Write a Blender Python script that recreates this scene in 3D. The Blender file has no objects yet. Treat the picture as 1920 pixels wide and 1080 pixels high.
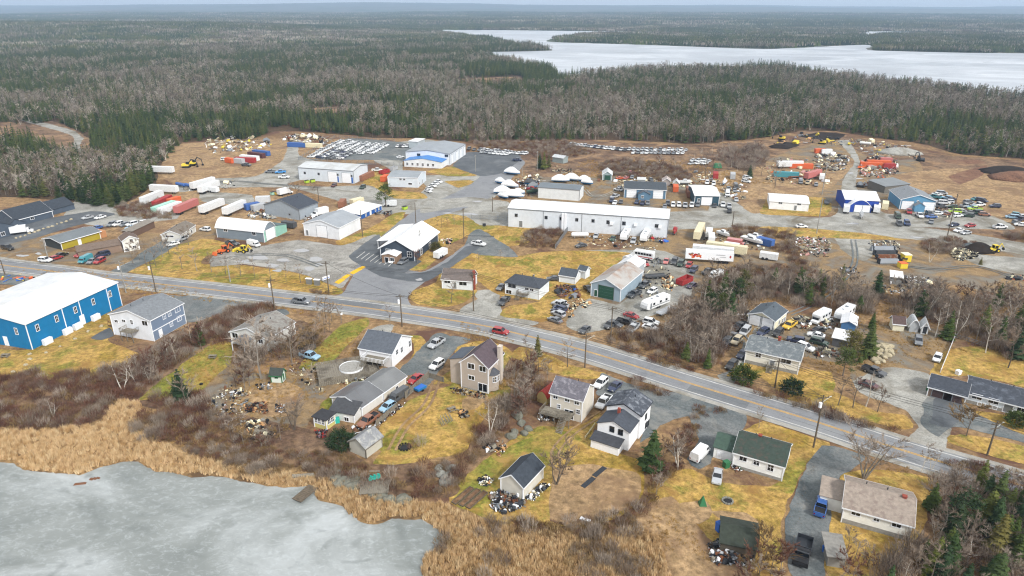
import bpy, math, random
import numpy as np
from mathutils import Vector, Matrix, noise
random.seed(7); rng = np.random.default_rng(7)
R = math.radians; PI = math.pi
sc = bpy.context.scene; col = sc.collection
# ---------------- camera, sky, sun, exposure ----------------
H = 82.0; FPX = 1280.0; PITCH = R(22.42)
cam = bpy.data.objects.new('camera', bpy.data.cameras.new('camera'))
cam.location = (0, 0, H); cam.rotation_euler = (R(90) - PITCH, 0, 0)
cam.data.lens = 24; cam.data.sensor_width = 36; cam.data.clip_start = 1; cam.data.clip_end = 60000
col.objects.link(cam); sc.camera = cam
SUN_EL, SUN_AZ = 40, 143            # azimuth clockwise from +Y: the light comes from the right, behind the camera
w = bpy.data.worlds.new('World'); sc.world = w; w.use_nodes = True
nt = w.node_tree; bg = nt.nodes['Background']; bg.inputs['Strength'].default_value = 0.062
sky = nt.nodes.new('ShaderNodeTexSky'); sky.sky_type = 'NISHITA'; sky.sun_disc = False
sky.sun_elevation = R(SUN_EL); sky.sun_rotation = R(SUN_AZ); sky.dust_density = 4; sky.air_density = 1.0
hs = nt.nodes.new('ShaderNodeHueSaturation'); hs.inputs['Saturation'].default_value = 0.33
nt.links.new(sky.outputs[0], hs.inputs['Color'])
ov = nt.nodes.new('ShaderNodeMix'); ov.data_type = 'RGBA'; ov.inputs[0].default_value = .75; ov.inputs[7].default_value = (14.0, 14.1, 14.4, 1)   # a high pale overcast
nt.links.new(hs.outputs[0], ov.inputs[6]); nt.links.new(ov.outputs[2], bg.inputs['Color'])
sl = bpy.data.lights.new('sun', 'SUN'); sl.energy = 2.6; sl.angle = R(9); sl.color = (1, .97, .92)
so = bpy.data.objects.new('sun', sl); col.objects.link(so)
so.rotation_euler = (R(90 - SUN_EL), 0, R(180 - SUN_AZ))
sc.view_settings.view_transform = 'Standard'; sc.view_settings.look = 'None'
sc.view_settings.exposure = 0.58; sc.view_settings.gamma = 1.0; sc.view_settings.use_curve_mapping = False
sc.render.engine = 'CYCLES'; cy = sc.cycles
cy.max_bounces = 5; cy.diffuse_bounces = 2; cy.glossy_bounces = 2; cy.transmission_bounces = 2; cy.transparent_max_bounces = 4
cy.volume_bounces = 0; cy.use_denoising = True; cy.use_adaptive_sampling = True; cy.adaptive_threshold = 0.02
cy.pixel_filter_type = 'BLACKMAN_HARRIS'; cy.filter_width = 1.2
# ---------------- where a ground point of the place lies (metres) ----------------
SP, CP = math.sin(PITCH), math.cos(PITCH)
def W(px, py, z=0.0):
    a = (px - 960) / FPX; b = -(py - 540) / FPX
    d = (a, CP + b * SP, -SP + b * CP); t = (z - H) / d[2]
    return Vector((d[0] * t, d[1] * t, z))
def proj(x, y, z=0.0):
    dz = z - H; f = y * CP - dz * SP; u = y * SP + dz * CP
    return 960 + FPX * x / f, 540 - FPX * u / f
def solve_h(gx, gy, py):
    k = (540 - py) / FPX
    return H + gy * (k * CP - SP) / (CP + k * SP)
def inpoly(px, py, poly):
    px = np.asarray(px, float); py = np.asarray(py, float); r = np.zeros(px.shape, bool); n = len(poly)
    for i in range(n):
        x1, y1 = poly[i]; x2, y2 = poly[(i + 1) % n]
        if y1 == y2: continue
        c = ((y1 > py) != (y2 > py)) & (px < (x2 - x1) * (py - y1) / (y2 - y1) + x1); r ^= c
    return r
# ---------------- materials ----------------
M = {}
def newmat(name):
    m = bpy.data.materials.new(name); m.use_nodes = True; M[name] = m
    return m, m.node_tree.nodes, m.node_tree.links, m.node_tree.nodes['Principled BSDF']
def hexc(c):
    if isinstance(c, str):
        v = [int(c[i:i + 2], 16) / 255 for i in (0, 2, 4)]
        return tuple(x / 12.92 if x <= .04045 else ((x + .055) / 1.055) ** 2.4 for x in v)
    return tuple(c)
def texco(N, L, kind, scale=(1, 1, 1)):
    if kind == 'world':
        g = N.new('ShaderNodeNewGeometry'); out = g.outputs['Position']
    else:
        g = N.new('ShaderNodeTexCoord'); out = g.outputs['Object']
    mp = N.new('ShaderNodeMapping'); mp.inputs['Scale'].default_value = scale
    L.new(out, mp.inputs['Vector']); return mp.outputs[0]
def noise_n(N, L, v, s, d=4, rough=.6, dist=0):
    n = N.new('ShaderNodeTexNoise'); n.inputs['Scale'].default_value = s; n.inputs['Detail'].default_value = d
    n.inputs['Roughness'].default_value = rough; n.inputs['Distortion'].default_value = dist; L.new(v, n.inputs['Vector']); return n.outputs['Fac']
def ramp(N, L, f, stops):
    r = N.new('ShaderNodeValToRGB'); e = r.color_ramp.elements
    while len(e) < len(stops): e.new(.5)
    for el, (p, c) in zip(e, stops):
        el.position = p; c = hexc(c) if not isinstance(c, float) else (c, c, c); el.color = (*c, 1)
    L.new(f, r.inputs[0]); return r.outputs[0]
def mix(N, L, f, a, b, typ='MIX'):
    m = N.new('ShaderNodeMix'); m.data_type = 'RGBA'; m.blend_type = typ
    for s, v in ((m.inputs[0], f), (m.inputs[6], a), (m.inputs[7], b)):
        if hasattr(v, 'is_output') or isinstance(v, bpy.types.NodeSocket): L.new(v, s)
        elif isinstance(v, (int, float)): s.default_value = v
        else: s.default_value = (*hexc(v), 1)
    return m.outputs[2]
def bump(N, L, P, h, st=.4, d=.1):
    b = N.new('ShaderNodeBump'); b.inputs['Strength'].default_value = st; b.inputs['Distance'].default_value = d
    L.new(h, b.inputs['Height']); L.new(b.outputs[0], P.inputs['Normal'])
def mat(name, c1, c2=None, s=2.0, rough=.7, kind='object', met=0.0, ribs=None, spec=.3, bst=.2, stain=None, ss=.35):
    """two-tone noise material; ribs=(axis, per metre) adds siding or sheet ribs; stain adds large weathered patches"""
    m, N, L, P = newmat(name)
    P.inputs['Roughness'].default_value = rough; P.inputs['Metallic'].default_value = met
    P.inputs['Specular IOR Level'].default_value = spec
    if c2 is None: c2 = tuple(x * .85 for x in hexc(c1))
    v = texco(N, L, kind)
    f = noise_n(N, L, v, s); c = mix(N, L, ramp(N, L, f, [(.3, 0.0), (.7, 1.0)]), c1, c2)
    if stain:
        f2 = noise_n(N, L, v, ss, 5, .65, .6); c = mix(N, L, ramp(N, L, f2, [(.5, 0.0), (.66, 1.0)]), c, stain)
    if ribs:
        wv = N.new('ShaderNodeTexWave'); wv.wave_type = 'BANDS'; wv.bands_direction = ribs[0]; wv.wave_profile = 'SIN'
        wv.inputs['Scale'].default_value = ribs[1] / 3.0; wv.inputs['Distortion'].default_value = 0
        L.new(v, wv.inputs['Vector']); bump(N, L, P, wv.outputs['Fac'], .5, .03)
    else: bump(N, L, P, f, bst, .04)
    L.new(c, P.inputs['Base Color']); return m
def plain(name, c, rough=.5, met=0.0, spec=.4):
    m, N, L, P = newmat(name); P.inputs['Base Color'].default_value = (*hexc(c), 1)
    P.inputs['Roughness'].default_value = rough; P.inputs['Metallic'].default_value = met; P.inputs['Specular IOR Level'].default_value = spec
    v = texco(N, L, 'object'); f = noise_n(N, L, v, 3.0); L.new(mix(N, L, f, tuple(x * .88 for x in hexc(c)), tuple(min(1, x * 1.08) for x in hexc(c))), P.inputs['Base Color'])
    return m
def colmat(name, rough=.35, met=0.0, coat=0.0, ribs=None, dirt=.35):
    """takes the object's own colour; a little dirt"""
    m, N, L, P = newmat(name); oi = N.new('ShaderNodeObjectInfo'); v = texco(N, L, 'object')
    f = noise_n(N, L, v, 1.7, 5, .7); c = mix(N, L, ramp(N, L, f, [(.42, 0.0), (.75, dirt)]), oi.outputs['Color'], '7a7064')
    L.new(c, P.inputs['Base Color']); P.inputs['Roughness'].default_value = rough; P.inputs['Metallic'].default_value = met
    P.inputs['Coat Weight'].default_value = coat; P.inputs['Coat Roughness'].default_value = .08
    if ribs:
        wv = N.new('ShaderNodeTexWave'); wv.bands_direction = ribs[0]; wv.inputs['Scale'].default_value = ribs[1] / 3.0
        L.new(v, wv.inputs['Vector']); bump(N, L, P, wv.outputs['Fac'], .9, .05)
    return m
colmat('paint', .3, 0, .6, dirt=.18); colmat('sheet', .55, ribs=('X', 4)); colmat('dull', .75)
plain('glass', '10161d', .08, 0, .8); plain('tyre', '17171a', .9); plain('rim', 'a8abb0', .35, .8); plain('black', '1c1d20', .6)
plain('white', 'e9ecf0', .5); plain('lampglass', 'b9bcb4', .2); plain('redglass', '8c1414', .2); plain('steel', '8f959c', .45, .6)
mat('woodpole', '6f6455', '4c443a', 3, .9); plain('wire', '222226', .6); mat('greywood', '8b8578', '6b655b', 4, .9, stain='585249')
mat('rustm', '7b4a2c', '4f3325', 3, .9, stain='8f8a80'); mat('concrete', '9b9a96', '85837d', 2, .85)
# ground family
def ground_mat(name, cols, s=.05, fine=1.2, patch=None, pst=(.5, .62), rough=.95, bst=.6, bd=.15, ps=.12, speck=None, gr=.7):
    m, N, L, P = newmat(name); v = texco(N, L, 'world'); P.inputs['Roughness'].default_value = rough; P.inputs['Specular IOR Level'].default_value = .15
    f1 = noise_n(N, L, v, s, 8, .68, .4); n = len(cols)
    c = ramp(N, L, f1, [(.3 + .4 * i / (n - 1), cc) for i, cc in enumerate(cols)])
    f2 = noise_n(N, L, v, fine, 5, .75); c = mix(N, L, gr, c, ramp(N, L, f2, [(.3, .1), (.5, .5), (.72, .9)]), 'OVERLAY')
    f6 = noise_n(N, L, v, .34, 6, .7, .5); c = mix(N, L, gr * .7, c, ramp(N, L, f6, [(.32, .2), (.5, .5), (.7, .82)]), 'OVERLAY')
    if patch:
        f3 = noise_n(N, L, v, ps, 7, .66, .7); c = mix(N, L, ramp(N, L, f3, [(pst[0], 0.0), (pst[1], 1.0)]), c, patch)
    if speck:
        f4 = noise_n(N, L, v, 2.6, 2, .5); c = mix(N, L, ramp(N, L, f4, [(.66, 0.0), (.7, .8)]), c, speck)
    L.new(c, P.inputs['Base Color']); bump(N, L, P, f2, bst, bd); return m
ground_mat('earth', ['5a4534', '7d6447', '8d7454', '6e5743'], .035, .8, '5f463a', (.5, .62), ps=.06)
ground_mat('forest_floor', ['33291f', '4a3b2c', '5a4a36'], .05, .6)
ground_mat('lawn', ['9c7a3e', '887435', 'a98a50', '70702f', '9a773d'], .07, 1.0, '8a6a3c', (.52, .66), ps=.16)
ground_mat('lawn_green', ['7b7835', '6a6e2e', '8c7c3e', '7d693a'], .1, 1.0, '9a7d48', (.52, .66), ps=.14)
ground_mat('field', ['89714f', '998060', '746047'], .06, .7, '78604a', (.48, .64), ps=.09)
ground_mat('heath', ['66523f', '796450', '594639', '735d4b'], .05, .7, '94785a', (.5, .64), ps=.09)
ground_mat('gravel', ['75736c', '8a8983', '9c9b95', '7d7a72'], .07, 2.2, '6b6558', (.5, .66), ps=.06, bst=.4, bd=.05, gr=.42)
ground_mat('gravel_dark', ['50565a', '5f6566', '6d7070', '5b5c5a'], .09, 2.0, '82827e', (.54, .66), ps=.1, bst=.4, bd=.05, gr=.42)
ground_mat('dirt_yard', ['7a6449', '8c7656', '6b5a48', '96815f'], .08, 1.8, '77736a', (.48, .62), ps=.08, bst=.4, gr=.42)
ground_mat('mud', ['5a4636', '6e5540', '806548'], .1, 1.5, '4a3a2e', (.5, .64))
ground_mat('asphalt', ['75777a', '7f8184', '6d6f73'], .12, 3.0, '8a8c8d', (.5, .7), ps=.05, rough=.8, bst=.2, bd=.02, gr=.2)
ground_mat('asphalt_dark', ['4a4e52', '565a5e', '5f6366'], .12, 3.0, '6c7073', (.52, .7), ps=.09, rough=.75, bst=.2, bd=.02, gr=.2)
ground_mat('shoulder', ['8d8b85', '9c9a94', '827e76'], .1, 2.5, '77705f', (.52, .68), bst=.3, bd=.03, gr=.2)
ground_mat('paint_white', ['c9cac8', 'b4b4b0', 'd6d6d4'], .3, 3.0, '8c8c8a', (.6, .72), ps=.6, bst=0, gr=.2)
ground_mat('paint_yellow', ['c29a4e', 'b08a46', 'cda75a'], .3, 3.0, '9a8862', (.6, .75), ps=.5, bst=0, gr=.2)
ground_mat('paint_bright', ['d6ae35', 'c9a02c'], .5, 2.0, bst=0, gr=.2)
ground_mat('peat', ['231e1b', '2f2824', '1a1716'], .2, 1.5, gr=.2)
ground_mat('redsoil', ['64493a', '745645', '563f33'], .08, 1.2, '80654f')
ground_mat('canopy_far', ['2c3a26', '4a5040', '625c50', '35432c', '6a6258'], .006, .03, '3a4a30', (.5, .6), ps=.0025, bst=0)
def icemat(name, c1, c2, c3, s, rough=.35):
    m, N, L, P = newmat(name); v = texco(N, L, 'world', (1, 1.6, 1)); f = noise_n(N, L, v, s, 6, .6, 1.6)
    c = ramp(N, L, f, [(.3, c1), (.5, c2), (.68, c3)]); f2 = noise_n(N, L, v, s * 30, 6, .8, .8)
    c = mix(N, L, ramp(N, L, f2, [(.5, 0.0), (.75, .5)]), c, 'c2c9cc'); L.new(c, P.inputs['Base Color'])
    f5 = noise_n(N, L, v, s * 3.5, 3, .5, 2.2); c = mix(N, L, ramp(N, L, f5, [(.56, 0.0), (.7, .5)]), c, c1); L.new(c, P.inputs['Base Color'])
    L.new(ramp(N, L, f, [(.3, rough * .6), (.7, rough * 1.6)]), P.inputs['Roughness']); P.inputs['Specular IOR Level'].default_value = .45
    return m
icemat('pond_ice', '646a68', '808583', 'a3a8a9', .022, .4); icemat('lake_ice', '878e96', 'a6acb3', 'c3c8ce', .004, .6)
m, N, L, P = newmat('puddle'); P.inputs['Base Color'].default_value = (.3, .3, .3, 1); P.inputs['Roughness'].default_value = .06; P.inputs['Specular IOR Level'].default_value = .9
# foliage family: varies from plant to plant
def leafmat(name, cols, rough=.9, ns=.6):
    m, N, L, P = newmat(name); oi = N.new('ShaderNodeObjectInfo'); v = texco(N, L, 'object')
    c = ramp(N, L, oi.outputs['Random'], [(i / (len(cols) - 1), cc) for i, cc in enumerate(cols)])
    f = noise_n(N, L, v, ns, 3, .6); c = mix(N, L, .5, c, ramp(N, L, f, [(.3, .25), (.7, .75)]), 'OVERLAY')
    L.new(c, P.inputs['Base Color']); P.inputs['Roughness'].default_value = rough; P.inputs['Specular IOR Level'].default_value = .1; return m
leafmat('needles', ['35451f', '4a562a', '304326', '5a6030', '3b4d30', '2b3b28', '665f34'])
leafmat('needles_far', ['202e1b', '3c4a24', '263620', '4e5a2c', '2a3a24', '5a5c30', '33412a'])
leafmat('twigs', ['85786a', '94877a', 'a3978a', '7a6b5d', '8d8074', '74665a'])
leafmat('twigs_far', ['80766a', '968e82', 'b5aea4', '6e6257', '91867d', '5c5046', 'a59b92', '827a5c', '524840', '756a5c'])
leafmat('bark', ['5f564d', '746b61', '8c867d'])
leafmat('birch', ['b9b3a8', 'c9c4ba', 'a49d92'])
leafmat('redtwigs', ['634538', '725244', '553d34', '7d6252', '6b4a3e', '6e5d52'])
leafmat('browntwigs', ['7d6848', '8c7450', '6b5740', '957e58'])
leafmat('reeds', ['d0b084', 'dcc096', 'b4946a', 'e4cea6', 'c6a474', '9c7d58'])
ground_mat('marsh', ['7a6244', '8f7653', '6b553c'], .2, .9, '5d4a36')
leafmat('drygrass', ['a5854c', 'b39358', '8d7040'])
# ---------------- mesh builder ----------------
class MB:
    def __init__(s): s.v = []; s.f = []; s.m = []
    def poly(s, pts, mi=0):
        n = len(s.v); s.v += [tuple(p) for p in pts]; s.f.append(tuple(range(n, n + len(pts)))); s.m.append(mi)
    def add(s, vs, fs, mi=0, T=None):
        n = len(s.v); s.v += [tuple(T @ Vector(v)) for v in vs] if T else [tuple(v) for v in vs]
        for f in fs: s.f.append(tuple(i + n for i in f)); s.m.append(mi)
    def box(s, x0, x1, y0, y1, z0, z1, mi=0, T=None, tx=0, ty=0):
        s.add([(x0, y0, z0), (x1, y0, z0), (x1, y1, z0), (x0, y1, z0), (x0 + tx, y0 + ty, z1), (x1 - tx, y0 + ty, z1), (x1 - tx, y1 - ty, z1), (x0 + tx, y1 - ty, z1)],
              [(0, 3, 2, 1), (4, 5, 6, 7), (0, 1, 5, 4), (1, 2, 6, 5), (2, 3, 7, 6), (3, 0, 4, 7)], mi, T)
    def prism(s, prof, a0, a1, axis='x', mi=0):
        """closed profile (list of (p, z)) pushed along an axis; the profile may be concave only along a ridge"""
        n = len(prof); q = (lambda a, p, z: (a, p, z)) if axis == 'x' else (lambda a, p, z: (p, a, z))
        vs = [q(a0, p, z) for p, z in prof] + [q(a1, p, z) for p, z in prof]
        fs = [(i, (i + 1) % n, n + (i + 1) % n, n + i) for i in range(n)] + [tuple(range(n))[::-1], tuple(range(n, 2 * n))]
        s.add(vs, fs, mi)
    def cyl(s, p0, p1, r0, r1=None, n=8, mi=0, cap=True):
        r1 = r0 if r1 is None else r1; p0 = Vector(p0); p1 = Vector(p1); d = (p1 - p0)
        if d.length < 1e-6: return
        d.normalize(); a = d.orthogonal().normalized(); b = d.cross(a); k = len(s.v)
        for p, r in ((p0, r0), (p1, r1)):
            for i in range(n):
                t = 2 * PI * i / n; s.v.append(tuple(p + a * (r * math.cos(t)) + b * (r * math.sin(t))))
        for i in range(n): s.f.append((k + i, k + (i + 1) % n, k + n + (i + 1) % n, k + n + i)); s.m.append(mi)
        if cap: s.f.append(tuple(k + i for i in range(n))[::-1]); s.m.append(mi); s.f.append(tuple(k + n + i for i in range(n))); s.m.append(mi)
    def loft(s, rings, mi=0, cap=True):
        k = len(s.v); n = len(rings[0])
        for r in rings: s.v += [tuple(p) for p in r]
        for j in range(len(rings) - 1):
            for i in range(n): s.f.append((k + j * n + i, k + j * n + (i + 1) % n, k + (j + 1) * n + (i + 1) % n, k + (j + 1) * n + i)); s.m.append(mi)
        if cap: s.f.append(tuple(k + i for i in range(n))[::-1]); s.m.append(mi); e = k + (len(rings) - 1) * n; s.f.append(tuple(e + i for i in range(n))); s.m.append(mi)
    def mesh(s, name, mats, smooth=False):
        me = bpy.data.meshes.new(name); me.from_pydata(s.v, [], s.f)
        for m_ in (mats if isinstance(mats, (list, tuple)) else [mats]): me.materials.append(M[m_] if isinstance(m_, str) else m_)
        me.polygons.foreach_set('material_index', s.m)
        if smooth: me.polygons.foreach_set('use_smooth', [True] * len(s.f))
        return me
def link(name, me, parent=None, loc=None, rz=0):
    o = bpy.data.objects.new(name, me); col.objects.link(o)
    if parent: o.parent = parent
    if loc is not None: o.location = loc
    if rz: o.rotation_euler = (0, 0, rz)
    return o
def tag(o, label=None, cat=None, group=None, kind=None):
    if label: o['label'] = label
    if cat: o['category'] = cat
    if group: o['group'] = group
    if kind: o['kind'] = kind
    return o
ORD = []          # things whose label may need a place among its look-alikes
def thing(name, label, cat, loc, rz=0, group=None, order=False):
    o = link(name, None, None, loc, rz); o.empty_display_size = .5; tag(o, label, cat, group)
    if order: ORD.append(o)
    return o
NUM = ['', 'first', 'second', 'third', 'fourth', 'fifth', 'sixth', 'seventh', 'eighth', 'ninth', 'tenth', 'eleventh', 'twelfth', 'thirteenth', 'fourteenth', 'fifteenth', 'sixteenth', 'seventeenth', 'eighteenth', 'nineteenth', 'twentieth']
def finish_labels():
    d = {}
    for o in ORD: d.setdefault(o['label'], []).append(o)
    for lab, os_ in d.items():
        if len(os_) < 2: continue
        os_.sort(key=lambda o: proj(o.location.x, o.location.y)[0])
        for i, o in enumerate(os_):
            k = NUM[i + 1] if i + 1 < len(NUM) else '%dth' % (i + 1)
            o['label'] = lab + (', leftmost' if i == 0 else ', rightmost' if i == len(os_) - 1 else ', %s from left' % k)
            if 'group' not in o: o['group'] = lab
def sheet(name, matn, poly, z, jit=.35, step=1.2, smooth=True, **kw):
    """a flat sheet of ground whose outline is given by ground points; ragged edge"""
    P_ = [W(*p) for p in poly]; out = []; n = len(P_)
    for i in range(n):
        a, b = P_[i], P_[(i + 1) % n]
        if smooth:      # rounded run through the corner points
            p0, p3 = P_[i - 1], P_[(i + 2) % n]
        L_ = (b - a).length; k = max(1, min(400, int(L_ / step)))
        for j in range(k):
            t = j / k
            if smooth:
                m0 = (b - p0) * .28; m1 = (p3 - a) * .28
                m0 = m0 * min(1, L_ / max(.1, m0.length)); m1 = m1 * min(1, L_ / max(.1, m1.length))
                q = a * (2 * t ** 3 - 3 * t * t + 1) + m0 * (t ** 3 - 2 * t * t + t) + b * (3 * t * t - 2 * t ** 3) + m1 * (t ** 3 - t * t)
            else: q = a.lerp(b, t)
            nz = noise.noise_vector(q * .25) * jit * 1.6 + noise.noise_vector(q * 1.1) * jit
            out.append((q.x + nz.x, q.y + nz.y, z))
    from mathutils.geometry import tessellate_polygon
    me = bpy.data.meshes.new(name); me.from_pydata(out, [], [t for t in tessellate_polygon([[Vector(p) for p in out]])])
    me.materials.append(M[matn]); o = link(name, me); tag(o, kind=kw.get('kind', 'structure'))
    return o
def ribbon(name, matn, pts, w0, w1, z, dash=None):
    """strip along a line of world points, from offset w0 to w1"""
    mb = MB(); n = len(pts); off = []
    for i in range(n):
        t = (pts[min(n - 1, i + 1)] - pts[max(0, i - 1)]).normalized(); nn = Vector((-t.y, t.x, 0)); off.append((pts[i] + nn * w0, pts[i] + nn * w1))
    for i in range(n - 1):
        if dash and (i % dash[0]) >= dash[1]: continue
        a, b = off[i]; c, d = off[i + 1]; mb.poly([(a.x, a.y, z), (b.x, b.y, z), (d.x, d.y, z), (c.x, c.y, z)][::1 if w0 > w1 else -1])
    o = link(name, mb.mesh(name, matn)); tag(o, kind='structure'); return o
def spline(pix, step=3.0):
    P_ = [W(*p) for p in pix]; out = []
    for i in range(len(P_) - 1):
        p0, p1, p2, p3 = P_[max(0, i - 1)], P_[i], P_[i + 1], P_[min(len(P_) - 1, i + 2)]; k = max(2, int((p2 - p1).length / step))
        for j in range(k):
            t = j / k; out.append(.5 * ((2 * p1) + (p2 - p0) * t + (2 * p0 - 5 * p1 + 4 * p2 - p3) * t * t + (3 * p1 - p0 - 3 * p2 + p3) * t ** 3))
    out.append(P_[-1]); return out
# ---------------- haze, ground, roads ----------------
ground_mat('asphalt_mid', ['65686b', '6f7275', '606367'], .12, 3.0, '7c7e7f', (.5, .7), ps=.05, rough=.8, bst=.2, bd=.02, gr=.2)
ground_mat('gravel_wet', ['6f6c67', '807d77', '93918b', '77726a'], .09, 1.6, 'a09e98', (.52, .66), ps=.08, gr=.5)
mb = MB(); mb.box(-12500, 12500, -300, 12750, -1, 175)
hz = link('haze', mb.mesh('haze', [])); tag(hz, kind='stuff')
hm = bpy.data.materials.new('haze'); hm.use_nodes = True; hn = hm.node_tree; hn.nodes.remove(hn.nodes['Principled BSDF'])
pv = hn.nodes.new('ShaderNodeVolumePrincipled'); pv.inputs['Color'].default_value = (.54, .74, 1.0, 1); pv.inputs['Density'].default_value = 0.00013; pv.inputs['Anisotropy'].default_value = .1
hn.links.new(pv.outputs[0], hn.nodes['Material Output'].inputs['Volume']); hz.data.materials.append(hm)
mb = MB(); mb.poly([(-12000, -250, 0), (12000, -250, 0), (12000, 12600, 0), (-12000, 12600, 0)]); tag(link('ground', mb.mesh('ground', 'earth')), kind='structure')
LAKE = [(800, 56), (1000, 57.5), (1240, 60), (1250, 63), (1100, 65), (1035, 73), (1033, 79), (1200, 84), (1280, 87), (1440, 92), (1620, 84), (1640, 86), (1625, 91), (1640, 95), (1800, 99), (1990, 101), (2100, 101), (2100, 205), (1920, 186), (1800, 172), (1700, 156), (1600, 146), (1450, 128), (1200, 130), (1050, 145), (1030, 128), (905, 103), (910, 98), (1036, 95), (1000, 86), (930, 74), (850, 64)]
SLIVER = [(1240, 60), (1440, 64.5), (1620, 66), (1626, 59), (1800, 61), (2000, 63), (2000, 66), (1800, 65), (1660, 65), (1620, 70), (1440, 68.5), (1250, 64)]
sheet('lake', 'lake_ice', LAKE, .3, jit=4, step=25); sheet('lake', 'lake_ice', SLIVER, .3, jit=3, step=30)
FOREST = [(-900, 300), (-300, 330), (-100, 362), (0, 368), (110, 374), (170, 386), (215, 388), (250, 372), (290, 348), (296, 318), (320, 292), (340, 268), (400, 262), (470, 262), (500, 250), (520, 246), (560, 246), (640, 252), (700, 258), (780, 260), (900, 268), (1060, 262), (1150, 262), (1300, 270), (1400, 262), (1435, 258), (1500, 245), (1570, 246), (1640, 258), (1720, 268), (1800, 290), (1920, 298), (2200, 320), (2900, 320), (2900, 80), (1600, 60), (960, 50), (0, 50), (-900, 80)]
sheet('forest_floor', 'forest_floor', FOREST, .01, jit=2, step=8, smooth=False)
HEATHS = [[(-60, 224), (0, 226), (60, 234), (90, 226), (130, 238), (165, 258), (168, 280), (150, 288), (110, 276), (60, 262), (-60, 250)], [(870, 148), (970, 144), (985, 152), (930, 160), (865, 158)], [(570, 204), (640, 200), (660, 206), (600, 214)], [(1500, 246), (1570, 248), (1600, 262), (1500, 262)]]
for h in HEATHS: sheet('clearing', 'heath', h, .03, jit=1.5, step=4)
sheet('dirt_track', 'gravel', [(40, 226), (90, 240), (130, 252), (140, 262), (136, 276), (150, 286), (158, 284), (150, 272), (156, 260), (140, 246), (95, 233), (45, 222)], .05, jit=.6)
# open land round the town
Z1, Z2, Z3, Z4, Z5, Z6 = .014, .022, .03, .038, .046, .054
def S(n, m_, z, *polys, **k):
    for i, p in enumerate(polys): sheet(n, m_, p, z + i * .0007, **k)
S('scrubland', 'heath', Z1, [(1060, 264), (1300, 272), (1440, 262), (1640, 262), (1760, 290), (1990, 312), (1990, 440), (1700, 420), (1560, 350), (1440, 345), (1300, 350), (1180, 345), (1120, 350), (1000, 330), (960, 300), (900, 280)],
  [(0, 705), (120, 700), (240, 650), (400, 600), (560, 600), (640, 640), (560, 800), (300, 860), (0, 850)])
S('lawn', 'field', Z1 + .004, [(340, 270), (560, 262), (600, 310), (520, 345), (340, 350), (300, 320)], [(240, 380), (330, 345), (480, 350), (600, 380), (700, 380), (720, 420), (560, 440), (400, 420), (330, 440), (200, 425)])
S('meadow', 'field', Z2 + .004, [(1660, 330), (1800, 315), (1960, 340), (1960, 430), (1830, 400), (1780, 370), (1690, 350)], [(1300, 330), (1450, 310), (1600, 300), (1560, 350), (1420, 400), (1370, 370)])
S('dirt_yard', 'dirt_yard', Z1 + .004, [(180, 470), (250, 440), (300, 425), (400, 410), (400, 450), (290, 480), (230, 500), (110, 497), (0, 490), (0, 440), (60, 440), (120, 470)],
  [(1000, 335), (1160, 330), (1270, 330), (1400, 345), (1440, 380), (1440, 400), (1300, 400), (1160, 390), (1090, 380), (1000, 375)],
  [(1440, 300), (1560, 260), (1640, 300), (1720, 300), (1730, 340), (1680, 390), (1560, 400), (1450, 370)],
  [(1480, 440), (1620, 430), (1780, 450), (1920, 470), (1990, 560), (1920, 560), (1760, 530), (1650, 545), (1530, 520), (1470, 490)],
  [(1240, 420), (1440, 440), (1480, 490), (1400, 500), (1330, 520), (1260, 600), (1130, 600), (1020, 600), (1040, 560), (1100, 540), (1160, 470)],
  [(1360, 600), (1440, 590), (1600, 600), (1620, 660), (1560, 680), (1440, 650), (1360, 640)],
  [(1610, 610), (1770, 620), (1780, 660), (1740, 700), (1600, 720)],
  [(340, 640), (480, 700), (600, 690), (660, 700), (600, 760), (560, 820), (460, 850), (380, 800), (400, 760)])
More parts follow.
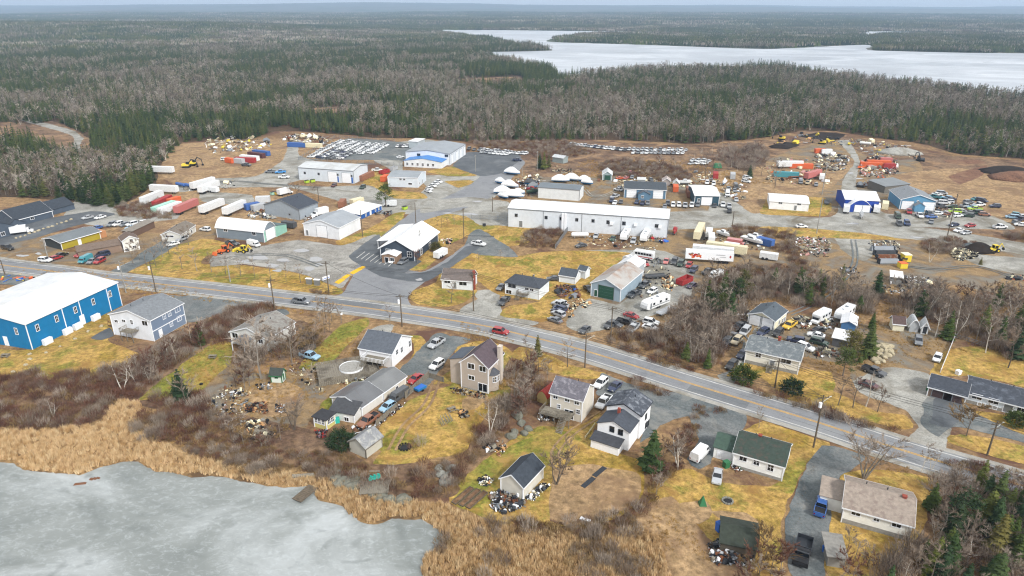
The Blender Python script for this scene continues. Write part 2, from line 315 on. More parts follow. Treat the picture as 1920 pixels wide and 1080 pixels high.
S('lawn', 'lawn', Z3, [(-40, 655), (58, 655), (150, 612), (232, 574), (240, 590), (205, 632), (215, 645), (262, 662), (240, 680), (200, 700), (100, 712), (60, 700), (-40, 706)],
  [(240, 510), (262, 500), (300, 476), (345, 456), (385, 448), (425, 455), (415, 470), (385, 482), (380, 495), (460, 498), (560, 513), (640, 542), (638, 552), (590, 550), (480, 540), (380, 528), (300, 518)],
  [(840, 490), (880, 470), (970, 480), (1020, 472), (1100, 470), (1180, 474), (1170, 490), (1120, 520), (1105, 560), (1070, 560), (1040, 590), (1020, 604), (940, 592), (952, 575), (1010, 565), (940, 555), (900, 530), (890, 510), (860, 505)],
  [(775, 545), (815, 530), (832, 505), (850, 500), (890, 512), (892, 550), (870, 568), (830, 576), (780, 570), (768, 556)],
  [(862, 422), (960, 424), (1010, 430), (1000, 450), (960, 462), (900, 458), (870, 440)],
  [(700, 835), (720, 790), (770, 750), (850, 722), (900, 745), (915, 775), (900, 800), (870, 845), (800, 862), (740, 872), (700, 868), (715, 845)],
  [(880, 890), (950, 830), (1010, 800), (1080, 800), (1125, 775), (1110, 830), (1200, 862), (1210, 905), (1190, 950), (1150, 975), (1070, 990), (960, 985), (880, 960), (840, 935)],
  [(1215, 915), (1250, 890), (1290, 878), (1350, 905), (1440, 912), (1490, 888), (1500, 892), (1472, 950), (1462, 1005), (1470, 1060), (1440, 1100), (1195, 1100), (1205, 980)], [(1385, 820), (1405, 800), (1430, 790), (1500, 810), (1555, 832), (1530, 852), (1498, 890), (1470, 905), (1440, 860)],
  [(1555, 1090), (1540, 1000), (1560, 930), (1580, 890), (1640, 880), (1760, 900), (1740, 960), (1720, 1010), (1660, 1050), (1640, 1090)],
  [(1775, 655), (1850, 650), (1960, 690), (1960, 735), (1880, 715), (1800, 705), (1745, 702)],
  [(1430, 660), (1500, 690), (1560, 700), (1560, 760), (1480, 750), (1430, 710), (1365, 705), (1380, 690)],
  [(1565, 735), (1640, 770), (1700, 780), (1712, 795), (1700, 805), (1640, 795), (1560, 765)],
  [(1780, 815), (1850, 820), (1960, 850), (1960, 880), (1840, 850), (1780, 830)],
  [(1820, 770), (1900, 780), (1960, 800), (1960, 830), (1850, 800)],
  [(820, 400), (870, 405), (900, 425), (860, 450), (800, 470), (790, 420)],
  [(730, 628), (790, 630), (800, 650), (770, 690), (750, 700), (775, 660), (770, 635)],
  [(855, 650), (900, 640), (940, 645), (960, 665), (940, 700), (960, 740), (900, 748), (840, 720), (810, 720), (850, 690)],
  [(980, 650), (1090, 690), (1140, 700), (1110, 712), (1060, 705), (960, 670)],
  [(1430, 388), (1445, 372), (1540, 370), (1560, 385), (1545, 405), (1430, 402)], [(1430, 425), (1540, 430), (1640, 440), (1700, 450), (1600, 448), (1420, 440)],
  [(770, 482), (800, 470), (822, 480), (795, 505), (745, 512)], [(726, 355), (790, 362), (800, 372), (740, 372), (700, 350), (680, 345), (700, 315), (730, 335)],
  [(842, 313), (880, 312), (905, 322), (890, 330), (840, 330), (800, 322)], [(835, 340), (880, 338), (890, 342), (860, 352)],
  [(630, 452), (690, 430), (740, 400), (760, 398), (740, 430), (690, 452), (640, 460)])
S('lawn', 'lawn_green', Z3 + .004 * 4, [(262, 750), (300, 715), (390, 650), (430, 642), (435, 680), (400, 710), (370, 740), (310, 745)],
  [(585, 660), (640, 610), (690, 596), (690, 610), (650, 650), (610, 690), (560, 690)],
  [(600, 760), (660, 715), (690, 706), (640, 750), (610, 780)], [(860, 905), (930, 850), (1010, 815), (1060, 810), (1050, 840), (950, 880), (900, 930)])
S('bare_patch', 'field', Z4 + .012, [(1040, 880), (1110, 870), (1200, 890), (1190, 945), (1100, 985), (1030, 975), (1035, 910)], [(865, 750), (895, 735), (918, 745), (890, 765), (870, 770)],
  [(470, 730), (540, 715), (570, 740), (540, 780), (500, 780), (450, 760)], [(1335, 960), (1400, 960), (1425, 985), (1370, 985)], [(1270, 945), (1320, 938), (1340, 960), (1310, 985), (1275, 970)])
S('gravel_yard', 'gravel', Z2, [(330, 350), (400, 335), (480, 330), (530, 300), (545, 260), (560, 262), (560, 290), (585, 300), (620, 320), (540, 345), (600, 350), (700, 348), (740, 370), (810, 376), (780, 400), (700, 400), (620, 372), (540, 352), (420, 352), (340, 360)],
  [(150, 370), (250, 385), (330, 395), (330, 410), (200, 425), (120, 410)], [(380, 360), (470, 365), (470, 385), (380, 378)],
  [(780, 330), (900, 325), (940, 300), (940, 360), (900, 380), (800, 400), (770, 380), (800, 350)],
  [(800, 380), (950, 378), (952, 425), (870, 425), (790, 410)],
  [(1240, 400), (1320, 395), (1420, 400), (1580, 412), (1720, 425), (1860, 445), (1990, 470), (1990, 490), (1820, 460), (1700, 448), (1560, 432), (1420, 425), (1240, 430)],
  [(1340, 350), (1400, 380), (1440, 370), (1440, 402), (1540, 408), (1570, 400), (1580, 340), (1600, 300), (1570, 262), (1590, 262), (1612, 300), (1605, 350), (1660, 400), (1760, 395), (1860, 405), (1900, 430), (1700, 425), (1480, 418), (1380, 410), (1330, 400)],
  [(1560, 430), (1620, 432), (1640, 470), (1620, 490), (1580, 470)], [(1800, 475), (1960, 490), (1960, 520), (1840, 500)],
  [(740, 320), (700, 300), (700, 272), (800, 262), (820, 268), (760, 290), (755, 320)],
  [(890, 545), (935, 545), (945, 590), (1010, 605), (980, 612), (900, 600), (860, 585), (880, 570), (895, 560)],
  [(1100, 470), (1240, 470), (1300, 500), (1290, 560), (1200, 600), (1100, 625), (1060, 610), (1080, 580), (1105, 560), (1160, 570), (1205, 530), (1200, 500)],
  [(1365, 695), (1400, 640), (1420, 610), (1440, 600), (1460, 630), (1400, 660), (1375, 720), (1345, 705)],
  [(1660, 690), (1740, 700), (1750, 740), (1740, 770), (1780, 800), (1770, 850), (1700, 830), (1720, 800), (1700, 770), (1620, 740), (1600, 715)],
  [(715, 610), (740, 610), (700, 660), (670, 655), (690, 620)])
S('gravel_yard', 'gravel_wet', Z3 + .028, [(395, 500), (400, 480), (440, 470), (500, 460), (560, 450), (640, 460), (700, 440), (720, 450), (690, 490), (655, 520), (640, 540), (560, 512), (460, 496)])
S('gravel_yard', 'gravel_dark', Z3 + .03,
  [(600, 300), (650, 260), (760, 268), (770, 285), (750, 310), (680, 306), (660, 308), (610, 300), (575, 298)],
  [(880, 440), (900, 430), (960, 468), (970, 482), (900, 478), (870, 468)])
S('driveway', 'gravel_dark', Z4 + .02, [(782, 695), (830, 640), (850, 630), (885, 636), (860, 650), (820, 700), (800, 730), (770, 730)], [(745, 700), (790, 650), (820, 625), (848, 632), (820, 660), (770, 705)],
  [(1130, 700), (1180, 720), (1260, 735), (1320, 745), (1400, 770), (1390, 810), (1350, 850), (1310, 880), (1290, 860), (1310, 830), (1300, 800), (1290, 780), (1240, 800), (1200, 830), (1210, 780), (1160, 760), (1120, 740)],
  [(1540, 835), (1620, 855), (1600, 880), (1570, 900), (1560, 960), (1550, 1020), (1540, 1090), (1490, 1090), (1470, 1010), (1480, 950), (1505, 890)],
  [(1730, 760), (1745, 742), (1812, 758), (1830, 775), (1920, 815), (1960, 820), (1960, 840), (1820, 805), (1780, 800), (1760, 820), (1730, 800)],
  [(300, 480), (250, 505), (220, 520), (200, 512), (245, 490), (270, 470), (330, 440), (360, 440)],
  [(350, 555), (400, 552), (490, 568), (440, 580), (380, 600), (345, 605), (335, 575), (310, 555)],
  [(-60, 525), (40, 535), (120, 515), (60, 505), (-60, 500)], [(450, 625), (500, 585), (530, 580), (545, 588), (500, 600), (470, 635), (430, 640)])
S('driveway', 'asphalt_dark', Z4 + .028, [(1748, 765), (1752, 745), (1808, 757), (1800, 790), (1780, 800), (1745, 795)])
# roads
def road(name, pix, wd, matn, z, sh=0, ext=None):
    pts = spline(pix)
    if sh: ribbon('road_shoulder', 'shoulder', pts, -wd / 2 - sh, wd / 2 + sh, z - .006)
    ribbon(name, matn, pts, -wd / 2, wd / 2, z); return pts
ZR = .085
ap = S
S('side_road', 'asphalt', ZR - .012, [(585, 566), (640, 552), (660, 520), (668, 500), (720, 440), (770, 400), (830, 372), (880, 348), (930, 305), (965, 295), (985, 305), (960, 335), (920, 370), (860, 395), (800, 412), (745, 440), (700, 470), (690, 490), (730, 500), (790, 510), (830, 490), (880, 455), (892, 462), (870, 478), (830, 505), (775, 545), (765, 560), (775, 578), (840, 600), (700, 590)], jit=.25)
S('parking_lot', 'asphalt_dark', ZR - .006, [(655, 480), (700, 445), (712, 440), (715, 478), (740, 480), (790, 490), (760, 512), (800, 510), (840, 490), (875, 462), (900, 462), (880, 478), (800, 528), (720, 520), (680, 500)], jit=.2)
S('parking_lot', 'asphalt_dark', ZR - .004, [(860, 300), (880, 285), (970, 290), (975, 300), (940, 325), (900, 330), (850, 312)], [(-60, 440), (0, 425), (118, 405), (175, 396), (215, 402), (120, 430), (60, 448), (-60, 470)], jit=.3)
S('parking_lot', 'asphalt_dark', ZR - .003, [(170, 634), (205, 615), (213, 630), (190, 638)], jit=0)
S('road', 'gravel', ZR - .002, [(800, 378), (880, 370), (950, 378), (952, 388), (870, 388), (790, 400)], jit=.3)
MAIN = [(-260, 455), (-120, 477), (4, 497), (90, 508), (175, 519.8), (290, 532), (400, 543.8), (542, 560.4), (672, 576), (780, 591), (860, 603), (925, 614.6), (954, 621.9), (1060, 648), (1140, 671), (1270, 712), (1407, 754), (1534, 792.7), (1686, 842.8), (1800, 877), (1920, 912), (2150, 985)]
mp_ = road('road', MAIN, 8.6, 'asphalt', ZR, 1.5)
ribbon('lane_line', 'paint_yellow', mp_, .07, .3, ZR + .006); ribbon('lane_line', 'paint_yellow', mp_, -.3, -.07, ZR + .006)
for s_ in (1, -1): ribbon('edge_line', 'paint_white', mp_, s_ * 3.5, s_ * 3.76, ZR + .006)
S('crossing', 'paint_bright', ZR + .004, [(627, 530), (640, 522), (648, 524), (635, 533)], [(655, 512), (680, 499), (686, 501), (662, 515)], jit=0)
S('crossing', 'paint_bright', ZR + .004, [(640, 521), (652, 514), (658, 516), (647, 523)], jit=.2)
for k in range(8):        # parking bay lines
    x = 668 + k * 8.5; y = 476 + k * 2.2
    S('bay_line', 'paint_white', ZR + .004 , [(x, y + 8), (x + 1, y + 8.4), (x + 17, y - 3.6), (x + 16, y - 4)], jit=0, smooth=False)
for p in [(458, 490, 14, 4), (483, 483, 20, 5), (533, 488, 12, 3), (565, 470, 13, 3), (592, 486, 11, 5), (580, 505, 10, 4), (510, 498, 12, 3), (598, 496, 8, 3), (520, 508, 10, 2.5), (556, 503, 6, 2), (40, 480, 12, 2.5), (74, 476, 6, 2), (895, 378, 10, 1.6), (880, 402, 16, 2.2), (840, 400, 10, 1.6), (785, 524, 6, 3), (1718, 445, 14, 1.8), (1600, 420, 14, 1.5), (1610, 335, 8, 1.4), (1595, 325, 6, 1.3), (600, 330, 0, 0)]:
    if p[2]:
        sheet('puddle', 'puddle', [(p[0] + p[2] * math.cos(a) * (1 + .25 * math.sin(3 * a + p[0])), p[1] + p[3] * math.sin(a)) for a in [i * PI / 5 for i in range(10)]], ZR + .012, jit=.5, step=.8)
# pond
POND = [(-80, 845), (0, 868), (25, 868), (50, 882), (100, 887), (150, 892), (185, 876), (235, 868), (262, 866), (290, 884), (340, 888), (360, 895), (400, 892), (440, 900), (480, 907), (530, 915), (585, 912), (592, 935), (640, 948), (670, 978), (700, 985), (735, 972), (790, 975), (825, 995), (836, 1020), (815, 1035), (795, 1045), (793, 1080), (820, 1180), (-80, 1180)]
pond = sheet('pond', 'pond_ice', POND, .07, jit=.35, step=.7)
S('marsh', 'marsh', .05, [(-60, 800), (150, 800), (260, 760), (380, 800), (420, 850), (600, 880), (700, 935), (830, 945), (960, 985), (1180, 990), (1200, 1100), (780, 1100), (700, 1000), (560, 930), (300, 900), (-60, 880)])
S('bank', 'heath', .046, [(330, 760), (560, 800), (640, 830), (700, 870), (860, 860), (900, 800), (960, 820), (880, 880), (850, 930), (700, 935), (560, 890), (330, 860)])
S('field', 'field', .04, [(1190, 960), (1260, 930), (1320, 1000), (1420, 1100), (1150, 1100)])
S('peat_pit', 'peat', .06, [(1460, 275), (1475, 266), (1500, 272), (1475, 280)], [(1500, 256), (1540, 248), (1585, 252), (1560, 264)])
S('soil_patch', 'redsoil', .065, [(1770, 300), (1830, 300), (1850, 306), (1790, 308)], [(1780, 330), (1850, 310), (1840, 330), (1800, 345)])

for off in (-1.9, 1.85, .9): ribbon('tar_seam', 'asphalt_dark', mp_, off - .05, off + .05, ZR + .004, dash=(9 + int(off * 2), 5))
for i0, i1, a_, b_ in ((60, 68, .4, 3.4), (96, 101, -3.4, -.4), (118, 130, .4, 3.4), (140, 144, -3.4, 3.4), (30, 35, -3.4, -.5)): ribbon('road_patch', 'asphalt_mid', mp_[i0:i1], a_, b_, ZR + .002)
def ruts(pix_, m_='mud', w_=.35, z_=.16, g=1.5):
    q = spline(pix_, 2.0)
    for s_ in (-1, 1): ribbon('wheel_rut', m_, q, s_ * g / 2 - w_ / 2, s_ * g / 2 + w_ / 2, z_)
ruts([(700, 665), (660, 690), (620, 700), (585, 700)], 'dirt_yard'); ruts([(1130, 775), (1075, 810), (1040, 850), (1050, 885)], 'field', .45); ruts([(818, 715), (800, 760), (760, 800), (735, 845)], 'field', .6); ruts([(600, 500), (540, 480), (480, 478), (440, 480)], 'gravel_dark', .5); ruts([(1700, 500), (1760, 505), (1830, 500), (1900, 520)], 'gravel_dark', .5)
ruts([(1480, 590), (1540, 560), (1600, 500), (1600, 450)], 'gravel_dark', .5); ruts([(340, 352), (430, 340), (500, 345), (600, 352)], 'gravel_dark', .6); ruts([(1180, 345), (1120, 370), (1090, 350), (1060, 335)], 'gravel', .5); ruts([(1350, 610), (1400, 640), (1376, 700)], 'gravel_dark', .5)
# ---------------- buildings ----------------
WM = {}
def wallm(c, ribs=('Z', 5)):
    k = 'wall_%s_%s%d' % (c, ribs[0], ribs[1])
    if k not in M: mat(k, c, tuple(x * .86 for x in hexc(c)), .6, .65, ribs=ribs, bst=.1)
    return k
def roofm(c, kind='shingle', stain=None):
    k = 'roof_%s_%s_%s' % (c, kind, stain)
    if k not in M:
        if kind == 'metal': mat(k, c, tuple(x * .8 for x in hexc(c)), .3, .45, ribs=('X', 1.6), bst=.1, stain=stain, ss=.25)
        elif kind == 'metaly': mat(k, c, tuple(x * .8 for x in hexc(c)), .3, .45, ribs=('Y', 1.6), bst=.1, stain=stain, ss=.12)
        else: mat(k, c, tuple(x * .66 for x in hexc(c)), 1.6, .9, bst=.6, stain=stain, ss=.8)
    return k
def opening(b, side, s, z, w_, h_, kind='window', fr='white', pane='glass'):
    """a window or door on a wall: s metres along it, z = its middle"""
    Wd, D = b['W'], b['D']
    T = {'f': Matrix.Translation((s, 0, z)), 'r': Matrix.Translation((Wd, s, z)) @ Matrix.Rotation(PI / 2, 4, 'Z'),
         'l': Matrix.Translation((0, s, z)) @ Matrix.Rotation(-PI / 2, 4, 'Z')}[side]
    key = (kind, round(w_, 1), round(h_, 1), fr, pane); c = b['cache'] if False else OPC
    if key not in c:
        f = MB(); p = MB(); a, hh = w_ / 2, h_ / 2; t = .12 if kind != 'garage_door' else .15
        f.box(-a - t, a + t, -.07, .0, hh, hh + t); f.box(-a - t, a + t, -.09, .0, -hh - t, -hh); f.box(-a - t, -a, -.07, 0, -hh, hh); f.box(a, a + t, -.07, 0, -hh, hh)
        if kind == 'window':
            f.box(-.03, .03, -.055, -.01, -hh, hh)
            if h_ > w_ * 1.1: f.box(-a, a, -.05, -.01, -.03, .03)
            p.box(-a, a, -.03, -.004, -hh, hh)
        elif kind == 'garage_door':
            n = max(3, round(h_ / .9))
            for i in range(n): p.box(-a, a, -.06, -.004, -hh + i * h_ / n + .02, -hh + (i + 1) * h_ / n - .02)
        elif kind == 'sliding_door':
            f.box(-.05, .05, -.06, -.01, -hh, hh); p.box(-a, a, -.03, -.004, -hh, hh)
        else: p.box(-a, a, -.055, -.004, -hh, hh)
        sub = {'window': 'pane', 'garage_door': 'door_panel', 'sliding_door': 'pane', 'door': 'door_leaf'}[kind]
        c[key] = (f.mesh(kind, fr), p.mesh(sub, pane), sub)
    fm, pm, sub = c[key]
    o = link(kind, fm, b['root']); o.matrix_local = T; q = link(sub, pm, o); return o
OPC = {}
def hit(b, side, px, py):
    """where the line of sight through a point of the photograph meets a wall"""
    inv = b['M'].inverted(); o = inv @ Vector((0, 0, H)); p = W(px, py, 0); d = (inv @ p) - o
    if side == 'f': t = -o.y / d.y; q = o + d * t; return q.x, q.z
    if side == 'r': t = (b['W'] - o.x) / d.x; q = o + d * t; return q.y, q.z
    t = -o.x / d.x; q = o + d * t; return q.y, q.z
def building(name, label, cat, a=None, b=None, c=None, d=None, g=None, h=None, dep=None, roof='gable_u', rise=1.6, wall='e3e6ea', ribs=('Z', 5), rm='shingle', rc='4a4e55', over=.35,
             trim='white', ops=(), found=None, chim=(), group=None, base=0, wing=None, corner=True, stain=None, parent=None, fdep=None, order=False):
    if h is None:
        k = {'a': a, 'b': b, 'c': c, 'd': d}[g[0]]; G = W(*g[1]); h = solve_h(G.x, G.y, k[1]); h = max(2.0, min(13, h))
    A = W(a[0], a[1], h); B = W(b[0], b[1], h); u = (B - A); Wd = u.length; u.normalize(); v = Vector((-u.y, u.x, 0))
    D = dep if dep else ((W(d[0], d[1], h) - A).dot(v) if d else (W(c[0], c[1], h) - B).dot(v)); D = max(2, D)
    rz = math.atan2(u.y, u.x)
    loc = Vector((A.x, A.y, base))
    root = parent['root'] if parent else thing(name, label, cat, loc, rz, group, order)
    bd = dict(root=root, W=Wd, D=D, h=h, M=Matrix.Translation(loc) @ Matrix.Rotation(rz, 4, 'Z'), u=u, v=v, A=A)
    wm = wallm(wall, ribs) if wall not in M else wall; rmt = roofm(rc, rm, stain)
    mb = MB(); rb = MB(); t = .16; o_ = over
    if roof in ('gable_u', 'gable_v', 'arch_u', 'arch_v'):
        ux = roof.endswith('_u'); span = D if ux else Wd; ln = Wd if ux else D; ax = 'x' if ux else 'y'
        if roof.startswith('gable'): pr = [(0, 0), (span / 2, rise), (span, 0)]
        else: pr = [(span * i / 10, rise * (1 - (abs(i - 5) / 5) ** 2.0)) for i in range(11)]
        mb.prism([(0, 0)] + [(p, h + z) for p, z in pr] + [(span, 0)], 0, ln, ax)
        sl_ = (pr[1][1] - pr[0][1]) / (pr[1][0] - pr[0][0]); ext = [(-o_, -o_ * sl_)] + pr[1:-1] + [(span + o_, -o_ * sl_)]
        n = len(ext); q = (lambda a_, p, z: (a_, p, z)) if ux else (lambda a_, p, z: (p, a_, z))
        vs = []
        for e0 in (-o_, ln + o_):
            vs += [q(e0, p, h + z + t + .03) for p, z in ext] + [q(e0, p, h + z + .03) for p, z in ext]
        fs = []; m2 = 2 * n
        for i in range(n - 1):
            fs += [(i, i + 1, m2 + i + 1, m2 + i), (n + i, m2 + n + i, m2 + n + i + 1, n + i + 1), (i, n + i, n + i + 1, i + 1), (m2 + i, m2 + i + 1, m2 + n + i + 1, m2 + n + i)]
        fs += [(0, m2, m2 + n, n), (n - 1, 2 * n - 1, m2 + 2 * n - 1, m2 + n - 1)]
        rb.add(vs, fs, 0)
        # fascia boards along the eaves and verges
        tb = MB()
        for e0, e1 in ((-o_ - .03, -o_), (ln + o_, ln + o_ + .03)):
            for i in range(n - 1):
                (p0, z0), (p1, z1) = ext[i], ext[i + 1]; z0 += h; z1 += h
                tb.add([q(e0, p0, z0 + .2), q(e1, p0, z0 + .2), q(e1, p1, z1 + .2), q(e0, p1, z1 + .2), q(e0, p0, z0 - .06), q(e1, p0, z0 - .06), q(e1, p1, z1 - .06), q(e0, p1, z1 - .06)],
                       [(0, 1, 2, 3), (4, 7, 6, 5), (0, 3, 7, 4), (1, 5, 6, 2)])
        for p, z in (ext[0], ext[-1]):
            s_ = -.03 if p < 0 else .0; P0 = p + s_; P1 = P0 + .03
            vs = [q(-o_, P0, h + z + .2), q(-o_, P1, h + z + .2), q(ln + o_, P1, h + z + .2), q(ln + o_, P0, h + z + .2), q(-o_, P0, h + z - .06), q(-o_, P1, h + z - .06), q(ln + o_, P1, h + z - .06), q(ln + o_, P0, h + z - .06)]
            tb.add(vs, [(0, 1, 2, 3), (4, 7, 6, 5), (0, 3, 7, 4), (1, 5, 6, 2)])
        if trim: link('fascia', tb.mesh('fascia', trim), root)
        if ux and rm == 'shingle' or rm == 'metal':
            cp = MB(); cp.prism([(span / 2 - .25, h + rise + t - .25 * sl_ + .05), (span / 2, h + rise + t + .06), (span / 2 + .25, h + rise + t - .25 * sl_ + .05)], -o_, ln + o_, ax) if roof.startswith('gable') else None
            if cp.v: link('ridge_cap', cp.mesh('ridge_cap', rmt), root)
    elif roof == 'hip':
        mb.box(0, Wd, 0, D, 0, h); i_ = min(Wd, D) / 2
        z0, z1 = h + .03, h + rise; e = o_
        rb.add([(-e, -e, z0), (Wd + e, -e, z0), (Wd + e, D + e, z0), (-e, D + e, z0), (i_, D / 2, z1), (Wd - i_, D / 2, z1), (-e, -e, z0 - .12), (Wd + e, -e, z0 - .12), (Wd + e, D + e, z0 - .12), (-e, D + e, z0 - .12)],
               [(0, 1, 5, 4), (1, 2, 5), (2, 3, 4, 5), (3, 0, 4), (6, 7, 1, 0), (7, 8, 2, 1), (8, 9, 3, 2), (9, 6, 0, 3), (9, 8, 7, 6)])
    elif roof in ('shed', 'flat'):
        r_ = rise if roof == 'shed' else .02
        mb.prism([(0, 0), (0, h), (D, h + r_), (D, 0)], 0, Wd, 'x'); s_ = r_ / D
        rb.prism([(-o_, h - o_ * s_ + .03), (-o_, h - o_ * s_ + t + .03), (D + o_, h + r_ + o_ * s_ + t + .03), (D + o_, h + r_ + o_ * s_ + .03)], -o_, Wd + o_, 'x')
    elif roof == 'gambrel':
        mb.prism([(0, 0), (0, h), (Wd * .2, h + rise * .65), (Wd / 2, h + rise), (Wd * .8, h + rise * .65), (Wd, h), (Wd, 0)], 0, D, 'y')
        for (p0, z0), (p1, z1) in zip([(-.1, -.1), (Wd * .2, rise * .65), (Wd / 2, rise), (Wd * .8, rise * .65)], [(Wd * .2, rise * .65), (Wd / 2, rise), (Wd * .8, rise * .65), (Wd + .1, -.1)]):
            rb.add([(p, y, h + z + dz) for y in (-.15, D + .15) for p, z in ((p0, z0), (p1, z1)) for dz in (.03, .13)], [(1, 3, 7, 5), (0, 4, 6, 2), (0, 2, 3, 1), (4, 5, 7, 6), (0, 1, 5, 4), (2, 6, 7, 3)])
    if wall: link('wall', mb.mesh('wall', wm), root)
    link('roof', rb.mesh('roof', rmt), root)
    if parent: # move these to the side wing's own place
        for o in list(root.children)[-0:]: pass
    if rm == 'shingle' and Wd > 7 and h > 2.4:
        for fx, fy in ((.3, .7), (.62, .66)):
            vx, vy = Wd * fx, D * fy; q_ = (vy / D if roof in ('gable_u', 'hip') else vx / Wd); zt = h + rise * (1 - abs(q_ - .5) * 2)
            vb = MB(); vb.cyl((vx, vy, zt - .1), (vx, vy, zt + .65), .09, n=6); link('vent_pipe', vb.mesh('vent_pipe', 'dark'), root)
    if corner and trim and wall:
        for cx, cy_ in ((0, 0), (Wd, 0), (0, D), (Wd, D)):
            cb = MB(); cb.box(cx - .09, cx + .09, cy_ - .09, cy_ + .09, 0, h - .02); link('corner_trim', cb.mesh('corner_trim', trim), root)
    if found:
        fb = MB(); fb.box(-.05, Wd + .05, -.05, D + .05, 0, found); link('foundation', fb.mesh('foundation', 'concrete'), root)
    for op in ops:
        side, px, py, w_, h_ = op[:5]; kind = op[5] if len(op) > 5 else 'window'; fr = op[6] if len(op) > 6 else (trim or 'white'); pane = op[7] if len(op) > 7 else ('glass' if kind in ('window', 'sliding_door') else 'white')
        s, z = hit(bd, side, px, py)
        if kind in ('door', 'garage_door', 'sliding_door') and z < 3.2: z = h_ / 2 + .15
        mx = D if side in 'lr' else Wd
        s = min(max(s, w_ / 2 + .3), mx - w_ / 2 - .3); z = min(max(z, h_ / 2 + .2), h + rise - h_ / 2)
        opening(bd, side, s, z, w_, h_, kind, fr, pane)
    for (px, py, zz, sz, cm) in chim:     # chimney foot on the roof
        p = bd['M'].inverted() @ W(px, py, h + rise * .6); cb = MB(); cb.box(p.x - sz, p.x + sz, p.y - sz, p.y + sz, h, h + rise + zz); cb.box(p.x - sz - .08, p.x + sz + .08, p.y - sz - .08, p.y + sz + .08, h + rise + zz, h + rise + zz + .12)
        link('chimney', cb.mesh('chimney', cm), root)
    return bd
def wingbox(bd, x0, x1, y0, y1, h, wall, roofc, side='shed', rise=.8, trim='white', rm='shingle', name='wing', ops=()):
    """a lower wing or porch of a building, in the building's own metres"""
    mb = MB(); rb = MB(); o_ = .25; ux = side.endswith('u')
    if side == 'gable_v': # gable end towards the front
        mb.prism([(x0, 0), (x0, h), ((x0 + x1) / 2, h + rise), (x1, h), (x1, 0)], y0, y1, 'y'); s_ = rise / ((x1 - x0) / 2); xm = (x0 + x1) / 2
        for e, sg in ((x0 - o_, 1), (x1 + o_, -1)):
            z = h - o_ * s_; rb.add([(p, y, zz + dz) for y in (y0 - o_, y1) for p, zz in ((e, z), (xm, h + rise)) for dz in (.03, .18)], [(1, 3, 7, 5), (0, 4, 6, 2), (0, 2, 3, 1), (4, 5, 7, 6), (0, 1, 5, 4), (2, 6, 7, 3)])
    elif side == 'gable_u':
        mb.prism([(y0, 0), (y0, h), ((y0 + y1) / 2, h + rise), (y1, h), (y1, 0)], x0, x1, 'x'); s_ = rise / ((y1 - y0) / 2); ym = (y0 + y1) / 2
        for e in (y0 - o_, y1 + o_):
            z = h - o_ * s_; rb.add([(x, p, zz + dz) for x in (x0 - o_, x1 + o_) for p, zz in ((e, z), (ym, h + rise)) for dz in (.03, .18)], [(1, 3, 7, 5), (0, 4, 6, 2), (0, 2, 3, 1), (4, 5, 7, 6), (0, 1, 5, 4), (2, 6, 7, 3)])
    else:
        r0, r1 = (0, rise) if side == 'shed' else (rise, 0)
        if side in ('shed', 'shed_b'):
            mb.prism([(y0, 0), (y0, h + r0), (y1, h + r1), (y1, 0)], x0, x1, 'x'); rb.prism([(y0 - o_, h + r0 + .03), (y0 - o_, h + r0 + .18), (y1 + .02, h + r1 + .18), (y1 + .02, h + r1 + .03)], x0 - o_, x1 + o_, 'x')
        else:
            r0, r1 = (0, rise) if side == 'shed_l' else (rise, 0)
            mb.prism([(x0, 0), (x0, h + r0), (x1, h + r1), (x1, 0)], y0, y1, 'y'); rb.prism([(x0 - .25, h + r0 + .03), (x0 - .25, h + r0 + .18), (x1 + .25, h + r1 + .18), (x1 + .25, h + r1 + .03)], y0 - o_, y1 + o_, 'y')
    if wall: o = link(name, mb.mesh(name, wallm(wall) if wall not in M else wall), bd['root'])
    else:
        o = None; lb = MB(); lb.box(-.08, .08, y0 + .02, y0 + .18, 0, h); pm = lb.mesh('post', 'white')
        for x in (x0 + .1, x1 - .1): link('post', pm, bd['root'], (x, 0, 0))
    link(name + '_roof', rb.mesh(name + '_roof', roofm(roofc, rm)), bd['root'])
    for (s, z, w_, h_, kind, pane) in ops:
        q = dict(bd); ob = opening(q, 'f', s, z, w_, h_, kind, trim, pane); ob.matrix_local = Matrix.Translation((s, y0, z))
    return o
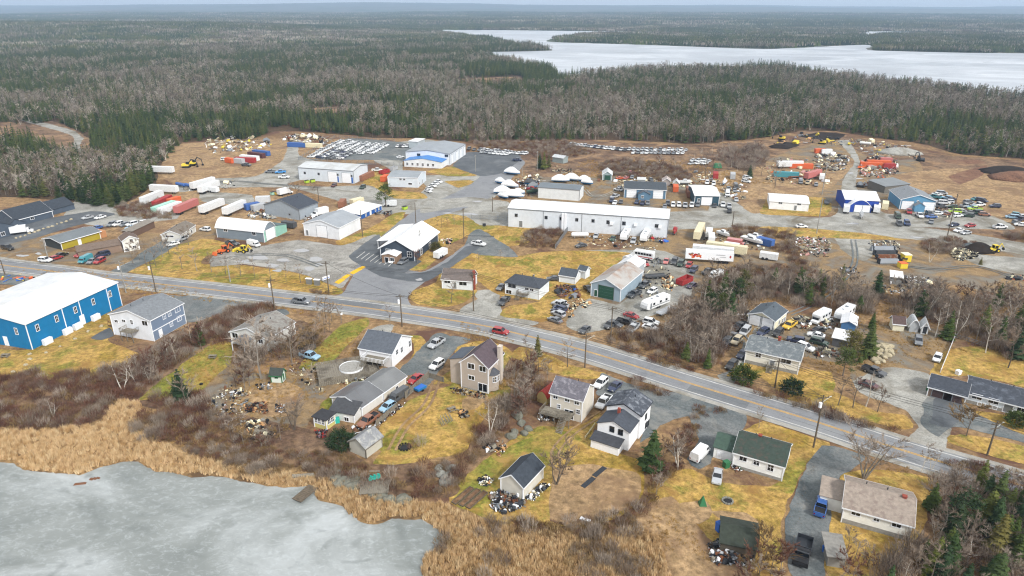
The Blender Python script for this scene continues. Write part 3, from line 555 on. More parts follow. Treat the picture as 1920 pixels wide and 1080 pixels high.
def deck(bd, side, x0, x1, d_, z, rail='greywood', floor='greywood', stairs=None, posts=True):
    """raised timber deck on the front (d_ metres deep) with rail and optional stairs at x"""
    f = MB(); n = int((x1 - x0) / .3)
    for i in range(n): f.box(x0 + i * (x1 - x0) / n, x0 + (i + .9) * (x1 - x0) / n, -d_, -.1, z - .06, z)
    rl = MB(); ps = []
    for x in (x0, x1): rl.box(x - .04, x + .04, -d_, -.1, z + .9, z + .98)
    rl.box(x0, x1, -d_ - .04, -d_ + .04, z + .98, z + 1.04)
    k = int((x1 - x0) / .35)
    for i in range(k + 1): rl.box(x0 + i * (x1 - x0) / k - .03, x0 + i * (x1 - x0) / k + .03, -d_ - .03, -d_ + .03, z, z + .98)
    k = int(d_ / .4)
    for x in (x0, x1):
        for i in range(k): rl.box(x - .03, x + .03, -d_ + (i + .5) * d_ / k - .03, -d_ + (i + .5) * d_ / k + .03, z, z + .9)
    T = {'f': Matrix.Identity(4), 'l': Matrix.Translation((0, bd['D'], 0)) @ Matrix.Rotation(-PI / 2, 4, 'Z'), 'r': Matrix.Translation((bd['W'], 0, 0)) @ Matrix.Rotation(PI / 2, 4, 'Z')}[side]
    dk = link('deck', f.mesh('deck', floor), bd['root']); dk.matrix_local = T
    link('railing', rl.mesh('railing', rail), dk)
    pb = MB(); pb.box(-.07, .07, -d_ + .05, -d_ + .19, 0, z - .06); pm = pb.mesh('support', floor)
    for x in (x0 + .1, (x0 + x1) / 2, x1 - .1): link('support', pm, dk, (x, 0, 0))
    if stairs is not None:
        sb = MB(); ns = max(3, int(z / .2))
        for i in range(ns): sb.box(stairs - .6, stairs + .6, -d_ - (i + 1) * .28, -d_ - i * .28 - .02, z - (i + 1) * z / (ns + 1) - .05, z - (i + 1) * z / (ns + 1))
        for x in (stairs - .65, stairs + .65): sb.cyl((x, -d_, z - .1), (x, -d_ - ns * .28, .1), .06, n=4); sb.cyl((x, -d_, z + .9), (x, -d_ - ns * .28, .95), .04, n=4)
        link('stairs', sb.mesh('stairs', floor), dk)
def W_(x, y, z=1.2, w_=1.1, h_=1.2, side='f', **k): return (side, x, y, w_, h_)
Wn = lambda x, y, w_=1.1, h_=1.2, s='f': (s, x, y, w_, h_)
Dr = lambda x, y, s='f', c='white', w_=1.0, h_=2.1: (s, x, y, w_, h_, 'door', 'white', c)
Gd = lambda x, y, w_=3.6, h_=3.4, s='f', c='white': (s, x, y, w_, h_, 'garage_door', 'steel', c)
plain('blue', '2b62b0', .5); plain('dgreen', '1f4a3a', .6); plain('dbrown', '4a3b3b', .6); plain('dark', '2b2f35', .6); plain('brick', '8a4436', .9); plain('bluewall', '1f6fa8', .6); plain('mint', '8fc4b4', .6)
plain('siding_tan', 'b5a99e', .7); plain('cream', 'e6dfbf', .6); plain('yellowt', 'd8c13e', .6); plain('redp', 'a82018', .5); plain('greenp', '2f6b46', .5); plain('tarp_blue', '2a62b8', .5); plain('orange', 'd0632c', .6); plain('brown', '6e4a34', .8)
BL = {}
B = building
# --- left side ---
x = B('warehouse', 'big bright blue metal warehouse with a white roof at the left edge', 'warehouse', a=(47, 608), b=(219, 530), d=(-70, 576), g=('a', (58, 656)), rise=1.6, wall='0f73a8', ribs=('X', 4), rm='metaly', rc='d3d6d9', stain='bfc1c0', over=.3,
      ops=[Wn(70, 614.6, .8, 1.7), Wn(106, 597.5, .8, 1.7), Wn(141, 581, .8, 1.7), Wn(174.6, 565.6, .8, 1.7), Wn(206, 551, .8, 1.7), Dr(155, 601, w_=1.3, h_=2.6), Wn(30.5, 621, .8, 1.7, 'l'), Dr(13, 644, 'l', w_=1.2, h_=2.4)])
BL['blue'] = x
for px in (121, 156, 213):
    s, z = hit(x, 'f', px, 600); tb = MB(); tb.box(s - .12, s + .12, -.07, 0, 0, x['h']); link('downpipe', tb.mesh('downpipe', 'white'), x['root'])
for px, py in ((85, 640), (123, 621.5), (142, 612), (176, 597)):
    s, z = hit(x, 'f', px, py); ab = MB(); ab.box(s - 1.2, s + 1.2, -1.3, -.3, 0, 1.6); ab.box(s - .8, s + .8, -1.4, -1.3, .3, 1.3)
    a_ = link('ac_unit', ab.mesh('ac_unit', 'white'), None); a_.matrix_world = x['M']; a_['label'] = 'white air handling cabinet at the foot of the blue warehouse wall'; a_['category'] = 'air conditioner'; a_['group'] = 'cabinets along the blue warehouse'; ORD.append(a_)
    a_.location = x['M'] @ Vector((s, -.8, 0)); a_.data.transform(Matrix.Translation((-s, .8, 0)))
for k in range(2):
    s = x['W'] - 9 - k * 16; wingbox(x, s, s + 5, x['D'], x['D'] + 1.8, x['h'] - 1.2, '0f73a8', 'e6e8ea', 'shed_b', .5, rm='metal', name='rear_canopy')
x = B('apartment_house', 'two storey house, white gable side and blue grey front, beside the blue warehouse', 'house', a=(281, 601), b=(342, 569), d=(203, 590), g=('a', (287.5, 640)), rise=2.0, wall='dfe4ea', rc='7d8287',
      ops=[Wn(307.5, 593.5, .9, 1.3), Wn(317.5, 588, .9, 1.3), Wn(332.5, 580, 1.6, 1.4), Wn(321, 607.5, .9, 1.2), Wn(336, 597, 1.4, 1.3), Dr(300, 618), Wn(218, 602, 1.1, .7, 'l'), Wn(232, 601.5, 1.1, .7, 'l'), Wn(247, 604, .8, 1.2, 'l'), Wn(271.5, 606, 1.7, 1.3, 'l'), Dr(236, 625, 'l')])
fb = MB(); fb.box(.12, x['W'] - .12, -.035, -.004, .1, x['h'] - .1); link('front_siding', fb.mesh('front_siding', wallm('76869c')), x['root']); tb = MB(); tb.box(0, x['W'], -.06, -.036, 2.7, 2.95); link('band_trim', tb.mesh('band_trim', 'white'), x['root'])
deck(x, 'l', x['D'] * .38, x['D'] * .68, 2.6, 2.8)
x = B('office_building', 'dark slate blue building with white trim behind the boulder row, top left', 'building', a=(29, 413), b=(97, 395), dep=13, g=('b', (98, 407)), rise=3.4, wall='4f5a68', rc='3c434c', rm='shingle', ops=[Wn(60, 408, 1.4, 1.4)])
wingbox(x, x['W'] + .02, x['W'] + 12, 3, 14, x['h'] - .5, '4f5a68', '3c434c', 'gable_u', 2.6)
wingbox(x, -22, -6, -9, 6, x['h'] + .5, '4f5a68', '3c434c', 'gable_v', 4.2, ops=((-16, 3.4, 1.8, 1.4, 'window', 'glass'), (-16, 1.4, 1.8, 1.3, 'window', 'glass'), (-11, 1.5, 1.4, 1.3, 'window', 'glass')))
wingbox(x, -6, .5, -4.5, 2, x['h'] - .3, '4f5a68', '3c434c', 'gable_v', 2.0, ops=((-3, 1.4, 1.4, 1.4, 'window', 'glass'),))
x = B('shop_building', 'long low building with a yellow front, black end wall and grey roof', 'building', a=(113.5, 454.6), b=(186, 434), d=(76, 449), g=('a', (114.6, 469)), rise=1.0, wall='3a3f3f', ribs=('Z', 3), rc='6d7478', rm='metal', over=.6, ops=[Dr(150, 456)])
fb = MB(); fb.box(.1, x['W'] - .1, -.04, -.004, .1, x['h'] - .1); link('front_siding', fb.mesh('front_siding', wallm('a8982f')), x['root']); fb = MB(); fb.box(x['W'] + .02, x['W'] + 2.6, .2, 5, .1, x['h'] - .3); link('end_annex', fb.mesh('end_annex', wallm('b9855c')), x['root'])
x = B('cottage', 'small white cottage with a brown roof between the bare trees and the road', 'house', a=(229, 452), b=(258, 447), d=(225, 444), g=('a', (232, 473)), rise=1.4, roof='gable_v', wall='dedcd4', rc='6f5f55', ops=[Wn(246, 451, 1.0, 1.1), Wn(237, 469, 1.2, .9), Wn(252, 463, 1, 1)])
wingbox(x, -14, -.4, 1.5, 9, 2.6, '8a7565', '76675c', 'gable_u', 1.2)
x = B('bungalow', 'pale bungalow with a grey brown roof at the top of the side drive', 'house', a=(338, 440), b=(365, 422), d=(307, 437), g=('a', (341, 453)), rise=1.5, wall='d4d3cc', rc='7b7369', ops=[Wn(345, 444, 1.4, 1.1), Wn(352, 439, 1.4, 1.1), Wn(359, 434, 1.2, 1.1), Wn(318, 443, 3, .6, 'l')])
x = B('storage_shed', 'long narrow flat brown shed beside the row of parked cars', 'shed', a=(247, 434), b=(288.5, 414.6), dep=4, h=2.6, roof='flat', wall='6b564a', rc='8c857c', trim=None)
# --- industrial park, left to right ---
x = B('workshop', 'long grey workshop with a white arched roof and a mint green end', 'workshop', a=(404.6, 424.6), b=(493.5, 434), c=(515.4, 424), g=('a', (408, 445)), roof='arch_u', rise=2.6, wall='7d8993', ribs=('X', 5), rc='e2e5e6', rm='metaly',
      ops=[Wn(423, 431, 1.6, 1.3), Wn(476, 437.5, 1.6, 1.3), Gd(508, 441, 5.5, 4.2, 'r')])
fb = MB(); fb.box(x['W'] + .004, x['W'] + .04, .12, x['D'] - .1, .1, x['h'] - .1); link('end_siding', fb.mesh('end_siding', wallm('8fbfb0')), x['root']); wingbox(x, x['W'] - 9, x['W'] + .2, x['D'] + .05, x['D'] + 7, x['h'] - 1.2, '8fbfb0', '5f6f72', 'shed_b', 1.4)
x = B('metal_shed', 'white gabled metal shed with one garage door in its front, above the wet yard', 'workshop', a=(569, 419), b=(635, 427), c=(678, 408), g=('b', (633, 450)), roof='gable_v', rise=2.2, wall='dfe3e8', ribs=('X', 5), rc='969ca2', rm='metal', ops=[Gd(604, 438.5, 4.6, 4.6), Dr(576, 434, c='steel'), Wn(603, 424, .5, .4)])
x = B('metal_shed', 'dark roofed grey metal shed behind the white gabled shed', 'workshop', a=(495.6, 383), b=(560, 392.5), c=(597.7, 380), g=('b', (561, 413)), roof='gable_v', rise=3.0, wall='9aa3ab', ribs=('X', 5), rc='454b55', trim='steel', ops=[Wn(543, 402, .8, .6)])
x = B('office_hut', 'small building with blue walls and a flat white roof beside the pine', 'building', a=(676, 403), b=(715.4, 385), d=(651, 390), g=('a', (679, 411)), roof='shed', rise=.6, wall='2458a0', ribs=('X', 3), rc='e4e7ea', rm='metal', ops=[Dr(695, 402), Wn(686, 403, .7, 1), Wn(704, 394, .7, 1), Wn(710, 391, .7, 1)])
x = B('warehouse', 'long white warehouse with two garage doors and blue doors', 'warehouse', a=(558.5, 314), b=(662, 321), c=(687, 309), g=('b', (663, 344.6)), rise=1.3, wall='ced6de', ribs=('X', 4), rc='c2c6c8', stain='a9abab', rm='metaly', over=.2, trim='steel',
      ops=[Gd(624, 333.5, 5, 5), Gd(650, 335.6, 5, 5), Dr(633.5, 338.5, c='blue', h_=3, w_=1.4), Dr(660, 340, c='blue', h_=3, w_=1.4), Wn(571.5, 324, 1, 1), Wn(597.5, 326, 1, 1), Wn(633, 327.5, .9, .9), Wn(659, 330, .9, .9)])
x = B('warehouse', 'large white warehouse with a low gable and a blue roofed office in front', 'warehouse', a=(760, 285), b=(843, 289), c=(874.6, 270.6), g=('b', (843, 310)), roof='gable_v', rise=1.5, wall='d9dfe6', ribs=('X', 4), rc='8f969d', rm='metal', over=.2, trim='steel',
      ops=[Wn(785, 290, 1.8, 1.2), Wn(837, 292, 1.8, 1.2), Gd(848, 300, 4, 5, 'r'), Gd(857, 295, 4, 5, 'r'), Gd(864, 291, 4, 5, 'r'), Gd(871, 287, 4, 5, 'r')])
wd = x['W']; wingbox(x, wd * .1, wd * .93, -9, -.05, 3.4, 'dfe4e8', '3f7ec2', 'gable_v', 1.6, rm='metal', name='office_annex', ops=[(wd * (.17 + .115 * i), 1.7, 1.1, 1.4, 'window', 'glass') for i in range(6)])
x = B('office_building', 'small white building with a low grey roof in front of the large warehouse', 'building', a=(727, 332), b=(783, 334), c=(803.7, 321.7), g=('b', (784, 352)), rise=1.2, wall='ced7df', ribs=('X', 4), rc='8d949a', rm='metaly', over=.2, ops=[Wn(751, 336, 1.1, .9), Wn(758, 336.5, 1.1, .9), Wn(769, 344.5, 1.8, .9), Wn(786, 343.5, 1, .9, 'r'), Dr(792, 340, 'r', c='steel')])
x = B('utility_hut', 'small white roofed hut at the forest edge left of the large warehouse', 'hut', a=(766, 265), b=(783, 266), c=(790, 260), h=4, roof='flat', wall='aab4bb', rc='e5e8ea', trim=None)
x = B('utility_hut', 'small grey hut standing behind the dark spruce clump', 'hut', a=(1036, 294), b=(1056, 297), dep=5, h=3.0, roof='gable_u', rise=1, wall='8e9898', rc='c3c7ca', trim=None)
x = B('warehouse', 'very long white metal warehouse with grey trim in the middle of the estate', 'warehouse', a=(952.7, 390.4), b=(1253.5, 411), d=(970, 373.7), g=('a', (953.7, 424.8)), rise=1.3, wall='d5dbe1', ribs=('X', 4), rc='dfe3e6', rm='metaly', over=.25, trim='steel',
      ops=[Wn(968, 403.5, 1, 1.1), Wn(1024, 407.8, 1, 1.1), Wn(1052, 410, 1, 1.1), Wn(1081.5, 412, 1, 1.1), Wn(1112, 414, 1, 1.1), Wn(1140, 416.5, 1, 1.3), Wn(1170, 418.8, 1.2, 1.3), Wn(1231.5, 423.5, 1.3, 1.2), Dr(976.5, 420, c='steel', w_=1.4, h_=2.6)])
for px in (1018.5, 1090.8, 1164.6):
    s, z = hit(x, 'f', px, 415); tb = MB(); tb.box(s - .1, s + .1, -.08, 0, 0, x['h'] - .05); link('downpipe', tb.mesh('downpipe', 'steel'), x['root'])
for px in (1056, 1061):
    s, z = hit(x, 'f', px, 415); tb = MB(); tb.box(s - .5, s + .4, -1.0, -.1, 0, x['h'] - .4); link('exhaust_duct', tb.mesh('exhaust_duct', 'white'), x['root'])
for px, py in ((1192, 421), (1237.5, 425), (1147, 418.5)):
    s, z = hit(x, 'f', px, py); tb = MB(); tb.box(s - .6, s + .6, -.7, -.05, z - .5, z + .5); link('ac_unit', tb.mesh('ac_unit', 'white'), x['root'])
x = B('metal_shed', 'white metal shed with a dark grey roof behind the very long warehouse', 'workshop', a=(1009, 351), b=(1086.7, 356.7), c=(1096.5, 347.7), g=('b', (1086.7, 377)), rise=.9, wall='dde1e2', ribs=('X', 4), rc='6b747b', rm='metaly', over=.2, trim='steel')
x = B('garage_shed', 'little grey gabled shed with an open garage door beside the bush strip', 'shed', a=(1130, 327), b=(1147.5, 327.5), dep=8, h=3, roof='gable_v', rise=1.6, wall='93a5a6', rc='cfd3d4', ops=[Gd(1139, 334, 3, 2.4, c='dgreen')])
x = B('workshop', 'blue grey workshop with a dark roof and two white garage doors', 'workshop', a=(1171, 354), b=(1249, 357), c=(1254.6, 342.5), g=('b', (1249, 373.7)), rise=1.5, wall='5d7d96', rc='4b5259', ops=[Gd(1184, 363, 4.4, 3.8), Gd(1233.7, 366.5, 4.4, 3.8)])
wd = x['W']; wingbox(x, wd * .34, wd * .62, -3.2, -.05, 2.8, '5d7d96', '596069', 'gable_v', 1.3, name='porch', ops=((wd * .44, 1.6, 1, 1, 'window', 'glass'),))
x = B('workshop', 'dark teal workshop with a white roof and one white garage door', 'workshop', a=(1303.5, 366.5), b=(1349, 367.5), d=(1304.6, 347.7), g=('a', (1303.5, 385)), rise=1.3, wall='2f4d5c', rc='e8eaeb', rm='metaly', ops=[Gd(1325, 377, 4.6, 3.6), Wn(1310, 377, .9, 2.2)])
x = B('office_building', 'plain white building with a white roof on its own dry lawn', 'building', a=(1444, 377), b=(1517, 382), d=(1446, 363), g=('a', (1444, 391.5)), rise=1.0, wall='eef0f2', rc='e9ebec', rm='metaly', over=.3, ops=[Wn(1463.5, 379.8, 1.5, 1.1), Wn(1498.5, 382, 1.5, 1.1), Dr(1491.5, 388.5, c='steel')])
for i, (px, py, w_, l_, lab, wc) in enumerate([(1203, 337, 6, 5, 'white open fronted shed behind the blue grey workshop', 'b9bdbd'), (1250, 339, 6, 5, 'small brown gabled shed behind the blue grey workshop', 'a39a96'), (1268, 343, 4.5, 4, 'small pale green shed right of the brown gabled shed', 'a9b3a6')]):
    a_ = W(px - 6, py, 2.4)
    B('garden_shed', lab, 'shed', a=(px - w_ * 1.2, py), b=(px + w_ * 1.2, py + .6), dep=l_, h=2.5, roof='gable_v' if i else 'flat', rise=1.3, wall=wc, rc='b5a9a4' if i == 1 else 'cfd2d2', corner=False)
x = B('storage_building', 'blue walled storage building with a white roof behind the blue arched tent', 'building', a=(1585.6, 373.7), b=(1649, 377), d=(1587.7, 357), h=4.6, rise=2.0, wall='22449a', ribs=('X', 4), rc='dfe1e5', rm='metaly', trim=None)
x = B('arched_tent', 'arched fabric garage with a blue front and two white doors', 'tent', a=(1591, 388), b=(1634.6, 390), dep=10, h=2.2, roof='arch_v', rise=3.2, wall='22449a', ribs=('X', 4), rc='e9ebef', rm='metal', over=.1, trim='white', corner=False, ops=[Gd(1608, 396, 3, 3), Gd(1623, 397, 3, 3)])
x = B('workshop', 'sky blue gabled workshop with two garage doors and a small porch gable', 'workshop', a=(1690, 373.7), b=(1755.4, 377), d=(1672, 356), g=('a', (1688.7, 392.5)), roof='gable_v', rise=2.3, wall='5e93b5', rc='878c91', ops=[Gd(1701, 386, 4.6, 3.6), Gd(1741, 388.5, 4.6, 3.6), Wn(1721, 377, .6, .5)])
wd = x['W']; wingbox(x, wd * .37, wd * .66, -2.6, -.05, 2.6, '5e93b5', '878c91', 'gable_v', 1.3, name='porch')
B('lean_to', 'grey corrugated open shed leaning behind the sky blue workshop', 'shed', a=(1660, 350), b=(1706, 345), dep=10, h=3.2, roof='shed', rise=.8, wall='6d6a64', rc='787d80', rm='metal', trim=None)
# --- centre ---
x = B('restaurant', 'dark walled restaurant with a big white gabled roof by the parking bays', 'restaurant', a=(713, 464), b=(776.7, 470), c=(821.5, 434.4), h=3.9, roof='gable_v', rise=3.4, wall='3a4552', rc='eef0f2', rm='metal', over=.7, ops=[Wn(728, 471, 1.6, 1.5), Wn(768, 477, 1.6, 1.8), Wn(790, 472, 1.6, 2, 'r'), Wn(806, 461, 1.6, 2, 'r')])
wd = x['W']; wingbox(x, wd * .2, wd * .62, -4.5, -.05, 2.9, '8d735e', 'f0f1f2', 'gable_v', .7, rm='metal', name='entrance_porch', ops=((wd * .34, 1.2, 1.2, 2, 'door', 'glass'), (wd * .5, 1.6, 1.4, 1.2, 'window', 'glass')))
wingbox(x, -5.5, -.05, 9, 19, 2.9, None, 'eef0f2', 'shed_l', .8, rm='metal', name='side_canopy')
wingbox(x, -5.5, -.05, 19.5, 29, 2.9, 'c7ccd0', 'eef0f2', 'shed_l', .9, rm='metal', name='side_wing')
x = B('bungalow', 'white bungalow with a brown grey roof and a brick chimney on the corner lawn', 'house', a=(828.7, 523), b=(885, 527), c=(897, 514), g=('a', (829.8, 540.6)), rise=2.4, wall='d9dee2', rc='716864', ops=[Wn(838.5, 527, 1.9, 1.3), Wn(868, 531, 2.4, 1.4), Dr(853, 532, c='steel')])
cb = MB(); cb.box(x['W'] + .02, x['W'] + .75, .6, 1.6, 0, x['h'] + 3.0); link('chimney', cb.mesh('chimney', 'brick'), x['root'])
x = B('bungalow', 'white hip roofed bungalow with dark shingles and wooden front stairs', 'house', a=(947.5, 529), b=(1011, 540.6), c=(1026.7, 525), g=('b', (1010, 562.5)), roof='hip', rise=1.8, wall='dfe6ea', rc='474c54', ops=[Wn(960, 536, 2.6, 1.3), Wn(988, 542, 1.2, .7), Wn(997, 543.4, 1.2, .7), Dr(976, 545), Wn(954, 550, 1.8, 1.2)], chim=[(1001, 521, .2, .15, 'steel')])
deck(x, 'f', x['W'] * .4, x['W'] * .72, 1.6, 1.4, stairs=x['W'] * .47)
x = B('garden_shed', 'white gabled garden shed with a dark roof beside the scrap heap', 'shed', a=(1049, 515), b=(1078.7, 519.6), c=(1090, 510), g=('b', (1078.7, 533)), rise=1.5, wall='dfe5ea', rc='4d545c')
x = B('garden_shed', 'small white shed tucked behind the white gabled garden shed', 'shed', a=(1085, 505), b=(1098, 508), c=(1100, 502), h=2.8, rise=1, wall='dfe5ea', rc='525a62')
x = B('barn', 'blue grey barn with a rusty pale roof and a green garage door', 'barn', a=(1109, 530), b=(1164, 541.7), c=(1203.5, 508), g=('b', (1163, 566.7)), roof='gable_v', rise=2.2, wall='93a5b2', ribs=('X', 4), rc='a9a6a2', rm='metaly', stain='8b7260', ops=[Gd(1136, 551, 5, 4, c='dgreen'), Dr(1117, 550.5, c='dgreen')])
wingbox(x, x['W'] * .1, x['W'] * .8, x['D'] + .05, x['D'] + 7, x['h'] + .5, 'aeb4b8', 'dadddf', 'gable_v', 1.8, rm='metal', name='rear_annex')
x = B('garage', 'cream double garage with a dark gabled roof among parked cars', 'garage', a=(1404.6, 588.5), b=(1452.5, 602), c=(1484, 585.4), g=('b', (1452.5, 620.8)), roof='gable_v', rise=1.5, wall='e0dcc4', rc='555e66', ops=[Gd(1416, 603, 3.4, 3), Gd(1440, 609, 3.4, 3), Wn(1461, 604, 1, 1.2, 'r'), Wn(1467, 601, 1, 1.2, 'r'), Wn(1475, 597, 1, 1.2, 'r')])
x = B('bungalow', 'cream bungalow with a streaked grey roof and steps beside the green shrub', 'house', a=(1399.4, 655), b=(1499.4, 677), c=(1515, 650), g=('a', (1398, 680)), rise=1.6, wall='e6e4da', rc='6b7276', stain='8b8f90', found=.9, ops=[Wn(1422, 665, 1.2, 1.4), Wn(1474, 677, 2.2, 1.3), Dr(1449, 674, c='steel')], chim=[(1461, 640, .5, .3, 'brick')])
deck(x, 'f', x['W'] * .44, x['W'] * .6, 1.4, 1.1, stairs=x['W'] * .5)
for i, (px, py, wc, rc, rf, lab) in enumerate([(1686, 606, 'dcd7bf', '5a4a48', 'gable_u', 'cream garden shed, left of the three sheds below the wood'), (1715, 608, 'a9adb0', 'b9bdbf', 'arch_v', 'round topped grey shed between the two other sheds below the wood'), (1735, 612, 'd6d9d9', 'c2c5c6', 'gable_v', 'small white shed, right of the three sheds below the wood')]):
    B('garden_shed', lab, 'shed', a=(px - 10 + i * 2, py), b=(px + 11 - i * 2, py + 2), dep=3.5, h=2.2, roof=rf, rise=1.4, wall=wc, rc=rc, corner=False, ops=[Dr(px, py + 8, c='dark')] if i == 2 else [])
# --- houses along the south side ---
x = B('house', 'old grey house with a patchy roof half hidden behind bare trees', 'house', a=(432, 622), b=(500, 636), c=(545, 603), g=('a', (435, 644)), roof='gable_v', rise=2.2, wall='d2d2cd', rc='8d8b86', stain='6a625c', ops=[Wn(441, 629, 1.8, 1.4), Wn(489, 640, 1.4, 1.2), Wn(517, 637, 1.2, 1.2, 'r')])
wingbox(x, x['W'] * .25, x['W'] * .6, -3.2, -.05, 2.6, None, '666a70', 'gable_v', 1.0, name='porch')
x = B('house', 'white house with a slate roof and a white deck above the pool deck', 'house', a=(674, 652), b=(734, 663), c=(775.8, 632), g=('b', (736, 690)), roof='gable_u', rise=2.6, wall='e8e9ec', rc='5d636c', ops=[Dr(710, 668, c='glass'), Wn(744, 660, 1, 1.2, 'r'), Wn(753, 655.5, 1, 1.4, 'r'), Wn(768, 644, 1, 1.6, 'r')])
deck(x, 'f', x['W'] * .25, x['W'] * .95, 3.2, 2.6, rail='white', stairs=x['W'] * .35)
x = B('house', 'tan two storey house with a plum roof, tall chimney and bay window', 'house', a=(864, 678), b=(915, 689.6), c=(947, 663), g=('b', (916, 738.5)), roof='gable_v', rise=2.8, wall='b3a79b', rc='5a4f55', found=.4,
      ops=[Wn(883.5, 686.5, 1.6, 1.3), Wn(904.8, 691.7, 1.6, 1.3), Wn(884, 708, 1.5, 1.0), ('f', 905, 717, 2.2, 2.1, 'sliding_door'), Wn(934, 678, .8, .8, 'r')])
bd = x; wingbox(x, -3.4, -.05, 1, x['D'] - 1, x['h'] - .6, 'b3a79b', '59606a', 'shed_l', 1.2, name='side_wing')
cb = MB(); cb.box(x['W'] + .02, x['W'] + .85, x['D'] * .62, x['D'] * .62 + 1.2, 0, x['h'] + 3.0); cb.box(x['W'] - .03, x['W'] + .92, x['D'] * .62 - .07, x['D'] * .62 + 1.27, x['h'] + 3.0, x['h'] + 3.15); link('chimney', cb.mesh('chimney', wallm('c9beb2')), x['root'])
cb = MB(); cb.cyl((x['W'] + .01, 2.3, .3), (x['W'] + .01, 2.3, 4.4), 1.5, 1.5, 8); bw = link('bay', cb.mesh('bay', wallm('b3a79b')), x['root'])
cb = MB(); cb.cyl((x['W'] + .01, 2.3, 4.4), (x['W'] + .01, 2.3, 5.6), 1.75, .5, 8); link('bay_roof', cb.mesh('bay_roof', roofm('54565c')), x['root'])
for an in (-45, 0, 45):
    o = opening(bd, 'r', 2.3, 3.3, .8, 1.3); o.matrix_local = Matrix.Translation((x['W'] + .01, 2.3, 3.3)) @ Matrix.Rotation(R(90 + an), 4, 'Z') @ Matrix.Translation((0, -1.42, 0))
x = B('house', 'beige two storey house with a mottled grey roof and back deck with stairs', 'house', a=(1033, 735.4), b=(1092, 751), c=(1120.4, 726), g=('b', (1092, 792.7)), rise=2.2, wall='cfc9bd', rc='6a6870', stain='8b8990', ops=[Wn(1041.7, 742.7, 1.0, 1.2), Wn(1063.7, 748.3, 1.0, 1.2), Wn(1081.5, 753.7, 1.0, 1.2), Wn(1048, 762, .7, .9), Wn(1084, 772, .8, 1.0), ('f', 1067, 771, 2.0, 2.1, 'sliding_door')])
deck(x, 'f', -x['W'] * .15, x['W'] * .8, 3.4, 1.9, stairs=x['W'] * .62)
x = B('house', 'white two storey house with black shingles and a small brick chimney', 'house', a=(1138, 760), b=(1201.5, 778.7), c=(1225, 754), g=('b', (1203, 823)), roof='gable_v', rise=1.6, wall='f1f3f6', rc='4b5059', stain='7d828a', trim='dark', corner=False, ops=[Wn(1211, 781, .9, 1.2, 'r'), Wn(1211, 797, .9, 1.2, 'r'), Wn(1219, 789, .9, 1.2, 'r')])
wx = x['W']; wingbox(x, .2, wx - .4, -5, -.05, x['h'] - 1.3, 'f1f3f6', '4b5059', 'gable_v', 1.5, trim='dark', ops=((wx * .45, 3.9, .8, 1.1, 'window', 'glass'), (wx * .7, 3.8, .8, 1.1, 'window', 'glass')))
wingbox(x, .0, wx * .8, -7.6, -5.05, 1.9, 'f1f3f6', '47494f', 'shed', .5, trim='dark', name='lean_to')
cb = MB(); cb.box(wx * .42, wx * .42 + .55, -2.0, -1.5, x['h'] - .5, x['h'] + 1.4); link('chimney', cb.mesh('chimney', 'brick'), x['root'])
x = B('bungalow', 'white bungalow with a mossy green roof and a brick chimney', 'house', a=(1377, 848), b=(1470.4, 875), dep=8.0, g=('b', (1466, 902.4)), rise=2.2, wall='f0f2f0', rc='3d4a43', stain='4a4640', found=.6, over=.3, ops=[Wn(1393.5, 858.5, 1.3, 1.3), Wn(1418.5, 866.5, 1.0, 1.3), Wn(1445, 876.5, 1.0, 1.5)], chim=[(1424, 826, .4, .3, 'brick')])
wingbox(x, -4.0, -.05, 1.2, 6.6, 2.5, 'f0f2f0', '465a50', 'gable_u', 1.5, ops=((-2, 1.25, 2.4, 2.1, 'garage_door', 'white'),))
x = B('bungalow', 'white bungalow with a weathered brown roof and blue shuttered windows', 'house', a=(1583.5, 950), b=(1710.6, 985), dep=9.0, g=('a', (1582, 979)), rise=2.0, wall='f1f1ea', rc='9c9085', stain='7d7068', found=.9, over=.4, ops=[Wn(1605, 962, 1.3, .9), Wn(1643.5, 973, .8, .9), Wn(1681, 984, 1.3, .9)], chim=[(1694, 940, .3, .3, 'brick')])
wingbox(x, -3.8, -.05, 2.4, 7, 2.6, 'f1f1ea', '9c9085', 'shed', .9, name='side_wing')
x = B('garden_shed', 'weathered grey shed with a flat roof left of the blue shuttered bungalow', 'shed', a=(1554, 1042), b=(1586, 1047), dep=4.6, h=2.1, roof='shed', rise=.3, wall='8c8a84', rc='8b8984', trim=None)
x = B('house', 'pale blue house with dark shingles at the right edge', 'house', a=(1813.7, 736.5), b=(1950, 771), dep=9, g=('a', (1812.7, 754)), rise=1.8, wall='dbe6ee', rc='464b54', stain='5a606a', found=.8, ops=[Wn(1832, 744, 1.8, 1.1), Wn(1863, 752.5, 1.8, 1.1), Wn(1838, 764, 0.1 + 1.2, .6), Dr(1888, 772, c='steel', w_=1.6), Wn(1915, 767, 1.4, 1.1), Wn(1859, 770, 1.5, .7)])
x = B('garage', 'brown double garage attached left of the pale blue house', 'garage', a=(1742, 725), b=(1812, 743.7), dep=7, g=('a', (1744, 741.7)), rise=1.5, wall='7d6a5c', rc='464b54', trim='white', ops=[Gd(1765.5, 742, 3.8, 2.2, c='dbrown'), Gd(1796, 750, 3.8, 2.2, c='dbrown')])
x = B('long_shed', 'long low white shed with a dark metal roof beside the wrecked cars', 'shed', a=(678, 763.5), b=(716.5, 736.5), dep=8.5, g=('a', (680, 781)), rise=1.4, wall='d9d6cf', rc='6a6c6f', rm='metaly', stain='5a5250')
x = B('long_shed', 'grey roofed shed at the uphill end of the long low shed', 'shed', a=(718.5, 735.4), b=(760, 706), dep=6.8, g=('a', (721.7, 750)), rise=1.4, wall='d9d2c4', rc='77797a', rm='metaly', ops=[Wn(744, 727, .8, .8)])
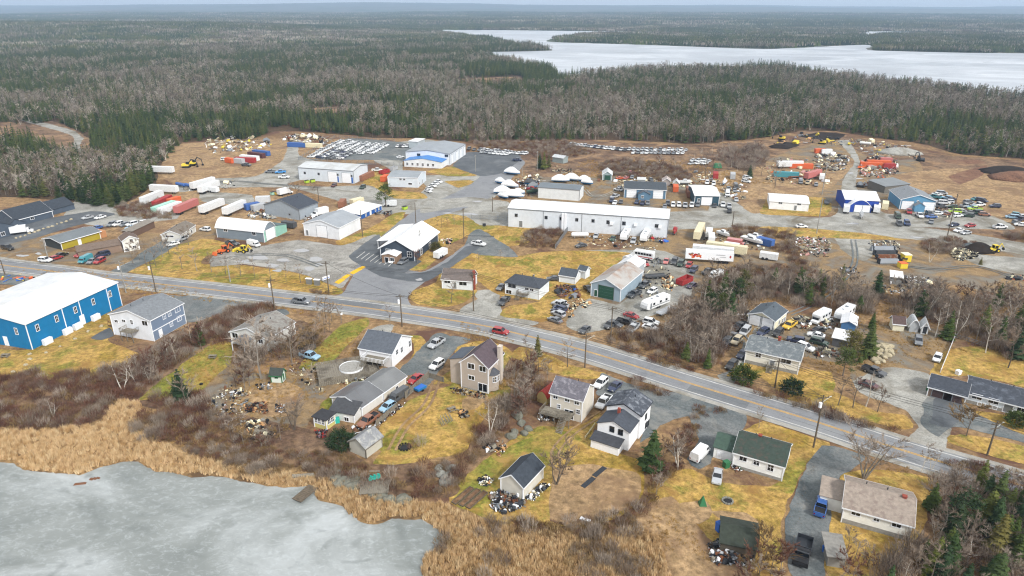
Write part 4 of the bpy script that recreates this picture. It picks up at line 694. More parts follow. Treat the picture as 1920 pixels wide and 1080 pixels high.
x = B('long_shed', 'white walled front section of the long low shed with a black roof', 'shed', a=(619.6, 768.7), b=(663.3, 777), c=(679, 763.5), g=('b', (665.4, 793.7)), roof='shed', rise=.9, wall='e1e1de', rc='4a4c50', ops=[Wn(650, 787, 1, .9)])
x = B('garden_shed', 'yellow glazed porch shed with a black roof by the long low shed', 'shed', a=(588, 781), b=(611, 788), c=(628, 776), g=('b', (614, 807)), roof='flat', wall='c9c07a', rc='3b3c40', ops=[Wn(593, 788, .6, 1.1), Wn(599, 790, .6, 1.1), Wn(606, 792, .6, 1.1), Wn(617, 790, .8, 1.1, 'r'), Wn(623, 786, .8, 1.1, 'r')])
x = B('garden_shed', 'tiny white and green shed beside the dug garden', 'shed', a=(507, 702), b=(527, 703), c=(534, 695), h=2.2, roof='gable_u', rise=1.1, wall='d5ddd4', rc='454b47', trim='greenp', ops=[Wn(518, 707, .6, .5), Dr(531, 704, 'r', c='greenp', w_=.8, h_=1.8)])
x = B('garden_shed', 'weathered pale shed with a grey roof above the boulder shore', 'shed', a=(655, 827), b=(685, 840), c=(718, 819.4), g=('b', (685.6, 860)), roof='gable_v', rise=1.4, wall='b9b7ac', rc='8a8c8f', stain='a5a59e', trim='greywood')
x = B('garden_shed', 'tall pale shed with a dark roof and rubbish round its foot', 'shed', a=(939, 896), b=(981, 913), c=(1022, 875), g=('b', (981, 937.4)), roof='gable_v', rise=1.7, wall='cfcbbf', rc='3d444d', over=.3)
x = B('barn_shed', 'red roofed barrel shaped shed left of the beige two storey house', 'shed', a=(1007, 741), b=(1026, 748), dep=6.5, h=1.6, roof='gambrel', rise=1.5, wall='c4ad72', rc='b03428', rm='metaly', trim=None)
x = B('garden_shed', 'dark mossy roofed shed among junk and bare trees near the bottom edge', 'shed', a=(1352, 1016), b=(1419, 1030), dep=6, h=2.3, roof='gable_u', rise=1.2, wall='5b554b', rc='394038', trim=None, corner=False)
B('fabric_shelter', 'white topped blue container shelter in the car yard behind the motorhome', 'shelter', a=(1578, 605), b=(1605, 610), dep=6, h=2.8, roof='gable_v', rise=.8, wall='4c78a8', rc='e5e7ea', rm='metal', trim=None)
B('open_shelter', 'flat white roofed shelter in the car yard beside the blue shelter', 'shelter', a=(1562, 633), b=(1590, 639), dep=6, h=2.4, roof='flat', wall='5d5d60', rc='e8e9ea', rm='metal', trim=None)
B('open_shelter', 'white square roofed shelter below the machinery stack east of the gravel drive', 'shelter', a=(1671, 519), b=(1692, 522), dep=6, h=2.4, roof='flat', wall='8a8a88', rc='f0f0f0', rm='metal', trim=None)

# ---------------- vehicles ----------------
def sect(x, zb, zt, hw, ch=.12, top=.9):
    return [(x, -hw, zb + ch), (x, -hw, zt - ch), (x, -hw * top, zt), (x, hw * top, zt), (x, hw, zt - ch), (x, hw, zb + ch), (x, hw * .92, zb), (x, -hw * .92, zb)]
def wheelset(L_, Wd, r, xs, wt=.24):
    out = []
    for x in xs:
        for s in (-1, 1):
            out.append((x, s * (Wd / 2 - wt / 2 + .02), r, wt))
    return out
CAR = {  # L, W, body stations (x, z bottom, z top), glass (x0,x1,x2,x3,z0,z1) base back, top back, top front, base front, wheels, wheel r
 'sedan': (4.6, 1.8, [(-2.3, .45, .7), (-2.2, .3, .92), (-1.5, .25, 1.0), (1.0, .25, .98), (1.9, .28, .84), (2.25, .32, .66), (2.3, .4, .55)], (-1.75, -1.0, .25, 1.05, .95, 1.43), (-1.4, 1.4), .33),
 'hatchback': (4.1, 1.75, [(-2.05, .45, .8), (-1.98, .3, 1.0), (-1.4, .25, 1.02), (.9, .25, 1.0), (1.7, .28, .86), (2.0, .32, .68), (2.05, .4, .55)], (-1.95, -1.6, .2, 1.0, .98, 1.5), (-1.3, 1.3), .33),
 'suv': (4.6, 1.88, [(-2.3, .5, .9), (-2.22, .35, 1.08), (-1.5, .3, 1.12), (1.0, .3, 1.1), (2.0, .34, 1.0), (2.25, .4, .8), (2.3, .45, .6)], (-2.2, -1.9, .3, 1.05, 1.06, 1.72), (-1.4, 1.42), .37),
 'minivan': (5.0, 1.95, [(-2.5, .45, .9), (-2.42, .3, 1.1), (-1.5, .28, 1.12), (1.2, .28, 1.08), (2.2, .3, .92), (2.45, .35, .75), (2.5, .4, .55)], (-2.42, -2.2, .75, 1.7, 1.05, 1.8), (-1.5, 1.6), .35),
 'pickup': (5.6, 1.98, [(-2.8, .55, .95), (-2.75, .4, 1.12), (-1.5, .38, 1.14), (1.2, .38, 1.14), (2.5, .4, 1.06), (2.75, .45, .85), (2.8, .5, .65)], (-.85, -.75, .75, 1.35, 1.1, 1.84), (-1.7, 1.75), .4),
 'cargo_van': (5.6, 2.0, [(-2.8, .5, .9), (-2.75, .35, 1.2), (-1.5, .35, 1.22), (1.2, .35, 1.2), (2.3, .38, 1.1), (2.75, .45, .85), (2.8, .5, .65)], (-2.76, -2.7, 1.35, 2.1, 1.15, 2.25), (-1.8, 1.8), .38)}
CM = {}
def car_parts(kind):
    if kind in CM: return CM[kind]
    L_, Wd, st, gl, wx, r = CAR[kind]; hw = Wd / 2; body = MB(); glass = MB(); lights = MB(); tl = MB()
    n = len(st); rings = []
    for i, (x, zb, zt) in enumerate(st):
        e = min(i, n - 1 - i); rings.append(sect(x, zb, zt, hw * (.88 if e == 0 else .96 if e == 1 else 1)))
    body.loft(rings)
    x0, x1, x2, x3, z0, z1 = gl; a, b_ = hw * .95, hw * .78
    tgt = body if kind == 'cargo_van' else glass
    tgt.add([(x0, -a, z0), (x3, -a, z0), (x3, a, z0), (x0, a, z0), (x1, -b_, z1), (x2, -b_, z1), (x2, b_, z1), (x1, b_, z1)], [(4, 5, 6, 7), (0, 1, 5, 4), (1, 2, 6, 5), (2, 3, 7, 6), (3, 0, 4, 7)])
    if kind == 'cargo_van':
        glass.add([(x3 + .02, -a * .9, z0 + .1), (x3 + .02, a * .9, z0 + .1), (x2 + .1, b_ * .95, z1 - .25), (x2 + .1, -b_ * .95, z1 - .25)], [(0, 1, 2, 3)]); glass.box(.9, 1.7, -a - .01, a + .01, z0 + .15, z1 - .5, ty=.1)
    body.box(x1 - .03, x2 + .03, -b_ - .02, b_ + .02, z1 - .01, z1 + .05, tx=.08, ty=.08)
    for s in (-1, 1):   # pillars
        for (xa, xb) in ((x0, x1), (x3, x2), ((x0 + x3) / 2, (x1 + x2) / 2)):
            body.cyl((xa, s * a, z0), (xb, s * b_, z1), .05, n=4, cap=False)
    if kind == 'pickup':
        bd_ = MB(); body.box(-2.72, -.95, -hw * .97, -hw * .86, 1.1, 1.3); body.box(-2.72, -.95, hw * .86, hw * .97, 1.1, 1.3); body.box(-2.78, -2.7, -hw * .95, hw * .95, 1.1, 1.3); body.box(-2.68, -.97, -hw * .85, hw * .85, 1.145, 1.165, 1)
    for s in (-1, 1):
        if s > 0: lights.box(L_ / 2 - .1, L_ / 2 + .01, -.2, .2, .62, .78); tl.box(-L_ / 2 - .01, -L_ / 2 + .08, -.12, .12, .7, .95)
        body.box(gl[3] - .35, gl[3] - .2, s * (hw + .0) - .02 + s * .08, s * hw + .02 + s * .08, z0, z0 + .14)
    ty = MB(); ty.cyl((0, -.12, 0), (0, .12, 0), r, n=12); ri = MB(); ri.cyl((0, -.125, 0), (0, .125, 0), r * .6, n=8)
    allm = MB()
    allm.v = list(body.v); allm.f = list(body.f); allm.m = [0 if q == 0 else 2 for q in body.m]
    allm.add(glass.v, glass.f, 1)
    for x in wx:
        for s in (-1, 1): allm.cyl((x, s * hw - s * .22, r), (x, s * hw + s * .02, r), r, n=8, mi=2)
    pr = dict(body=body.mesh('body', ['paint', 'black']), windows=glass.mesh('windows', 'glass'), tyre=ty.mesh('wheel', 'tyre'), rim=ri.mesh('rim', 'rim'), lamp=lights.mesh('headlight', 'lampglass'), tail=tl.mesh('taillight', 'redglass'),
              all=allm.mesh(kind, ['paint', 'glass', 'black']), wx=wx, hw=hw, r=r, L=L_)
    CM[kind] = pr; return pr
COL = dict(white='dfe2e4', silver='a9adb1', grey='6f747a', darkgrey='42464b', black='17191c', navy='1f2c4c', blue='2c5a9e', lightblue='8fb4cc', red='9c1f24', maroon='4c1c22', green='2c4a38', lime='a8c832', teal='3b8a96', beige='b5a88c', yellow='d9b12c', orange='cc5a26',
           rusty='8a5a42', brown='5f4434', pink='b86a66', cream='dcd3b2', skyblue='3f8fd0', darkgreen='1f3a2e', purple='3a2c48', lightgrey='c3c8cc', mint='9fd0c0')
CW = dict(darkgrey='dark grey', lightblue='light blue', lime='lime green', skyblue='bright blue', darkgreen='dark green', lightgrey='pale grey', rusty='rust stained')
def rgba(c): return (*hexc(COL.get(c, c)), 1)
def place(p1, p2, z=.5):
    a = W(*p1, z); b = W(*p2, z); m = (a + b) / 2; m.z = 0; return m, math.atan2(b.y - a.y, b.x - a.x)
def put(me, name, label, cat, loc, rz, color=None, group=None, order=True, kind=None):
    o = link(name, me, None, loc, rz)
    if color: o.color = rgba(color)
    tag(o, label, cat, group, kind)
    if order: ORD.append(o)
    return o
KN = dict(sedan='sedan', hatchback='hatchback', suv='SUV', minivan='minivan', pickup='pickup truck', cargo_van='cargo van')
def car(kind, color, p1, p2, where, full=True, group=None, z=0):
    pr = car_parts(kind); loc, rz = place(p1, p2, .7); loc.z = z; rz += random.uniform(-.03, .03)
    lab = '%s %s %s' % (CW.get(color, color), KN[kind], where)
    nm = {'sedan': 'car', 'hatchback': 'car', 'suv': 'car', 'minivan': 'minivan', 'pickup': 'pickup_truck', 'cargo_van': 'van'}[kind]; cat = {'car': 'car', 'minivan': 'van', 'pickup_truck': 'pickup truck', 'van': 'van'}[nm]
    if not full:
        o = put(pr['all'], nm, lab, cat, loc + Vector((0, 0, .1)), rz, color, group); return o
    t = thing(nm, lab, cat, loc, rz, group, True)
    b = link('body', pr['body'], t); b.color = rgba(color); link('windows', pr['windows'], t); [(link('headlight', pr['lamp'], t, (0, s * pr['hw'] * .7, 0)), link('taillight', pr['tail'], t, (0, s * pr['hw'] * .75, 0))) for s in (-1, 1)]
    for x in pr['wx']:
        for s in (-1, 1):
            wh = link('wheel', pr['tyre'], t); wh.location = (x, s * (pr['hw'] - .12), pr['r'] + .085); link('rim', pr['rim'], wh)
    for ch in t.children:
        if ch.name.split('.')[0] != 'wheel': ch.location.z = .085
    return t
def cars(where, rows, full=True, group=None):
    for r in rows.strip().split('\n'):
        f = r.split(); car(f[0], f[1], (float(f[2]), float(f[3])), (float(f[4]), float(f[5])), ' '.join(f[6:]) or where, full, group)
cars('', '''pickup grey 546 563 584 567 driving along the main road past the wet yard
suv red 925 619 953 624 driving along the main road past the tan house
sedan darkgrey 1106 611 1087 625 leaving the barn yard onto the main road
sedan grey 945 533 934 543 in the curved drive left of the hip roofed bungalow
pickup darkgrey 954 557 936 573 on the gravel loop before the hip roofed bungalow
pickup white 884 455 911 459 at the top of the side street by the lawn
sedan white 747 482 727 495 in the parking bays before the restaurant
suv grey 763 486 748 495 in the parking bays right of the white sedan
pickup darkgrey 421 454 450 459 behind the yellow backhoe
cargo_van white 462 455 490 462 before the mint green workshop end
suv white 73 487 97 488 on the gravel lot by the road at left
hatchback red 99 485 112 481 between white SUV and black car by the road
sedan black 108 480 122 475 on the gravel lot by the yellow building
pickup red 164 473 143 481 on the brown patch below the cottage
cargo_van teal 173 481 147 494 on the brown patch beside the red pickup
sedan grey 181 484 163 495 between the teal van and red SUV
suv red 198 484 175 495 nearest the road below the cottage
minivan navy 203 475 181 480 behind the red and grey cars below the cottage
pickup black 4 462 25 467 at the left edge beside the boulder row
sedan blue 191 424 172 430 behind the yellow fronted building
suv grey 216 418 203 423 behind the long narrow brown shed
suv white 228 418 214 422 behind the long narrow brown shed
hatchback grey 239 419 226 423 behind the long narrow brown shed
suv white 255 418 238 422 behind the long narrow brown shed
sedan lightblue 257 424 234 429 behind the long narrow brown shed
suv white 274 417 255 420 behind the long narrow brown shed
sedan silver 175 405 153 410 on the asphalt below the dark slate building
sedan white 199 404 176 410 on the asphalt below the dark slate building
suv white 392 431 378 429 on rough ground right of the pale bungalow
suv silver 350 445 332 451 beside the pale bungalow
sedan white 333 455 315 459 below the pale bungalow
pickup lightblue 563 663 599 672 on the grass above the tiny white and green shed
suv black 562 653 588 650 behind the light blue pickup
sedan red 790 702 768 718 beside the grey board fence
suv white 830 676 808 692 in the drive above the red car
pickup silver 832 635 804 653 in the drive right of the slate roofed white house
pickup white 1141 744 1122 764 beside the beige two storey house
suv white 1135 711 1118 726 behind the beige two storey house
sedan navy 1163 715 1142 734 behind the white pickup near the two houses
hatchback lightblue 739 755 714 770 in the narrow lane beside the long shed
cargo_van darkgrey 756 738 738 750 at the top of the narrow lane beside the long shed
pickup rusty 702 780 679 797 derelict at the low end of the narrow lane
cargo_van white 1299 864 1326 838 in the drive by the white birch
sedan silver 1347 881 1343 904 nose to the lawn beside the green bin
pickup blue 1536 966 1543 934 on the gravel drive beside the blue shuttered bungalow
suv darkgrey 1369 634 1354 649 in the drive left of the cream bungalow
sedan grey 1381 624 1366 636 in the drive behind the dark grey SUV
suv beige 1390 631 1372 647 in the drive left of the cream bungalow
minivan silver 1406 612 1388 630 in the drive below the cream garage
pickup black 1397 606 1377 618 left of the cream garage
sedan navy 1399 657 1384 671 beside the cream bungalow's left wall
suv black 1379 677 1364 693 low in the drive behind the green shrub
suv navy 1440 617 1420 629 before the cream garage doors
suv black 1468 616 1449 632 right of the cream garage doors
pickup yellow 1491 603 1470 617 with a blue tarpaulin beside the cream garage
suv navy 1510 641 1474 634 behind the cream bungalow
sedan white 1546 631 1515 625 in the crowded car yard
suv darkgreen 1516 636 1556 647 in the crowded car yard
sedan black 1525 621 1546 615 in the crowded car yard
suv white 1500 647 1521 655 behind the cream bungalow's right end
suv grey 1722 631 1722 648 on the dark ground below the three sheds
hatchback white 1762 661 1753 681 beside the white board fence
pickup darkgrey 1620 689 1659 704 rusting below the light boulder pile
sedan maroon 1606 713 1655 730 rusting under the bare trees by the road
sedan red 1169 587 1199 596 before the barn beside the white travel trailer
pickup black 1160 601 1189 607 below the red sedan by the barn yard
suv darkgrey 1153 604 1134 615 at the barn yard entrance
sedan darkgrey 1140 603 1166 612 half hidden at the barn yard entrance
pickup silver 1197 606 1177 625 half hidden by bare shrubs beside the main road
sedan white 1207 610 1232 617 beside the silver pickup in the shrubs
suv white 1210 602 1232 606 behind the white sedan in the shrubs
hatchback white 1231 541 1215 550 on bare ground beside the barn
pickup darkgrey 1201 546 1178 557 beside the barn's right wall
pickup darkgrey 1220 527 1198 541 behind the truck beside the barn's right wall
suv navy 1308 500 1293 512 above the red dumpster
pickup black 1340 504 1315 515 right of the navy SUV above the red dumpster
cargo_van white 1356 512 1328 521 at the edge of the bare wood
sedan purple 1311 529 1284 541 with a long bonnet beside the red dumpster
hatchback red 1296 491 1288 503 behind the navy SUV
sedan pink 1252 481 1246 498 before the big white semi trailer
pickup darkgrey 1268 482 1261 498 below the big white semi trailer
suv darkgreen 1281 487 1272 502 below the big white semi trailer
sedan red 1200 488 1217 499 behind the barn beside the white bus
sedan silver 1121 436 1114 448 below the very long warehouse
sedan green 1152 441 1146 453 below the very long warehouse
sedan darkgrey 1103 458 1076 462 below the propane tank
suv silver 1191 444 1184 460 between the two white campers
hatchback white 1064 571 1037 563 topmost in the row on the corner lawn
pickup silver 1064 576 1036 567 second from top in the row on the corner lawn
suv navy 1065 584 1035 573 in the middle of the row on the corner lawn
sedan navy 1062 588 1032 578 fourth from top in the row on the corner lawn
suv silver 1060 594 1034 583 second from bottom in the row on the corner lawn
sedan grey 1055 605 1027 594 lowest in the row on the corner lawn
sedan black 1098 537 1108 545 left of the barn
sedan darkgrey 1042 522 1034 522 left of the white gabled garden shed''')
# far vehicles: too small to show their parts
cars('', '''sedan white 1491 424 1515 424 driving on the estate road before the white building
suv white 1262 378 1262 391 in the front row beside the very long warehouse
suv white 1273 378 1273 391 in the front row beside the very long warehouse
pickup silver 1285 378 1284 392 in the front row beside the very long warehouse
suv white 1297 379 1297 391 in the front row beside the very long warehouse
suv grey 1308 379 1308 389 before the dark teal workshop
sedan darkgrey 1340 380 1340 390 before the dark teal workshop
pickup white 1355 377 1356 391 right of the dark teal workshop
pickup silver 1366 381 1368 392 right of the dark teal workshop
suv black 1367 390 1368 401 at the roadside right of the dark teal workshop
cargo_van white 1364 357 1364 371 behind the dark teal workshop's right side
sedan grey 1376 352 1379 362 behind the dark teal workshop's right side
sedan silver 1379 368 1382 381 behind the dark teal workshop's right side
sedan grey 1364 349 1368 357 behind the dark teal workshop's right side
suv white 1327 338 1325 347 behind the dark teal workshop
suv white 1339 340 1337 349 behind the dark teal workshop
cargo_van darkgrey 1378 347 1381 353 behind the dark teal workshop's right side
suv white 1394 332 1408 334 on the track below the bare saplings
suv white 1392 339 1406 341 on the track below the bare saplings
cargo_van grey 1501 337 1501 346 in the yard below the long rusty trailers
pickup beige 1514 338 1514 347 in the yard below the long rusty trailers
sedan grey 1530 342 1530 350 in the yard below the long rusty trailers
suv navy 1150 371 1144 381 left of the blue grey workshop
pickup silver 1163 365 1142 372 left of the blue grey workshop
sedan white 1156 376 1150 384 left of the blue grey workshop
sedan darkgrey 1165 374 1163 383 left of the blue grey workshop
hatchback grey 1166 349 1156 357 left of the blue grey workshop
sedan white 1165 356 1153 354 left of the blue grey workshop
sedan navy 1196 376 1192 382 before the blue grey workshop
suv navy 1206 377 1203 385 before the blue grey workshop
hatchback grey 1215 377 1214 384 before the blue grey workshop
suv darkgrey 1253 376 1251 386 right of the blue grey workshop
sedan grey 1247 383 1246 391 right of the blue grey workshop
sedan orange 1157 334 1168 333 behind the blue grey workshop
sedan pink 1170 335 1178 331 behind the blue grey workshop
hatchback red 1182 320 1180 328 behind the blue grey workshop
sedan grey 1186 327 1184 337 behind the blue grey workshop
hatchback darkgrey 1220 336 1222 338 behind the blue grey workshop
pickup grey 513 322 500 322 on the gravel left of the long white warehouse
pickup skyblue 534 322 518 323 with a tarpaulin left of the long white warehouse
pickup white 522 332 543 332 on the gravel left of the long white warehouse
hatchback maroon 630 345 622 350 before the long white warehouse
suv darkgreen 687 346 673 356 on the grass right of the long white warehouse
pickup darkgrey 453 309 471 310 beside the container stack
suv white 414 299 429 298 left of the container stack
pickup white 700 319 714 319 between the warehouse and the red dumpster
sedan white 743 295 758 293 against the wall of the large warehouse
pickup navy 960 300 980 300 at the head of the asphalt yard
sedan white 794 355 812 361 in the white row before the small white building
sedan white 796 350 815 356 in the white row before the small white building
sedan white 803 345 820 350 in the white row before the small white building
sedan white 809 341 825 346 in the white row before the small white building
sedan white 815 338 830 342 in the white row before the small white building
pickup white 600 398 588 402 below the dark roofed grey shed
sedan blue 1750 406 1742 406 dark and small before the sky blue workshop
suv navy 1698 414 1704 424 before the arched fabric garage
suv blue 1698 413 1701 423 before the arched fabric garage
cargo_van darkgreen 1676 398 1690 414 before the arched fabric garage
pickup darkgrey 1684 414 1688 424 before the arched fabric garage
pickup red 1703 391 1706 403 before the sky blue workshop
pickup white 1716 398 1732 410 before the sky blue workshop
sedan grey 1747 411 1745 420 before the sky blue workshop
suv darkgrey 1738 398 1746 404 before the sky blue workshop
sedan navy 1800 419 1777 423 on gravel right of the sky blue workshop
sedan red 1832 421 1806 424 on gravel right of the sky blue workshop
pickup white 1862 426 1888 425 on grass at the right
sedan white 1810 429 1785 434 beside the gravel road at the right
sedan silver 1824 434 1798 438 beside the gravel road at the right
suv navy 1880 387 1851 386 on the brown slope at the right
suv darkgreen 1828 405 1802 403 in the scrapyard right of the sky blue workshop''', full=False)
# scrapyard right of the sky blue workshop
random.seed(11)
kinds = ['sedan', 'suv', 'hatchback', 'minivan', 'pickup']; cols_ = ['white', 'silver', 'lightblue', 'teal', 'navy', 'grey', 'white', 'lightgrey', 'darkgrey', 'green', 'rusty', 'lime']
SCR = [(1757, 364), (1766, 362), (1775, 371), (1752, 369), (1785, 373), (1758, 379), (1770, 380), (1778, 378), (1764, 387), (1786, 387), (1778, 401), (1790, 396), (1795, 404), (1811, 386), (1822, 388), (1830, 373), (1841, 376), (1816, 379), (1836, 384), (1806, 396), (1818, 398), (1836, 398), (1846, 402), (1828, 392), (1760, 400), (1772, 399), (1898, 407), (1908, 403), (1914, 411), (1905, 416), (1914, 421), (1922, 407)]
for i, (px, py) in enumerate(SCR):
    an = random.choice([.25, 2.9, .5, -.3]) + random.uniform(-.3, .3); c_ = cols_[i % len(cols_)]
    car(kinds[(i * 3) % 5], c_, (px - 9 * math.cos(an), py + 3 * math.sin(an)), (px + 9 * math.cos(an), py - 3 * math.sin(an)), 'wrecked among many in the scrapyard at the right' if px < 1880 else 'parked tight at the right edge', full=False, group='scrapyard cars')
# fenced car lot
COLNAME = ['leftmost', 'second', 'third', 'fourth', 'fifth', 'rightmost']
for i in range(6):
    n = [15, 15, 15, 14, 9, 8][i]
    for j in range(n):
        t = j / 14; px = 640 + 16.5 * i + (-57 + .5 * i) * t + random.uniform(-1, 1); py = 263.5 + 1.6 * i + 30 * t
        dark = i >= 1 and t > .55 and random.random() < .65; c_ = random.choice(['darkgrey', 'grey', 'navy']) if dark else random.choice(['white'] * 6 + ['lightgrey', 'silver'])
        kd = random.choice(['sedan', 'suv', 'sedan', 'hatchback'])
        sh = 'dark' if dark else 'pale'
        lab = '%s %s in the %s column of the fenced car lot' % (CW.get(c_, c_), KN[kd], COLNAME[i])
        pr = car_parts(kd); loc, rz = place((px - 6, py - .4), (px + 6, py + .4), .7); put(pr['all'], 'car', lab, 'car', loc + Vector((0, 0, .1)), rz + random.uniform(-.05, .05), c_, 'cars stored in the fenced lot')
def carrow(p0, p1, n, off, where, palette, hx=5.5, hy=2.2, jit=.5, group=None, kk=('sedan', 'suv', 'sedan', 'hatchback', 'suv')):
    for j in range(n):
        t = j / (n - 1); px = p0[0] + (p1[0] - p0[0]) * t + random.uniform(-jit, jit); py = p0[1] + (p1[1] - p0[1]) * t + random.uniform(-.3, .3)
        car(random.choice(kk), random.choice(palette), (px + hx, py - hy), (px - hx, py + hy), where, False, group)
PW = ['white', 'white', 'white', 'lightgrey', 'silver', 'grey']
carrow((900, 281), (985, 288), 14, 0, 'in the back row right of the large warehouse', PW, 5, 1.6, group='cars right of the large warehouse'); carrow((905, 285), (950, 289), 7, 0, 'in the front row right of the large warehouse', PW, 5, 1.6, group='cars right of the large warehouse')
carrow((880, 279), (889, 280), 2, 0, 'beside the large warehouse corner', ['darkgrey'], 3, 2)
carrow((1070, 270), (1150, 279), 13, 0, 'in the back row below the forest, left part', PW + ['navy'], 5, 2.2, group='cars stored below the forest'); carrow((1115, 275), (1172, 281), 9, 0, 'in the middle row below the forest', PW + ['darkgrey'], 5, 2.2, group='cars stored below the forest')
carrow((1180, 280), (1286, 281), 14, 0, 'in the back row below the forest, right part', PW + ['navy', 'grey'], 4, 2.6, group='cars stored below the forest'); carrow((1188, 286), (1280, 287), 12, 0, 'in the front row below the forest, right part', PW + ['grey'], 4, 2.6, group='cars stored below the forest')
carrow((1299, 300), (1328, 302), 4, 0, 'beside the yellow plant below the saplings', PW, 5, 1.5); carrow((1296, 306), (1322, 306), 3, 0, 'low beside the yellow plant below the saplings', PW, 5, 1)
carrow((746, 274), (764, 274), 4, 0, 'beside the small hut by the car lot', ['darkgrey', 'white'], 2.5, 1.5)
# ---------------- containers, trailers, boats, machines ----------------
PC = {}
def proto(key, fn):
    if key not in PC: PC[key] = fn()
    return PC[key]
def container_mesh(L_=12.2, Wd=2.44, Hh=2.7):
    b = MB(); b.box(-L_ / 2, L_ / 2, -Wd / 2, Wd / 2, .12, Hh)
    for s in (-1, 1):
        for x in (-L_ / 2 + .1, L_ / 2 - .1): b.box(x - .12, x + .12, s * Wd / 2 - .06, s * Wd / 2 + .06, 0, Hh + .04)
        k = int(L_ / .8)
        for i in range(k): x = -L_ / 2 + (i + .5) * L_ / k; b.box(x - .18, x + .18, s * (Wd / 2) - .04, s * Wd / 2 + .04, .3, Hh - .2)
        b.box(-L_ / 2 - .04, -L_ / 2, s * .6 - .5, s * .6 + .5, .3, Hh - .15)
    return b.mesh('shipping_container', 'dull')
def boxtrailer(L_=14, Wd=2.5, z0=1.1, Hh=3.9):
    b = MB(); b.box(-L_ / 2, L_ / 2, -Wd / 2, Wd / 2, z0, Hh); b.box(-L_ / 2 + .5, L_ / 2 - .5, -.4, .4, .8, z0, 1)
    for x in (-L_ / 2 + 1.2, -L_ / 2 + 2.5):
        for s in (-1, 1): b.cyl((x, s * .9, .5), (x, s * 1.22, .5), .5, n=10, mi=1)
    b.box(L_ / 2 - 2.4, L_ / 2 - 2.2, -.9, -.7, 0, z0, 1); b.box(L_ / 2 - 2.4, L_ / 2 - 2.2, .7, .9, 0, z0, 1)
    k = int(L_ / 1.2)
    for i in range(k): 
        for s in (-1, 1): b.box(-L_ / 2 + i * 1.2 + .5, -L_ / 2 + i * 1.2 + .56, s * Wd / 2 - .03, s * Wd / 2 + .03, z0 + .1, Hh - .1)
    return b.mesh('semi_trailer', ['sheet', 'black'])
def rvtrailer(L_=8.5):
    b = MB(); Wd = 2.5; st = [(-L_ / 2, .7, 2.9), (-L_ / 2 + .3, .5, 3.1), (L_ / 2 - 1.2, .5, 3.1), (L_ / 2 - .3, .8, 2.7), (L_ / 2, 1.0, 2.0)]
    b.loft([sect(x, a, c, Wd / 2, .08, .96) for x, a, c in st]); g = MB()
    for s in (-1, 1):
        for x in (-L_ * .33, -L_ * .08, L_ * .2): b.box(x - .45, x + .45, s * Wd / 2 - .02, s * Wd / 2 + .02, 1.6, 2.3, 1)
        b.box(L_ * .33 - .3, L_ * .33 + .3, s * Wd / 2 - .015, s * Wd / 2 + .015, .7, 2.5, 2); b.box(-L_ / 2 + .3, L_ / 2 - 1.3, s * Wd / 2 - .012, s * Wd / 2 + .012, 1.1, 1.35, 2)
        for x in (-.6, .4): b.cyl((x, s * .95, .35), (x, s * 1.27, .35), .35, n=10, mi=3)
    b.box(-1.0, -.4, -.4, .4, 3.08, 3.35, 2); b.box(1.6, 2.1, -.3, .3, 3.08, 3.2, 2); b.cyl((L_ / 2 - .2, .5, .5), (L_ / 2 + 1.2, 0, .5), .06, n=4, mi=3); b.cyl((L_ / 2 - .2, -.5, .5), (L_ / 2 + 1.2, 0, .5), .06, n=4, mi=3)
    return b.mesh('travel_trailer', ['dull', 'glass', 'steel', 'black'])
def boat_mesh(L_=8, cover=True):
    b = MB(); Wd = L_ * .29; n = 7; rings = []
    for i in range(n):
        t = i / (n - 1); x = -L_ / 2 + L_ * t; hw = Wd / 2 * (1 - max(0, t - .45) ** 2 * 3.0); hw = max(.05, hw); k = .9 + .5 * max(0, t - .5)
        rings.append([(x, -hw, 1.9 + .25 * t), (x, -hw * .75, .9 + k * .2), (x, 0, .6 + .4 * max(0, t - .6) * 3), (x, hw * .75, .9 + k * .2), (x, hw, 1.9 + .25 * t)])
    k0 = len(b.v)
    b.loft(rings, 1 if cover else 0)
    if cover:
        rr = []
        for i in range(n):
            t = i / (n - 1); x = -L_ / 2 + L_ * t; hw = max(.05, Wd / 2 * (1 - max(0, t - .45) ** 2 * 3.0)) * 1.04; top = 2.1 + L_ * .24 * math.sin(PI * min(1, max(.1, t * 1.1))) * (1 if .1 < t < .95 else .3)
            rr.append([(x, -hw, 1.5), (x, -hw, 2.1), (x, -hw * .5, (top + 2.1) / 2), (x, 0, top + .25), (x, hw * .5, (top + 2.1) / 2), (x, hw, 2.1), (x, hw, 1.5)])
        b.loft(rr, 0)
    else:
        b.box(-L_ * .2, L_ * .15, -Wd * .35, Wd * .35, 2.0, 2.9, 0, tx=L_ * .06, ty=.15); b.box(-L_ * .17, L_ * .12, -Wd * .36, Wd * .36, 2.3, 2.65, 2, tx=.25, ty=.05); b.box(L_ * .15, L_ * .38, -Wd * .2, Wd * .2, 2.05, 2.3, 0, tx=.2)
        for s in (-1, 1): b.cyl((L_ * .1, s * Wd * .4, 2.6), (L_ * .46, s * .1, 2.75), .04, n=4)
    for x in (-L_ * .3, L_ * .2):
        for s in (-1, 1): b.cyl((x, s * Wd * .35, 1.1), (x, s * Wd * .4, 0), .06, n=4, mi=3)
    b.box(-L_ * .4, L_ * .35, -.15, .15, .3, .6, 3)
    return b.mesh('boat', ['dull', 'bluewall' if cover else 'dull', 'glass', 'black'])
